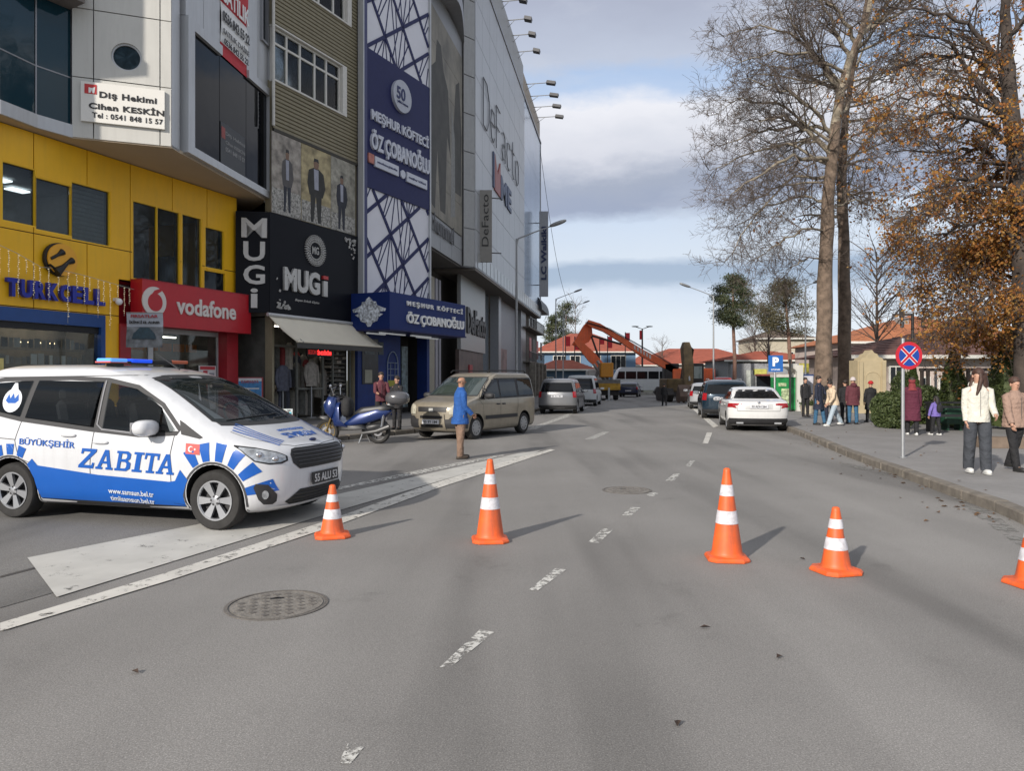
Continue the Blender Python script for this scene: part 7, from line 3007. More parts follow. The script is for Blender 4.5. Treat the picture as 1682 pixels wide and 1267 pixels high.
for x in (-2.3, 2.2):
 mb = MB()
 mb.lathe([(.2, -.05), (.36, -.05), (.4, .1), (.38, .25)], c=(x, .0, .40), n=18, axis='y')
 mb.build('wheel', M_TYRE, bus)
bus2 = dup(bus, (X_(1126, 88), 88, 0), 0, 'second white minibus half hidden behind the muddy excavator')
t = tall_car('parked_small_car', 'small white car parked in front of the white minibus', mat('car_white4', (.6, .61, .62), .4), 1098, 74, 2.5, H=1.5, W=.85)
tall_car('parked_red_car', 'bright red car whose roof shows behind the excavator cab', mat('car_red', (.45, .02, .015), .35, coat=.6), 1186, 60, .3, H=1.9, W=.92)
tall_car('parked_far_car', 'dark blue car parked beyond the crane truck at the left', mat('car_dark2', (.02, .03, .07), .35, coat=.6), 1032, 66, .25, H=1.45, W=.85)

# grass verge at the street end
sheet('grass_ground', [(14, 76), (45, 76), (45, 92), (8, 92)], .02, mat('verge_grass', (.06, .085, .03), .95, var=.35, vs=1.2, bump=.5))
mb = MB()
for k in range(26):
 x = 11 + k * .62
 mb.box(x, x + .60, 74.4, 74.7, -.02, .32)
o = mb.build('verge_kerb', mat('kerb_pale', (.34, .33, .30), .8, var=.15))
structure(o)

# ---------------------------------------------------------------- far buildings
M_ROOF = mat('roof_red', (.28, .075, .045), .8, var=.16, vs=1.5)
M_ROOFO = mat('roof_orange', (.36, .135, .06), .8, var=.18, vs=1.5)
M_ROOFB = mat('roof_brown', (.115, .055, .045), .8, var=.2, vs=1.8)
M_BHOUSE = mat('house_blue', (.115, .19, .29), .8, var=.06)
M_CREAM = mat('cream_wall', (.46, .41, .32), .8, var=.1, dirt=.2)
M_PINKW = mat('pink_wall', (.48, .40, .36), .8, var=.08, dirt=.15)
M_GREYW = mat('grey_wall', (.27, .25, .235), .8, var=.12, dirt=.2)


def house(name, label, x0, x1, y0, y1, ze, zr, wall, roof, wins=(), over=.6, hip=.35, frame=None, base=0.0, doors=()):
 """house with hipped tiled roof; wins in local x with z range on the street side"""
 t = thing(name, label, 'building', (x0, y0, base))
 W, D = x1 - x0, y1 - y0
 mb = MB()
 mb.box(0, W, 0, D, 0, ze)
 mb.build('wall', wall, t)
 hx = min(W * .5 - .1, D * .5) * (hip / .35)
 hx = min(hx, W / 2 - .05)
 a, b = -over, W + over
 c, e = -over, D + over
 rows_ = max(6, int(math.dist((0, 0), (D / 2 + over, zr - ze)) / .38))
 mb = MB()
 # stepped tile courses on all four slopes
 for k in range(rows_):
  f0, f1 = k / rows_, (k + 1) / rows_

  def q(f, lift):
   xx0, xx1 = a + (hx + over) * f, b - (hx + over) * f
   yy0, yy1 = c + (D / 2 + over) * f, e - (D / 2 + over) * f
   z = ze + (zr - ze) * f + lift
   return [(xx0, yy0, z), (xx1, yy0, z), (xx1, yy1, z), (xx0, yy1, z)]
  mb.loft([q(f0, .05), q(f1, .01)], cap=False)
  mb.loft([q(f0, 0.0), q(f0, .05)], cap=False)
 mb.box(a + .02, b - .02, c + .02, e - .02, ze - .02, ze + .02)
 mb.build('roof', roof, t, recalc=False)
 mb = MB()
 mb.box(a, b, c - .05, c + .03, ze - .16, ze + .03)
 mb.build('eave_board', frame or M_WFR, t)
 for (wa, wb_, za, zb_) in wins:
  mb = MB()
  mb.box(wa, wb_, -.07, .01, za, zb_)
  f = mb.build('window', M_WFR, t)
  n = max(2, int((wb_ - wa) / .6))
  for i in range(n):
   u0, u1 = wa + .07 + (wb_ - wa - .14) * i / n + .03, wa + .07 + (wb_ - wa - .14) * (i + 1) / n - .03
   mb = MB()
   mb.box(u0, u1, -.085, -.07, za + .08, zb_ - .08)
   mb.build('pane', GL_DARK, f)
 for (wa, wb_, zb_) in doors:
  mb = MB()
  mb.box(wa, wb_, -.05, .01, 0, zb_)
  mb.build('door', M_REDD, t)
 return t


d = 105
house('blue_house', 'blue house with red hipped roof and white windows behind the excavator boom', X_(878, d), X_(1044, d), d, d + 11, Z_(578, d), Z_(548, d + 5), M_BHOUSE, M_ROOF,
      wins=[(X_(1003, d) - X_(878, d), X_(1028, d) - X_(878, d), Z_(608, d), Z_(584, d)), (2.6, 4.4, 3.3, 5), (8.2, 9.4, 3.3, 5), (X_(1003, d) - X_(878, d), X_(1028, d) - X_(878, d), .8, 2.2), (5, 6.5, 3.3, 5)])
d = 92
house('blue_annex', 'low blue annex with dull red lean roof in front of the blue house', X_(880, d), X_(974, d), d, d + 5, Z_(607, d), Z_(592, d + 3), mat('annex_blue', (.06, .10, .15), .8), M_ROOF, wins=[(1, 2.2, .8, 1.9), (4.5, 6, .8, 1.9)])
d = 128
house('long_tiled_building', 'long low building with orange-red roof behind the muddy excavator', X_(1046, d), X_(1262, d), d, d + 14, Z_(598, d), Z_(573, d + 7), M_GREYW, M_ROOF,
      wins=[(x, x + 1.2, 1.2, 3.0) for x in np.arange(1.5, 21, 2.6)])
d = 118
house('terrace_house', 'cream terrace with white windows between the blue house and the excavator', X_(1040, d), X_(1076, d), d, d + 7, Z_(600, d), Z_(585, d + 4), M_CREAM, M_ROOF, wins=[(.5, 1.4, 2.0, 3.4), (1.9, 2.8, 2.0, 3.4)])
d = 112
house('balcony_house', 'cream two-storey house with brown roof seen through the pine trunks', X_(1246, d), X_(1338, d), d, d + 10, Z_(556, d), Z_(541, d + 5), M_CREAM, mat('roof_greybrown', (.13, .10, .08), .85, var=.2),
      wins=[(x, x + .9, 4.2, 5.8) for x in (1, 2.6, 4.4, 6.2)])
d = 84
house('tiled_row', 'row of shops under a red-brown tiled roof beyond the kiosk', X_(1196, d), X_(1362, d), d, d + 10, Z_(592, d), Z_(577, d + 5), mat('row_grey', (.22, .22, .22), .8, var=.2), M_ROOF,
      wins=[(x, x + 1.4, .9, 2.6) for x in np.arange(.6, 10.5, 2.2)])
d = 66
t = thing('yellow_sign_shop', 'small shops with yellow fascia signs and a red canopy behind the parking sign', 'building', (X_(1222, d), d, 0))
mb = MB()
mb.box(0, 7.2, 0, 4, 0, 3.0)
mb.build('wall', mat('ys_wall', (.25, .26, .27), .8, var=.25), t)
for i, (a, b, z0, z1, c) in enumerate(((.8, 2.0, 2.0, 2.5, (.42, .42, .10)), (4.9, 6.2, 2.2, 3.0, (.55, .50, .08)), (6.3, 7.2, 2.2, 3.1, (.55, .30, .05)), (.2, .9, .2, 2.4, (.45, .48, .44)))):
 mb = MB()
 mb.box(a, b, -.08, -.005, z0, z1)
 mb.build('fascia_sign', mat('fascia%d' % i, c, .6, var=.3, vs=4), t)
mb = MB()
mb.box(1.0, 3.2, -1.6, 0, 1.9, 2.05)
mb.build('red_canopy', mat('canopy_maroon', (.20, .05, .04), .7), t)
mb = MB()
mb.box(1.1, 3.1, -.06, -.005, 0, 1.85)
mb.build('shop_window', GL_DARK, t)

# kiosk: green poster box with white arch
d = 33
t = thing('green_kiosk', 'white arched kiosk with green poster wall beside the pavement', 'kiosk', (X_(1276, d), d, .13), 0)
ox = X_(1276, d)
w2 = X_(1308, d) - ox
mb = MB()
mb.box(w2, X_(1318, d) - ox, -.1, .9, 0, Z_(600, d) - .13)
mb.build('white_post', M_ALUW, t)
zt, zs = Z_(598, d) - .13, Z_(613, d) - .13
arcp = [(w2, zs)] + [(w2 * .35 + (w2 * .65) * math.cos(a), zs + (zt - zs - .12) * math.sin(a)) for a in np.linspace(.2, math.pi / 2, 8)] + [(0, zt - .12), (0, zt), (w2, zt)]
mb = MB()
mb.prism(arcp, -.1, .9, 'y')
mb.build('arch_canopy', M_ALUW, t)
mb = MB()
mb.box(.0, w2 - .02, .05, .8, .05, Z_(620, d) - .13)
mb.build('poster_box', mat('kiosk_green', (.015, .22, .06), .5, var=.5, vs=3), t)
mb = MB()
mb.box(.0, w2 - .02, .0, .85, Z_(620, d) - .13, Z_(615, d) - .13)
mb.build('white_fascia', M_ALUW, t)
mb = MB()
mb.box(w2 * .25, w2 * .75, .03, .048, .35, 1.0, 0)
mb.box(w2 * .1, w2 * .5, .03, .048, 1.1, 1.25, 0)
mb.build('poster_print', mat('kiosk_print', (.35, .42, .25), .5, var=.8, vs=9), t)
mb = MB()
mb.tube([(w2 * .55, -.3, 0), (w2 * .55, -.3, 2.3)], .05, 8)
mb.build('black_post', M_BLACK, t)
d = 34.5
t = thing('info_board', 'blue edged notice board beside the kiosk', 'sign', (X_(1328, d), d, .13))
mb = MB()
mb.box(-.28, .28, 0, .05, .7, 1.65, 0)
mb.box(-.22, .22, -.01, 0, .76, 1.58, 1)
mb.build('board', [mat('nb_blue', (.02, .05, .16), .5), mat('nb_white', (.5, .5, .55), .5, var=.2)], t)
mb = MB()
mb.tube([(-.25, .02, 0), (-.25, .02, .7)], .02, 6)
mb.tube([(.25, .02, 0), (.25, .02, .7)], .02, 6)
mb.build('leg', M_STEEL, t)

# park side on the right: stone gate, low house, pergola
d = 31
t = thing('stone_gate', 'sand-coloured stone gate block with small stepped gable', 'gate', (X_(1409, d), d, .1), 0)
ox = X_(1409, d)
gw_ = X_(1456, d) - ox
zs, zt = Z_(592, d) - .1, Z_(575, d) - .1
M_SAND = mat('sandstone', (.40, .33, .21), .85, var=.1, vs=3, bump=.15)
mb = MB()
mb.box(0, gw_, 0, .8, 0, zs)
mb.build('block', M_SAND, t)
mb = MB()
c_ = gw_ * .52
mb.prism([(c_ - .48, zs), (c_ - .42, zs + .1), (c_ - .28, zs + .14), (c_ - .22, zs + .26), (c_ - .08, zs + .32), (c_, zt), (c_ + .08, zs + .32), (c_ + .22, zs + .26), (c_ + .28, zs + .14), (c_ + .42, zs + .1), (c_ + .48, zs)], .05, .7, 'y')
mb.build('stepped_gable', M_SAND, t)
for a, b in ((.04, .2), (gw_ - .2, gw_ - .04)):
 mb = MB()
 mb.box(a, b, -.07, 0, 0, zs - .05)
 mb.build('pilaster', M_SAND, t)
mb = MB()
mb.box(-.05, gw_ + .08, -.16, .0, 0, .35)
mb.build('plinth', M_SAND, t)
ar = [(c_ - .3, .5), (c_ - .3, 1.5)] + [(c_ - .3 * math.cos(a), 1.5 + .25 * math.sin(a)) for a in np.linspace(.2, 2.9, 8)] + [(c_ + .3, 1.5), (c_ + .3, .5)]
mb = MB()
mb.tube([(p[0], -.005, p[1]) for p in ar], .02, 5)
mb.build('arch_moulding', M_SAND, t)

d = 40
hx0 = X_(1402, d)
house('park_house', 'low cream house with dark red-brown tiled roof behind the stone gate and conifer', hx0, X_(1760, d), d, d + 6, Z_(585, d), Z_(547, d + 3), M_PINKW, M_ROOFB, over=.7, hip=.6,
      wins=[(X_(1459, d) - hx0, X_(1482, d) - hx0, Z_(630, d), Z_(601, d)), (X_(1533, d) - hx0, X_(1546, d) - hx0, Z_(606, d), Z_(600, d)), (X_(1588, d) - hx0, X_(1600, d) - hx0, Z_(640, d), Z_(612, d)), (X_(1512, d) - hx0, X_(1528, d) - hx0, .6, 1.7), (X_(1540, d) - hx0, X_(1552, d) - hx0, .6, 1.7)])
d = 62
house('orange_roofed_house', 'long house with bright orange roof rising behind the park house', X_(1396, d), X_(1720, d), d, d + 12, Z_(562, d), Z_(519, d + 6), M_PINKW, M_ROOFO, hip=.5)
t = thing('chimney_pots', 'dark chimney cowl on the orange roof', 'chimney', (X_(1481, 66), 66, Z_(556, 66)))
mb = MB()
mb.cbox((0, 0, .9), (.9, .7, 1.8))
mb.build('chimney_stack', M_GREYW, t)
mb = MB()
mb.cbox((0, 0, 2.1), (.3, .3, .9))
mb.cbox((0, 0, 2.1), (1.6, .2, .2))
mb.build('cowl', M_EXD, t)
d = 28
t = thing('pergola', 'dark timber pergola in front of the low park house', 'pergola', (X_(1512, d), d, .1))
ox = X_(1512, d)
mb = MB()
mb.box(0, X_(1640, d) - ox, 0, .12, Z_(610, d) - .1, Z_(605, d) - .1)
mb.build('beam', mat('timber_dark', (.035, .025, .02), .7), t)
for p in (1516, 1526, 1592, 1610):
 mb = MB()
 x = X_(p, d) - ox
 mb.box(x - .05, x + .05, .02, .12, 0, Z_(610, d) - .1)
 mb.build('post', mat('timber_dark', (.035, .025, .02), .7), t)
mb = MB()
for i in range(18):
 mb.box(.1 + i * .16, .13 + i * .16, 0, .06, .55, .95)
mb.box(0, 3.2, 0, .05, .93, .99)
mb.build('railing', mat('timber_dark', (.035, .025, .02), .7), t)
d = 25.5
t = thing('grey_park_post', 'thin grey post between the no-stopping sign and the conifer', 'post', (X_(1537, d), d, .1))
mb = MB()
mb.tube([(0, 0, 0), (0, 0, Z_(606, d) - .1)], .045, 8)
mb.build('pole', M_GREYPOLE, t)
# planter wall far right, low block behind the children
t = thing('brown_planter_wall', 'low brown stone wall on the pavement behind the boy in the padded jacket', 'wall', (X_(1636, 14.6), 15.0, .13), R(-8))
for i in range(6):
 mb = MB()
 mb.box(i * .62, i * .62 + .6, 0, .35, 0, .22)
 mb.build('stone', mat('brown_stone', (.16, .12, .09), .85, var=.2, vs=5), t)
d = 19.6
t = thing('dark_bench', 'dark park bench behind the small child', 'bench', (X_(1578, d), d, .13), R(-5))
for z in (.40, .62, .74):
 mb = MB()
 mb.box(-.75, .75, (.0 if z < .5 else .36), (.36 if z < .5 else .40), z, z + .06)
 mb.build('slat', M_BLACK, t)
for x in (-.7, .66):
 mb = MB()
 mb.box(x, x + .05, 0, .4, 0, .8)
 mb.build('leg', M_BLACK, t)
t = thing('green_box', 'green plastic box behind the bench near the child', 'box', (X_(1563, 20.4), 20.4, .13))
mb = MB()
mb.cbox((0, 0, .42), (.55, .4, .5), bev=.03)
mb.box(-.2, -.15, -.15, .15, 0, .2)
mb.box(.15, .2, -.15, .15, 0, .2)
mb.build('green_container', mat('green_plastic', (.012, .05, .028), .5, var=.3, vs=4), t)
# red lamp-post pennants over the far street
for i, (px, y0, y1, lb) in enumerate(((929, 553, 569, 'leftmost'), (944, 554, 575, 'second'), (985, 557, 566, 'third'), (998, 553, 572, 'fourth'), (1027, 547, 560, 'fifth'))):
 d = 96
 t = thing('street_pennant', lb + ' of the red pennants hanging on poles behind the orange boom', 'banner', (X_(px, d), d, 0), 0, 'red pennants above the far street')
 mb = MB()
 mb.tube([(0, 0, 0), (0, 0, Z_(y0, d) + .1)], .06, 6)
 mb.build('pole', M_BLACK, t)
 mb = MB()
 mb.box(.06, .6, -.02, .02, Z_(y1, d), Z_(y0, d))
 mb.build('pennant', mat('pennant_red', (.5, .02, .03), .7), t)
# overhead wire from the store corner
t = thing('overhead_wire', 'thin slack cable running down from the store corner to the far lamp', 'cable')
mb = MB()
a, b = Vector((2.5, 66, 22)), Vector((X_(935, 86), 86, 10.0))
mb.tube([a.lerp(b, k / 12) - Vector((0, 0, 2.2 * math.sin(math.pi * k / 12))) for k in range(13)], .02, 4)
mb.build('wire', M_BLACK, t)

# ================================================================ trees and planting
rt = np.random.default_rng(5)


def rand_perp(t):
 a = Vector((rnd.gauss(0, 1), rnd.gauss(0, 1), rnd.gauss(0, 1)))
 a -= t * a.dot(t)
 return a.normalized()


class Twigs:
 def __init__(s):
  s.lines = []
  s.tips = []

 def grow(s, p, dr, L, r, lvl, maxl, droop, kids, spread=.9, upb=0.0):
  n = 5 if lvl < maxl else 3
  pts, rad = [p.copy()], [r]
  d_ = dr.normalized()
  step = L / n
  for i in range(n):
   d_ = (d_ + rand_perp(d_) * rnd.uniform(.05, .2) + Vector((0, 0, upb if i < n * .5 else -droop)) * .25).normalized()
   pts.append(pts[-1] + d_ * step)
   rad.append(max(r * (1 - .75 * (i + 1) / n), .0048))
  s.lines.append((pts, rad))
  if lvl >= maxl:
   s.tips.append((pts[-1], d_))
   s.tips.append((pts[1], d_))
   return
  k = kids[lvl]
  for j in range(k):
   f = rnd.uniform(.22, 1.0)
   i = min(int(f * n), n - 1)
   q = pts[i].lerp(pts[i + 1], f * n - i)
   t = (pts[i + 1] - pts[i]).normalized()
   nd = (t * rnd.uniform(.45, .9) + rand_perp(t) * spread * rnd.uniform(.6, 1.1)).normalized()
   s.grow(q, nd, L * rnd.uniform(.32, .55), max(rad[i] * .5, .0065), lvl + 1, maxl, droop, kids, spread, upb * .6)

 def build(s, name, m, parent, minr=0, maxr=9, sides=(3, 5)):
  vs, fs = [], []
  for pts, rad in s.lines:
   if not (minr <= rad[0] < maxr):
    continue
   n = sides[1] if rad[0] > .03 else sides[0]
   o = len(vs)
   t = (pts[-1] - pts[0]).normalized()
   a = t.orthogonal().normalized()
   b = t.cross(a)
   ring = [(a * math.cos(2 * math.pi * k / n) + b * math.sin(2 * math.pi * k / n)) for k in range(n)]
   for p, r in zip(pts, rad):
    vs += [(p + q * r)[:] for q in ring]
   for i in range(len(pts) - 1):
    for k in range(n):
     fs.append((o + i * n + k, o + i * n + (k + 1) % n, o + (i + 1) * n + (k + 1) % n, o + (i + 1) * n + k))
  me = bpy.data.meshes.new(name)
  me.from_pydata(vs, [], fs)
  me.materials.append(m)
  me.polygons.foreach_set('use_smooth', [True] * len(me.polygons))
  me.update()
  return ob(name, me, parent)


def leaf_mesh(name, pts, size, m, flat=0.0, aspect=.62, parent=None, stuff=False, sv=.4):
 """many small four-cornered leaves at the given points"""
 pts = np.asarray(pts)
 n = len(pts)
 a = rt.normal(size=(n, 3))
 a /= np.linalg.norm(a, axis=1, keepdims=True)
 b = rt.normal(size=(n, 3))
 b[:, 2] *= (1 - flat)
 b -= a * (a * b).sum(1, keepdims=True)
 b /= np.linalg.norm(b, axis=1, keepdims=True) + 1e-9
 sz = size * (1 + sv * rt.uniform(-1, 1, (n, 1)))
 a *= sz
 b *= sz * aspect
 V = np.stack([pts - a, pts - b, pts + a, pts + b], 1).reshape(-1, 3)
 Fa = np.arange(n * 4).reshape(-1, 4)
 me = bpy.data.meshes.new(name)
 me.vertices.add(len(V))
 me.vertices.foreach_set('co', V.ravel())
 me.loops.add(n * 4)
 me.loops.foreach_set('vertex_index', Fa.ravel())
 me.polygons.add(n)
 me.polygons.foreach_set('loop_start', np.arange(n) * 4)
 me.materials.append(m)
 me.update(calc_edges=True)
 me.validate()
 return ob(name, me, parent, stuff=stuff)


def leaf_mat(name, cols, rough=.65, trans=.25):
 m = bpy.data.materials.new(name)
 m.use_nodes = True
 nt = m.node_tree
 b = nt.nodes['Principled BSDF']
 b.inputs['Roughness'].default_value = rough
 g = nt.nodes.new('ShaderNodeNewGeometry')
 r = nt.nodes.new('ShaderNodeValToRGB')
 r.color_ramp.interpolation = 'LINEAR'
 el = r.color_ramp.elements
 for i, c in enumerate(cols):
  e = el[i] if i < 2 else el.new(.5)
  e.position = i / (len(cols) - 1)
  e.color = (*c, 1)
 nt.links.new(g.outputs['Random Per Island'], r.inputs[0])
 nt.links.new(r.outputs[0], b.inputs['Base Color'])
 tr = nt.nodes.new('ShaderNodeBsdfTranslucent')
 nt.links.new(r.outputs[0], tr.inputs[0])
 mx = nt.nodes.new('ShaderNodeMixShader')
 mx.inputs[0].default_value = trans
 nt.links.new(b.outputs[0], mx.inputs[1])
 nt.links.new(tr.outputs[0], mx.inputs[2])
 nt.links.new(mx.outputs[0], nt.nodes['Material Output'].inputs[0])
 _M[name] = m
 return m


M_BARKP = mat('plane_bark', (.24, .205, .155), .9, var=.55, vs=2.2, vdetail=8, bump=.4, bs=20)
M_BARK = mat('brown_bark', (.15, .11, .082), .95, var=.5, vs=4, bump=.6, bs=25)
M_TWIG = mat('twig', (.115, .09, .075), .9, var=.3, vs=3)
M_BARKD = mat('dark_bark', (.055, .043, .036), .95, var=.4, vs=3, bump=.4)
ML_AUT = leaf_mat('autumn_leaf', [(.12, .045, .016), (.32, .12, .026), (.42, .19, .04), (.20, .07, .02), (.27, .17, .045)], trans=.35)
ML_PINE = leaf_mat('pine_needle', [(.022, .04, .02), (.05, .07, .03), (.035, .05, .022), (.075, .075, .03)], trans=.1)
ML_CON = leaf_mat('conifer_leaf', [(.03, .055, .012), (.06, .09, .02), (.045, .07, .015), (.085, .10, .025)], trans=.1)
ML_HEDGE = leaf_mat('hedge_leaf', [(.025, .045, .014), (.06, .085, .024), (.036, .06, .016), (.07, .09, .03)], trans=.15)


def px3(px, py, d):
 return Vector((X_(px, d), d, Z_(py, d)))


def trunk_mesh(parent, pts, rads, m, name='trunk'):
 P, Rr = [], []
 for i in range(len(pts) - 1):
  for k in range(4):
   f = k / 4
   P.append(Vector(pts[i]).lerp(Vector(pts[i + 1]), f) + Vector((rnd.uniform(-.02, .02), rnd.uniform(-.02, .02), 0)))
   Rr.append((rads[i] + (rads[i + 1] - rads[i]) * f) * rnd.uniform(.94, 1.06))
 P.append(Vector(pts[-1]))
 Rr.append(rads[-1])
 mb = MB()
 mb.tube(P, Rr, 12)
 return mb.build(name, m, parent, smooth=70)


# first plane tree
dA = 30
plane = thing('plane_tree', 'tall bare plane tree with pale mottled upper trunk, nearer of the two large bare trees', 'tree', (X_(1352, dA), dA, .1))
inv_p = Matrix.Translation(-Vector(plane.location))
tp = [px3(1352, 660, dA), px3(1353, 560, dA), px3(1356, 440, dA), px3(1362, 300, dA), px3(1370, 225, dA), px3(1381, 150, dA), px3(1395, 100, dA), px3(1412, 60, dA - .3), px3(1426, 20, dA - .5), px3(1440, -60, dA - .6), px3(1450, -140, dA - 1)]
tr_ = [.38, .31, .28, .235, .21, .17, .14, .12, .10, .07, .04]
trunk_mesh(plane, tp, tr_, M_BARK).matrix_local = inv_p
# mottled pale bark on the upper half: its own limb part
trunk_mesh(plane, tp[4:], [r * 1.03 for r in tr_[4:]], M_BARKP, 'upper_trunk').matrix_local = inv_p
tw = Twigs()
limbs = [((1363, 255), (1328, 215), (1287, 192), (1240, 200), dA, .14), ((1363, 262), (1300, 258), (1250, 285), (1200, 320), dA - 1.5, .10), ((1384, 150), (1350, 110), (1320, 60), (1290, 10), dA - .5, .12),
         ((1395, 100), (1370, 50), (1350, 0), (1330, -60), dA + .5, .10), ((1381, 150), (1345, 135), (1300, 115), (1245, 100), dA + 1.0, .09), ((1370, 225), (1320, 165), (1270, 140), (1215, 130), dA - 1, .09),
         ((1412, 60), (1440, 30), (1470, -10), (1500, -60), dA + 1, .10), ((1375, 190), (1420, 150), (1460, 110), (1510, 90), dA + 1.5, .09), ((1356, 330), (1310, 320), (1260, 340), (1210, 370), dA + 1, .07),
         ((1356, 380), (1320, 375), (1280, 400), (1235, 430), dA - 1, .06), ((1360, 290), (1310, 290), (1255, 320), (1195, 350), dA + 2, .08), ((1372, 215), (1310, 205), (1250, 215), (1180, 240), dA + 1, .09),
         ((1408, 75), (1380, 20), (1340, -10), (1280, -30), dA - 1, .09), ((1390, 120), (1330, 90), (1270, 85), (1200, 110), dA - 1.5, .08), ((1366, 250), (1400, 220), (1440, 210), (1480, 230), dA + 2, .07),
         ((1358, 350), (1390, 330), (1420, 330), (1450, 350), dA + 1.5, .05), ((1354, 430), (1330, 420), (1300, 440), (1270, 470), dA, .045), ((1384, 140), (1310, 60), (1250, 40), (1190, 60), dA, .08),
         ((1362, 270), (1290, 235), (1220, 255), (1165, 280), dA + .5, .08), ((1360, 300), (1290, 300), (1230, 370), (1190, 430), dA - .5, .06), ((1368, 235), (1290, 175), (1215, 160), (1165, 190), dA + .2, .08),
         ((1426, 20), (1450, -30), (1470, -90), (1480, -150), dA, .08)]
for a, b, c, e, dd, r in limbs:
 q = [px3(*a, dA), px3(*b, (dA + dd) / 2), px3(*c, dd), px3(*e, dd + (dd - dA) * .4)]
 P = []
 for i in range(3):
  for k in range(4):
   P.append(q[i].lerp(q[i + 1], k / 4) + Vector((rnd.uniform(-.1, .1), rnd.uniform(-.15, .15), rnd.uniform(-.08, .08))))
 P.append(q[-1])
 P[0] = q[0]
 Rr = [r * (1 - .85 * i / 12) for i in range(13)]
 tw.lines.append((P, Rr))
 for i in range(1, 13):
  t_ = (P[i] - P[i - 1]).normalized()
  for _ in range((3 if i % 2 else 2) if i > 2 else 1):
   nd = (t_ * rnd.uniform(.3, .9) + rand_perp(t_) * rnd.uniform(.6, 1.0)).normalized()
   tw.grow(P[i], nd, rnd.uniform(1.0, 2.2) * (1 if i < 9 else .75), max(Rr[i] * .45, .016), 1, 3, .6, (0, 6, 7), .95, .25)
tw.build('limb', M_BARKP, plane, .045, 9).matrix_local = inv_p
tw.build('twigs', M_TWIG, plane, 0, .045).matrix_local = inv_p

# second plane tree, right behind
dB = 33
pl2 = thing('plane_tree', 'darker bare plane tree rising just behind the pale-topped plane tree', 'tree', (X_(1387, dB), dB, .1))
inv_2 = Matrix.Translation(-Vector(pl2.location))
tp = [px3(1387, 655, dB), px3(1387, 520, dB), px3(1386, 400, dB), px3(1382, 300, dB), px3(1388, 200, dB), px3(1400, 120, dB), px3(1420, 20, dB), px3(1440, -80, dB)]
tr_ = [.32, .27, .25, .20, .15, .10, .08, .05]
trunk_mesh(pl2, tp, tr_, M_BARK).matrix_local = inv_2
tw = Twigs()
for i in range(30):
 f = rnd.uniform(.32, 1)
 k = f * (len(tp) - 1)
 j = min(int(k), len(tp) - 2)
 p = tp[j].lerp(tp[j + 1], k - j)
 an = rnd.uniform(-1.2, 1.2) + (0 if rnd.random() < .75 else math.pi)
 nd = Vector((math.cos(an), math.sin(an), rnd.uniform(.0, .7)))
 tw.grow(p, nd, rnd.uniform(3.0, 5.0), rnd.uniform(.045, .09), 0, 3, .4, (8, 5, 4), .9, .4)
tw.build('limb', M_BARKP, pl2, .045, 9).matrix_local = inv_2
tw.build('twigs', M_TWIG, pl2, 0, .045).matrix_local = inv_2
tips2 = [t for t in tw.tips if t[0].z < 11]
lp = []
for p, dd in rnd.sample(tips2, min(500, len(tips2))):
 lp.append(p[:])
leaf_mesh('withered_leaves', lp, .085, ML_AUT, parent=pl2).matrix_local = inv_2

# autumn tree at the right edge
dC = 19
aut = thing('autumn_tree', 'dark-trunked tree still holding its orange-brown leaves above the boy', 'tree', (X_(1672, dC), dC, .1))
inv_3 = Matrix.Translation(-Vector(aut.location))
tp = [px3(1690, 720, dC), px3(1686, 560, dC), px3(1680, 400, dC), px3(1673, 280, dC), px3(1662, 190, dC), px3(1654, 90, dC), px3(1652, 0, dC), px3(1650, -120, dC)]
tr_ = [.34, .30, .27, .23, .19, .15, .11, .06]
trunk_mesh(aut, tp, tr_, M_BARKD).matrix_local = inv_3
tw = Twigs()
limbs = [((1668, 240), (1610, 200), (1560, 185), (1490, 200), dC - 1, .085), ((1665, 210), (1600, 130), (1560, 70), (1480, 50), dC + 1, .09), ((1656, 110), (1600, 50), (1540, 20), (1460, 10), dC, .08),
         ((1673, 280), (1610, 245), (1550, 250), (1470, 250), dC + 1.5, .08), ((1676, 330), (1610, 290), (1550, 300), (1480, 330), dC - 1.5, .07), ((1680, 400), (1620, 360), (1560, 380), (1500, 410), dC, .07),
         ((1682, 450), (1630, 420), (1580, 450), (1530, 480), dC + 1.5, .06), ((1684, 500), (1640, 480), (1600, 500), (1560, 520), dC - 1, .05), ((1654, 60), (1700, 20), (1740, -30), (1800, -60), dC, .08),
         ((1660, 170), (1600, 90), (1520, 90), (1440, 130), dC + 2, .08), ((1664, 200), (1590, 160), (1520, 150), (1440, 180), dC + .5, .08), ((1652, 0), (1600, -40), (1550, -70), (1480, -80), dC + 1, .07),
         ((1676, 300), (1730, 260), (1780, 280), (1830, 300), dC, .08), ((1680, 400), (1740, 380), (1790, 400), (1840, 440), dC + 1, .07), ((1684, 480), (1640, 440), (1590, 430), (1540, 440), dC + 3, .06),
         ((1670, 260), (1620, 300), (1560, 330), (1490, 370), dC + 3, .07), ((1684, 520), (1660, 510), (1630, 530), (1600, 550), dC + 1, .05)]
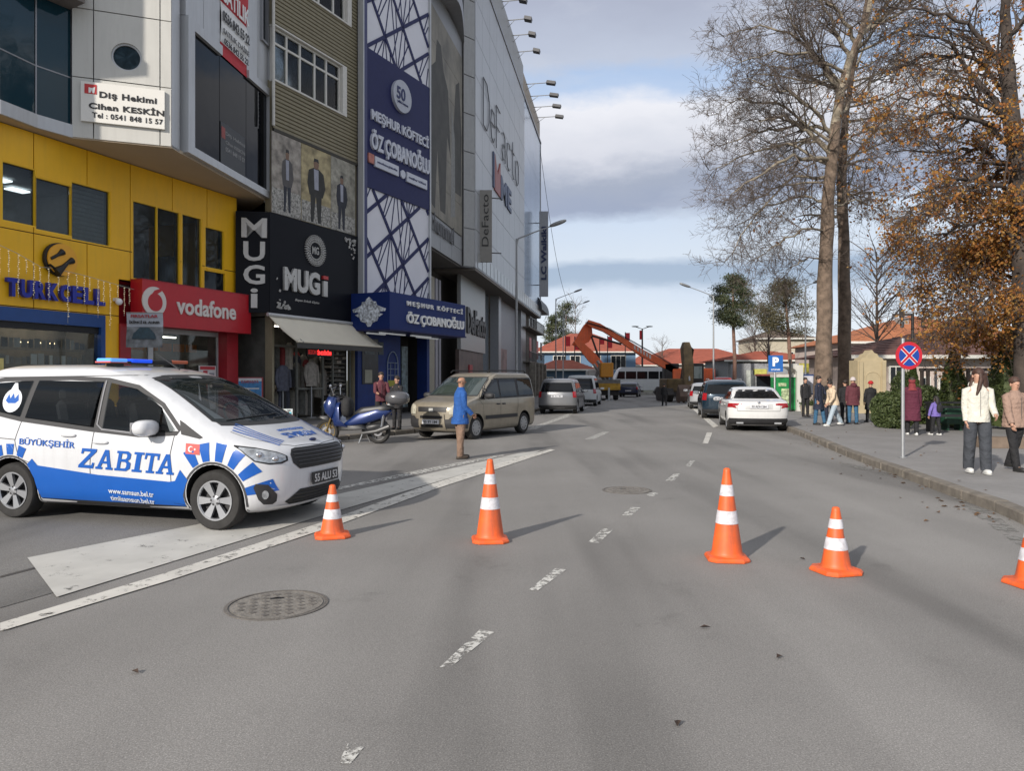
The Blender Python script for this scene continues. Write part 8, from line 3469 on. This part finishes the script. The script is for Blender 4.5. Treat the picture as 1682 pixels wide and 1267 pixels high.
for a, b, c, e, dd, r in limbs:
 q = [px3(*a, dC), px3(*b, (dC + dd) / 2), px3(*c, dd), px3(*e, dd + (dd - dC) * .4)]
 P = []
 for i in range(3):
  for k in range(4):
   P.append(q[i].lerp(q[i + 1], k / 4) + Vector((rnd.uniform(-.06, .06), rnd.uniform(-.1, .1), rnd.uniform(-.06, .06))))
 P.append(q[-1])
 P[0] = q[0]
 Rr = [r * (1 - .8 * i / 12) for i in range(13)]
 tw.lines.append((P, Rr))
 for i in range(1, 13):
  t_ = (P[i] - P[i - 1]).normalized()
  for _ in range(2):
   nd = (t_ * rnd.uniform(.5, 1) + rand_perp(t_) * rnd.uniform(.4, .9)).normalized()
   tw.grow(P[i], nd, rnd.uniform(.7, 1.5), max(Rr[i] * .5, .009), 1, 3, .5, (0, 6, 5), .8, .15)
tw.build('limb', M_BARKD, aut, .045, 9).matrix_local = inv_3
tw.build('twigs', mat('twig_dark', (.07, .055, .048), .9), aut, 0, .045).matrix_local = inv_3
lp = []
for p, dd in tw.tips:
 prob = min(1, max(.10, (12.4 - p.z) / 5.0))
 if rnd.random() < prob * .50 * min(1.2, max(.35, (p.x - 9.5) / 3)) * (1.5 if math.sin(p.x * 2.1) + math.sin(p.z * 2.7 + p.y) > .1 else .3):
  for _ in range(4):
   lp.append((p.x + rnd.gauss(0, .10), p.y + rnd.gauss(0, .10), p.z + rnd.gauss(0, .08)))
# lower right crown is dense
for _ in range(8000):
 a = rnd.gauss(0, 1), rnd.gauss(0, 1), rnd.gauss(0, 1)
 lump = rnd.choice(((1600, 500, dC + 1.5, 1.0), (1650, 520, dC, .8), (1585, 440, dC + 2, .8), (1640, 430, dC + 1, .9), (1580, 540, dC + 1, .55), (1600, 400, dC + 1, .7), (1660, 370, dC, .8), (1630, 340, dC + 2, .9)))
 c = px3(lump[0], lump[1], lump[2])
 lp.append((c.x + a[0] * lump[3] * .62, c.y + a[1] * lump[3] * .62, c.z + a[2] * lump[3] * .38))
leaf_mesh('autumn_leaves', lp, .046, ML_AUT, parent=aut).matrix_local = inv_3


def pine(name, label, px, d, ytop, ybot, halfw, trunk_px, dens, leafm, ybase=655, pad=9):
 x = X_(px, d)
 t = thing(name, label, 'tree', (x, d, .0))
 zt, zb = Z_(ytop, d), Z_(ybot, d)
 hw_ = halfw / 1220 * d
 mb = MB()
 tx = X_(trunk_px, d) - x
 mb.tube([(tx, 0, 0), (tx + .05, 0, zb * .5), (tx - .08, 0, zb), (0, 0, zt - .4)], [.2, .16, .13, .04], 8)
 mb.build('trunk', mat('pine_bark', (.17, .10, .075), .9, var=.3), t, smooth=60)
 pts = []
 br = MB()
 n = pad
 for i in range(n * 4):
  f = (i + rnd.random()) / (n * 4)
  z = zb + (zt - zb) * f
  w = hw_ * (math.sin(math.pi * min(1, (f * .8 + .22))) ** .7) * rnd.uniform(.55, 1.1)
  an = rnd.uniform(0, 6.28)
  c = Vector((w * math.cos(an) * .8, w * math.sin(an) * .8, z))
  br.tube([(0, 0, z - .35), c], [.04, .015], 4)
  m_ = int(dens)
  s0 = hw_ * .22
  a = rt.normal(size=(m_, 3)) * [s0, s0, s0 * .45]
  pts.append(a + np.array(c[:]))
 br.build('branches', M_BARKD, t)
 leaf_mesh('crown', np.concatenate(pts), .055 * d / 30, leafm, parent=t, aspect=.22)
 return t


pine('pine_tree', 'dark green pine with layered crown beside the tall right street lamp', 1204, 62, 455, 535, 36, 1206, 420, ML_PINE)
pine('pine_tree', 'olive pine with wide drooping crown behind the lamp pole, right of the darker pine', 1288, 56, 462, 548, 46, 1297, 330, leaf_mat('pine_olive', [(.05, .05, .025), (.09, .085, .04), (.07, .06, .03), (.11, .09, .045)], trans=.1))
pine('evergreen_tree', 'dark evergreen with bare twigs behind the two far left lamps', 930, 120, 498, 600, 30, 930, 160, ML_PINE)
pine('evergreen_tree', 'smaller dark evergreen left of the far lamp poles', 908, 118, 520, 605, 18, 908, 110, ML_PINE)


def bare_far(px, d, ytop, w, label, n=26):
 t = thing('bare_tree', label, 'tree', (X_(px, d), d, 0))
 inv_ = Matrix.Translation(-Vector(t.location))
 tw = Twigs()
 h = Z_(ytop, d)
 base = Vector((X_(px, d), d, 0))
 tw.lines.append(([base, base + Vector((0, 0, h * .5)), base + Vector((0, 0, h * .95))], [.16, .1, .02]))
 for i in range(n):
  z = rnd.uniform(.35, .95) * h
  an = rnd.uniform(0, 6.28)
  tw.grow(base + Vector((0, 0, z)), Vector((math.cos(an), math.sin(an), .9)), w / 1220 * d * rnd.uniform(.6, 1), .045, 1, 3, .1, (0, 5, 4), .8, .2)
 o = tw.build('branches', M_TWIG, t)
 o.matrix_local = inv_
 return t


bare_far(1088, 130, 560, 22, 'faint bare tree standing alone beyond the excavators')
bare_far(1262, 70, 500, 60, 'bare tree behind the two pines')
bare_far(1240, 90, 520, 50, 'slim bare tree left of the parking sign, between the pines')
bare_far(1440, 48, 400, 90, 'bare tree behind the plane trees above the stone gate', 40)
bare_far(945, 112, 492, 30, 'bare tree mingled with the far left evergreens')


def conifer(px, d, ytop, ybot, halfw, label, n=9000, m=ML_CON, name='conifer', rd=.7, h0=0.13):
 t = thing(name, label, 'tree', (X_(px, d), d, h0))
 zt = Z_(ytop, d) - h0
 hw_ = halfw / 1220 * d
 f = rt.uniform(0, 1, n) ** .8
 an = rt.uniform(0, 2 * math.pi, n)
 r = hw_ * (1 - f) ** rd * (.80 + .2 * np.sin(an * 5 + f * 9)) * rt.uniform(.72, 1.05, n)
 P = np.stack([r * np.cos(an), r * np.sin(an), f * zt + .05], 1)
 leaf_mesh('crown', P, .035 * d / 20, m, parent=t, aspect=.4)
 mb = MB()
 rings = []
 for k in range(7):
  q = k / 6
  rr = hw_ * (1 - q) ** rd * .68 + .01
  rings.append([(rr * math.cos(2 * math.pi * i / 12), rr * math.sin(2 * math.pi * i / 12), .08 + q * (zt - .1)) for i in range(12)])
 mb.loft(rings)
 mb.build('crown_core', m, t)
 mb = MB()
 mb.tube([(0, 0, 0), (0, 0, .4)], .08, 8)
 mb.build('trunk', M_BARK, t)
 return t


conifer(1566, 21.5, 577, 695, 34, 'cone-shaped green cypress behind the small child', 16000)
conifer(1500, 24.5, 598, 690, 19, 'narrow yellowish-green cypress right behind the no-stopping sign', 7000)
conifer(1662, 21, 540, 700, 44, 'dark shrub tree at the right edge behind the boy', 15000, ML_HEDGE, 'dark_shrub', .35)


def hedge(pxs, d, ytop, label, n, depth=1.0, m=ML_HEDGE):
 x0, x1 = X_(pxs[0], d), X_(pxs[1], d)
 t = thing('hedge', label, 'hedge', ((x0 + x1) / 2, d, .08))
 w, h = x1 - x0, Z_(ytop, d) - .08
 # rounded block: points near its surface
 u = rt.uniform(-1, 1, (n, 3))
 k = (np.abs(u) ** 2.6).sum(1) ** (1 / 2.6)
 u /= k[:, None]
 u *= rt.uniform(.82, 1.06, (n, 1)) + .07 * np.sin(u[:, :1] * 9 + u[:, 2:] * 5)
 P = u * [w / 2, depth / 2, h / 2] + [0, 0, h / 2]
 leaf_mesh('leaves', P[P[:, 2] > 0], .04, m, parent=t)
 mb = MB()
 mb.blob((0, 0, h / 2), (w / 2 * .8, depth / 2 * .8, h / 2 * .84), n=8, pw=.75)
 mb.build('inner_mass', mat('hedge_core', (.02, .03, .012), .9), t)
 return t


hedge((1444, 1484), 21.5, 646, 'low rounded hedge left of the no-stopping sign', 9000, 1.6)
hedge((1482, 1545), 23.5, 636, 'clipped hedge behind the woman in burgundy', 9000)
hedge((1545, 1625), 22.6, 652, 'clipped hedge behind the bench and the child', 9000)
hedge((1470, 1500), 26, 612, 'taller green bush between the stone gate and the sign', 5000)
hedge((1625, 1690), 24, 600, 'tall dark hedge at the right edge of the park', 9000, 1.2)
# soil and lawn of the park
sheet('park_lawn', [(X_(1440, 24), 24.3), (X_(1700, 22), 22.0), (60, 22), (60, 39), (X_(1410, 39), 39)], .136, mat('lawn', (.05, .06, .025), .95, var=.4, vs=1.5, bump=.5))
for px, lb in ((1326, 'white flower trough at the foot of the lamp by the kiosk'),):
 d = 30.5
 t = thing('planter', lb, 'planter', (X_(px, d), d, .13))
 mb = MB()
 mb.lathe([(.22, 0), (.30, .3), (.32, .34), (.26, .34), (.2, .3)], n=14)
 mb.build('pot', M_CREAM, t)
 leaf_mesh('plant', rt.normal(size=(500, 3)) * [.13, .13, .08] + [0, 0, .42], .04, ML_HEDGE, parent=t)
# ================================================================ people
def skin_mesh(verts, edges, rad, name, mats, sub=2):
 me = bpy.data.meshes.new(name)
 me.from_pydata([tuple(v) for v in verts], edges, [])
 o = bpy.data.objects.new(name, me)
 C.objects.link(o)
 o.modifiers.new('s', 'SKIN')
 sk = me.skin_vertices[0].data
 for i, r in enumerate(rad):
  sk[i].radius = r if isinstance(r, (tuple, list)) else (r, r)
 sk[0].use_root = True
 sb_ = o.modifiers.new('u', 'SUBSURF')
 sb_.levels = sub
 sb_.render_levels = sub
 dg = bpy.context.evaluated_depsgraph_get()
 nm = bpy.data.meshes.new_from_object(o.evaluated_get(dg))
 bpy.data.objects.remove(o)
 nm.name = name
 nm.materials.clear()
 for m in mats:
  nm.materials.append(m)
 nm.polygons.foreach_set('use_smooth', [True] * len(nm.polygons))
 return nm


def rotx(v, a):
 """swing in the sagittal plane; positive = forward (-y)"""
 return Vector((v[0], -math.sin(a) * abs(v[2]) , -math.cos(a) * abs(v[2])))


M_SKIN = mat('skin', (.46, .26, .18), .55, var=.06, vs=12)
M_SKIN2 = mat('skin_tan', (.36, .19, .12), .55, var=.06, vs=12)
M_EYE = mat('eye_dark', (.02, .015, .012), .3, var=0)


def clothmat(name, c, rough=.85, var=.12):
 return mat('cloth_' + name, c, rough, var=var, vs=7, bump=1.0, bs=8, bd=.05)


def person(label, loc, rz, h, top, legs, shoes, hair=(.03, .02, .015), skin=None, pose=None, hem=.88, coat_w=1.0, wide=1.0, long_hair=False, hat=None, bald=False, hood=False, quilt=False, hands=True, seated=False, boots=False, scarf=None, bag=None):
 po = dict(ll=0.0, rl=0.0, lk=0.0, rk=0.0, la=.05, ra=.05, le=.12, re=.12, lean=0.0, ls=.14, rs=.14, turn=0.0)
 po.update(pose or {})
 skin = skin or M_SKIN
 t = thing('person', label, 'person', loc, rz)
 s = h / 1.75
 V = Vector
 lean = po['lean']

 def L(p):                                   # lean the upper body about the hip
  y, z = p[1], p[2] - .95
  return V((p[0], y * math.cos(lean) - z * math.sin(lean), .95 + z * math.cos(lean) + y * math.sin(lean)))
 J = {}
 for sg, n_, a, k in ((1, 'l', po['ll'], po['lk']), (-1, 'r', po['rl'], po['rk'])):
  hip = V((sg * .095, 0, .91))
  kn = hip + V((sg * .01, -math.sin(a) * .42, -math.cos(a) * .42))
  b = a - k
  an = kn + V((0, -math.sin(b) * .41, -math.cos(b) * .41))
  J[n_] = (hip, kn, an)
 dz = min(J['l'][2].z, J['r'][2].z) - .075
 if seated:
  dz = 0
 up = V((0, 0, -dz))
 arms = {}
 for sg, n_, a, e, sp in ((1, 'l', po['la'], po['le'], po['ls']), (-1, 'r', po['ra'], po['re'], po['rs'])):
  sh = L((sg * .168, 0, 1.385))
  el = sh + V((sg * sp * .28, -math.sin(a) * .28, -math.cos(a) * .28))
  b = a + e
  wr = el + V((sg * (sp * .2 - .12 * math.sin(max(e, 0))) * .25, -math.sin(b) * .25, -math.cos(b) * .25))
  pd = (wr - el).normalized()
  arms[n_] = (sh, el, wr, wr + pd * .045, pd)
 vs, es, rs = [], [], []

 def v(p, r, par=None):
  vs.append(p + up)
  rs.append(r)
  if par is not None:
   es.append((par, len(vs) - 1))
  return len(vs) - 1
 pel = v(V((0, 0, .95)), (.13, .095))
 sp1 = v(L((0, .0, 1.12)), (.125, .09), pel)
 ch = v(L((0, .0, 1.32)), (.15, .10), sp1)
 nk = v(L((0, .01, 1.455)), .055, ch)
 n2 = v(L((0, .0, 1.50)), .05, nk)
 hd_ = v(L((0, -.012, 1.575)), (.066, .078), n2)
 h2 = v(L((0, -.008, 1.645)), (.074, .092), hd_)
 h3 = v(L((0, .004, 1.705)), (.055, .066), h2)
 for n_ in ('l', 'r'):
  hip, kn, an = J[n_]
  a = v(hip, (.088, .088), pel)
  b = v(kn, .056, a)
  c = v(kn.lerp(an, .35) + V((0, .012, 0)), .056, b)
  d_ = v(an, .036, c)
  v(an + V((0, -.12, -.045)), (.038, .022), d_)
  sh, el, wr, pa, pd = arms[n_]
  a = v(sh, .054, ch)
  b = v(el, .040, a)
  c = v(wr, .027, b)
  if hands:
   q = v(pa, (.032, .02), c)
 bm_me = skin_mesh(vs, es, rs, 'body', [skin])
 body = ob('body', bm_me, t)
 # fingers, nose and ears are grown into the same body mesh
 ex = MB()
 if hands:
  for n_, sg in (('l', 1), ('r', -1)):
   sh, el, wr, pa, pd = arms[n_]
   side = V((0, -1, 0)) - pd * V((0, -1, 0)).dot(pd)
   side.normalize()
   inn = pd.cross(side).normalized() * sg
   if inn.x * sg > 0:
    inn = -inn
   for k, (o_, Ln) in enumerate(((-.026, .062), (-.009, .074), (.009, .07), (.025, .055))):
    b0 = pa + side * -o_ + pd * .01 + up
    b1 = b0 + pd * Ln * .5 + inn * .006
    b2 = b0 + pd * Ln * .85 + inn * Ln * .28
    b3 = b0 + pd * Ln * 1.0 + inn * Ln * .55
    ex.tube([b0, b1, b2, b3], [.0095, .009, .008, .006], 6)
   b0 = pa + side * .02 - pd * .02 + up
   ex.tube([b0, b0 + side * .028 + pd * .028, b0 + side * .034 + pd * .06 + inn * .01], [.011, .010, .007], 6)
 ct, st2 = math.cos(po['turn']), math.sin(po['turn'])

 def Lh(p):
  return L((p[0] * ct - p[1] * st2, p[0] * st2 + p[1] * ct, p[2]))
 f0 = Lh((0, -.098, 1.60)) + up
 ex.tube([f0 + V((0, .02, .03)), f0 + V((0, -.006, 0)), f0 + V((0, .012, -.012))], [.008, .015, .008], 6)
 for sg in (-1, 1):
  ex.blob(Lh((sg * .072, .005, 1.60)) + up, (.012, .02, .032), n=5)
 exm = ex.mesh('x', skin, smooth=60)
 bm = bmesh.new()
 bm.from_mesh(body.data)
 bm.from_mesh(exm)
 bm.to_mesh(body.data)
 bm.free()
 body.data.polygons.foreach_set('use_smooth', [True] * len(body.data.polygons))
 for sg in (-1, 1):
  mb = MB()
  mb.blob(Lh((sg * .030, -.086, 1.618)) + up, (.008, .006, .004), n=5)
  mb.build('eye', M_EYE, t)
 mb = MB()
 mb.blob(Lh((0, -.088, 1.557)) + up, (.018, .006, .004), n=5)
 mb.build('mouth', mat('lip', (.36, .15, .12), .5), t)
 # hair
 hm = mat('hair_' + str(int(hair[0] * 1000)), hair, .6, var=.3, vs=20, bump=.3, bs=60)
 if not bald and not hat:
  mb = MB()
  mb.blob(Lh((0, .016, 1.672)) + up, (.088, .103, .088), n=10)
  if long_hair:
   mb.tube([Lh((0, .06, 1.66)) + up, Lh((0, .085, 1.52)) + up, Lh((.01, .085, 1.36)) + up, Lh((.02, .075, 1.24)) + up], [.085, .095, .09, .03], 10)
   for sg in (-1, 1):
    mb.tube([Lh((sg * .06, -.01, 1.68)) + up, Lh((sg * .085, -.02, 1.56)) + up, Lh((sg * .085, -.06, 1.42)) + up, Lh((sg * .075, -.10, 1.30)) + up], [.035, .036, .034, .014], 8)
  mb.build('hair', hm, t, smooth=60)
 if bald:
  mb = MB()
  mb.tube([Lh((-.072, .0, 1.62)) + up, Lh((-.055, .06, 1.61)) + up, Lh((0, .085, 1.61)) + up, Lh((.055, .06, 1.61)) + up, Lh((.072, .0, 1.60)) + up], .016, 6)
  mb.build('hair', mat('hair_grey', (.13, .08, .06), .8), t, smooth=60)
 if hat:
  mb = MB()
  mb.blob(Lh((0, .01, 1.69)) + up, (.098, .108, .085), n=10)
  mb.tube([Lh((.1 * math.cos(a), .005 + .108 * math.sin(a), 1.655)) + up for a in np.linspace(0, 6.28, 17)], .02, 6)
  mb.build('hat', hat, t, smooth=60)
 if scarf:
  mb = MB()
  mb.blob(Lh((0, .012, 1.64)) + up, (.098, .108, .115), n=10)
  mb.tube([Lh((0, .02, 1.56)) + up, Lh((0, .02, 1.44)) + up, Lh((0, .03, 1.34)) + up], [.085, .11, .16], 12)
  mb.build('headscarf', scarf, t, smooth=60)
 # trousers
 mb = MB()
 w = wide
 for n_ in ('l', 'r'):
  hip, kn, an = J[n_]
  fl = an.lerp(kn, .08) + V((0, -.0, -.03))
  mb.tube([hip + V((0, 0, .07)) + up, hip + up, hip.lerp(kn, .5) + up, kn + up, kn.lerp(an, .5) + V((0, .005, 0)) + up, fl + up, fl + V((0, 0, -.02)) + up],
    [.080, .092, .088 * w ** .5, .070 * w, .067 * w, .062 * w, .058 * w], 14)
 mb.loft([[V((math.cos(q) * a_, math.sin(q) * b_, z_)) + up for q in np.linspace(0, 2 * math.pi, 17)[:-1]] for z_, a_, b_ in ((1.04, .14, .09), (.96, .155, .105), (.88, .15, .10), (.84, .06, .05))])
 o = mb.build('trousers', legs, t, smooth=60)
 # flatten the waist front to back
 for n_ in ('l', 'r'):
  hip, kn, an = J[n_]
  mb = MB()
  sx = 1 if n_ == 'l' else -1
  toe = an + V((sx * .012, -.15, -.045)) + up
  hz_ = an + up
  mb.blob((hz_ + V((0, -.055, -.035))), (.05, .135, .042), n=9, pw=.75)
  mb.blob((hz_ + V((0, .0, .0))), (.048, .06, .06), n=8)
  if boots:
   mb.tube([hz_ + V((0, 0, -.02)), hz_ + V((0, 0, .16))], [.06, .062], 10)
  mb.build('shoe', shoes, t, smooth=60)
  mb = MB()
  mb.blob((hz_ + V((0, -.055, -.066))), (.052, .14, .012), n=8, pw=.7)
  mb.build('sole', mat('sole_' + ('w' if shoes.name.endswith('white') else 'd'), (.5, .5, .48) if shoes.name.endswith('white') else (.03, .03, .03), .7), t)
 # jacket or coat
 mb = MB()
 prof = [(hem, .182, .142), (hem + .05, .184, .145), (1.02, .172, .132), (1.15, .160, .12), (1.28, .172, .125), (1.35, .172, .115), (1.40, .150, .10), (1.44, .105, .085), (1.47, .075, .07)]
 if hem < .8:
  prof = [(hem, .20, .17), (hem + .12, .195, .16), (.85, .18, .14)] + prof[2:]
 rings = []
 zz = []
 for (z0, a0_, b0_), (z1, a1_, b1_) in zip(prof, prof[1:]):
  n = 1 if not quilt else max(1, int((z1 - z0) / .018))
  for k in range(n):
   f = k / n
   zz.append((z0 + (z1 - z0) * f, a0_ + (a1_ - a0_) * f, b0_ + (b1_ - b0_) * f))
 zz.append(prof[-1])
 for z, a, b in zz:
  q = 1 + (.035 * abs(math.sin((z - hem) * math.pi / .085)) if quilt and z < 1.4 else 0)
  a *= coat_w * q
  b *= coat_w * q
  ring = []
  for k in range(20):
   w_ = 2 * math.pi * k / 20
   ca, sa = math.cos(w_), math.sin(w_)
   p = (math.copysign(abs(ca) ** .85, ca) * a, math.copysign(abs(sa) ** .85, sa) * b + .005, z)
   p = L(p) if z > .95 else V(p)
   if z < .85:
    sw_ = (J['l'][1].y + J['r'][1].y) / 2
    p.y += (abs(J['l'][1].y - J['r'][1].y)) * .25 * math.sin(w_) * (.95 - z)
   ring.append((p + up)[:])
  rings.append(ring)
 mb.loft(rings)
 cuff = 1.0
 for n_ in ('l', 'r'):
  sh, el, wr, pa, pd = arms[n_]
  sx = 1 if n_ == 'l' else -1
  P = [sh + V((-sx * .05, 0, .0)), sh + V((sx * .005, 0, -.01)), sh.lerp(el, .5), el, el.lerp(wr, .5), wr - pd * .015]
  Rr = [.062, .066, .062, .056, .052, .045]
  if quilt:
   P2, R2 = [], []
   for i in range(len(P) - 1):
    for k in range(3):
     P2.append(P[i].lerp(P[i + 1], k / 3))
     R2.append((Rr[i] + (Rr[i + 1] - Rr[i]) * k / 3) * (1.09 if (i * 3 + k) % 2 else .98))
   P2.append(P[-1])
   R2.append(Rr[-1])
   P, Rr = P2, R2
  mb.tube([p + up for p in P], [r * coat_w for r in Rr], 12)
 mb.tube([L((0, 0, 1.45)) + up, L((0, .0, 1.50)) + up], [.085, .075], 14)
 if hood:
  mb.blob(L((0, .085, 1.47)) + up, (.12, .085, .09), n=8)
 mb.build('coat' if hem < .8 else 'jacket', top, t, smooth=60)
 mb = MB()
 a = L((.0, -.128 * coat_w, 1.36)) + up
 b = V((.0, -.128 * coat_w - .002, hem + .02)) + up
 mb.tube([a, L((0, -.135 * coat_w, 1.2)) + up, b], .004, 4)
 mb.build('zip', mat('zip_grey', (.08, .08, .085), .5), t)
 if bag:
  mb = MB()
  mb.blob(L((0, .20, 1.2)) + up, (.14, .09, .19), n=8, pw=.7)
  mb.build('backpack', bag, t, smooth=60)
 t.scale = (s, s, s)
 return t


def at(px, py, h0=.13):
 x, y = G(px, py, h0)
 return (x, y, h0)


C_BLUE = clothmat('workblue', (.016, .085, .30))
C_BEIGE = clothmat('tanpants', (.21, .135, .095))
C_BOOT = mat('boot_brown', (.055, .04, .028), .6, var=.2)
C_BLACK = clothmat('black', (.014, .014, .016))
C_NAVY = clothmat('navy', (.015, .02, .04))
C_MAR = clothmat('maroon', (.10, .025, .035))
C_BURG = clothmat('burgundy', (.085, .012, .03))
C_CREAM = clothmat('cream', (.58, .46, .33))
C_WHITE = clothmat('offwhite', (.60, .58, .51))
C_PALEJ = clothmat('palejeans', (.34, .41, .47))
C_JEAN = clothmat('jeans', (.035, .11, .20))
C_CHAR = clothmat('charcoal', (.045, .05, .06))
C_PUFF = clothmat('taupe', (.30, .20, .155))
C_LILAC = clothmat('lilac', (.16, .12, .38))
C_RED = clothmat('redhat', (.42, .015, .02))
S_WHITE = mat('shoe_white', (.62, .62, .60), .6, var=.05)
S_BLACK = mat('shoe_black', (.02, .02, .02), .5, var=.1)
HT = lambda y0, y1, h0=.13: (y1 - y0) * (1.5 - h0) / (y1 - 625)

# man in blue work jacket in profile, turned to the right
person('bald man in blue work jacket and brown trousers standing in the road', at(756, 754, 0), R(112), HT(616, 755, 0), C_BLUE, C_BEIGE, C_BOOT, bald=True, skin=M_SKIN2, hem=.74, coat_w=1.05, boots=True, wide=1.05,
       pose=dict(la=-.05, ra=.05, re=.75, le=.45, ls=.08, rs=.06, lean=.03, ll=.06, rl=-.05))
# two people sitting by the restaurant door
person('person in a dark red jacket sitting beside the restaurant wall behind the scooter', at(626, 704), R(20), 1.62, C_MAR, C_BLACK, S_BLACK, pose=dict(la=.5, ra=.5, le=.9, re=.9), hem=.84)
person('person in black coat standing next to the red jacket by the restaurant wall', at(652, 706), R(-30), 1.50, C_BLACK, C_BLACK, S_BLACK, pose=dict(la=.2, ra=.2, le=.4, re=.4), hem=.7)
# far walker
person('man in black walking away down the middle of the empty street', at(1091, 667, 0), R(185), HT(630, 667, 0), C_BLACK, C_BLACK, S_BLACK, pose=dict(ll=.15, rl=-.15, lk=.1, rk=.2), hem=.8, hands=False)
# group on the right pavement
person('man in dark jacket standing under the trees beside the kiosk, leftmost of the group', at(1323, 685), R(10), HT(620, 685), C_BLACK, C_BLACK, S_BLACK, hem=.82, hands=False)
person('person in long navy coat and dark jeans, second in the group from the kiosk', at(1345, 698), R(40), HT(617, 698), C_NAVY, C_JEAN, S_BLACK, hem=.55, pose=dict(ll=.2, rl=-.1, la=.4, le=.8))
person('woman in black coat half hidden behind the cream hooded walker', at(1362, 692), R(180), HT(621, 692), C_BLACK, C_NAVY, S_BLACK, hem=.6, hands=False)
person('person in cream hooded jacket and pale jeans striding left with white shoes', at(1370, 700), R(-78), HT(622, 700) * 1.0, C_CREAM, C_PALEJ, S_WHITE, hair=(.02, .015, .012), hem=.84, hood=True, coat_w=1.08, wide=1.2,
       pose=dict(ll=.42, rl=-.38, lk=.05, rk=.25, lean=.26, la=.25, ra=-.1, le=.5, re=.5))
person('person in black jacket walking beside the maroon coat', at(1388, 696), R(170), HT(624, 696), C_BLACK, C_BLACK, S_BLACK, hem=.75, hands=False)
person('person with pale hat, maroon coat and blue jeans seen from behind', at(1401, 697), R(175), HT(620, 697), C_MAR, C_JEAN, S_BLACK, hem=.72, coat_w=1.15, hat=mat('pale_hat', (.5, .45, .45), .8), hood=True, pose=dict(ll=.1, rl=-.1))
person('person in long black quilted coat with red beanie seen from behind', at(1430, 694), R(185), HT(626, 694), C_BLACK, C_BLACK, S_BLACK, hem=.55, coat_w=1.15, quilt=True, hat=C_RED, pose=dict(ll=.1, rl=-.12, ls=.22, rs=.22))
person('woman in long burgundy coat and headscarf standing behind the no-stopping sign', at(1498, 715), R(160), HT(619, 715), C_BURG, C_BLACK, S_WHITE, hem=.45, coat_w=1.18, quilt=True, scarf=clothmat('scarf_red', (.20, .03, .035)), pose=dict(ll=.12, rl=-.12))
person('small child in lilac jacket and dark leggings walking beside the burgundy coat', at(1537, 715), R(200), HT(650, 715), C_LILAC, C_BLACK, S_WHITE, hair=(.015, .012, .012), hem=.84, coat_w=1.15, bag=C_BLACK, long_hair=True, pose=dict(ll=.15, rl=-.15, ls=.5, rs=.3))
# nearest pair
person('young woman with long brown hair in white fleece jacket and charcoal trousers looking left', at(1606, 778), R(-14), HT(604, 779), C_WHITE, C_CHAR, S_WHITE, hair=(.05, .022, .014), long_hair=True, hem=.86, coat_w=.98, wide=1.28, hood=True,
       pose=dict(ll=.06, rl=-.10, lk=.0, rk=.08, la=.1, le=.9, ra=-.08, re=.25, ls=.12, rs=.05, turn=R(-62)))
person('boy in padded taupe jacket and black trousers walking at the right edge', at(1667, 773), R(8), HT(617, 774), C_PUFF, C_BLACK, S_BLACK, hair=(.06, .03, .02), skin=M_SKIN, hem=.82, coat_w=1.12, quilt=True,
       pose=dict(ll=-.22, rl=.2, lk=.25, rk=.0, la=-.2, ra=.25, ls=.15, rs=.12, turn=R(-12)))
# far-away figure by the park
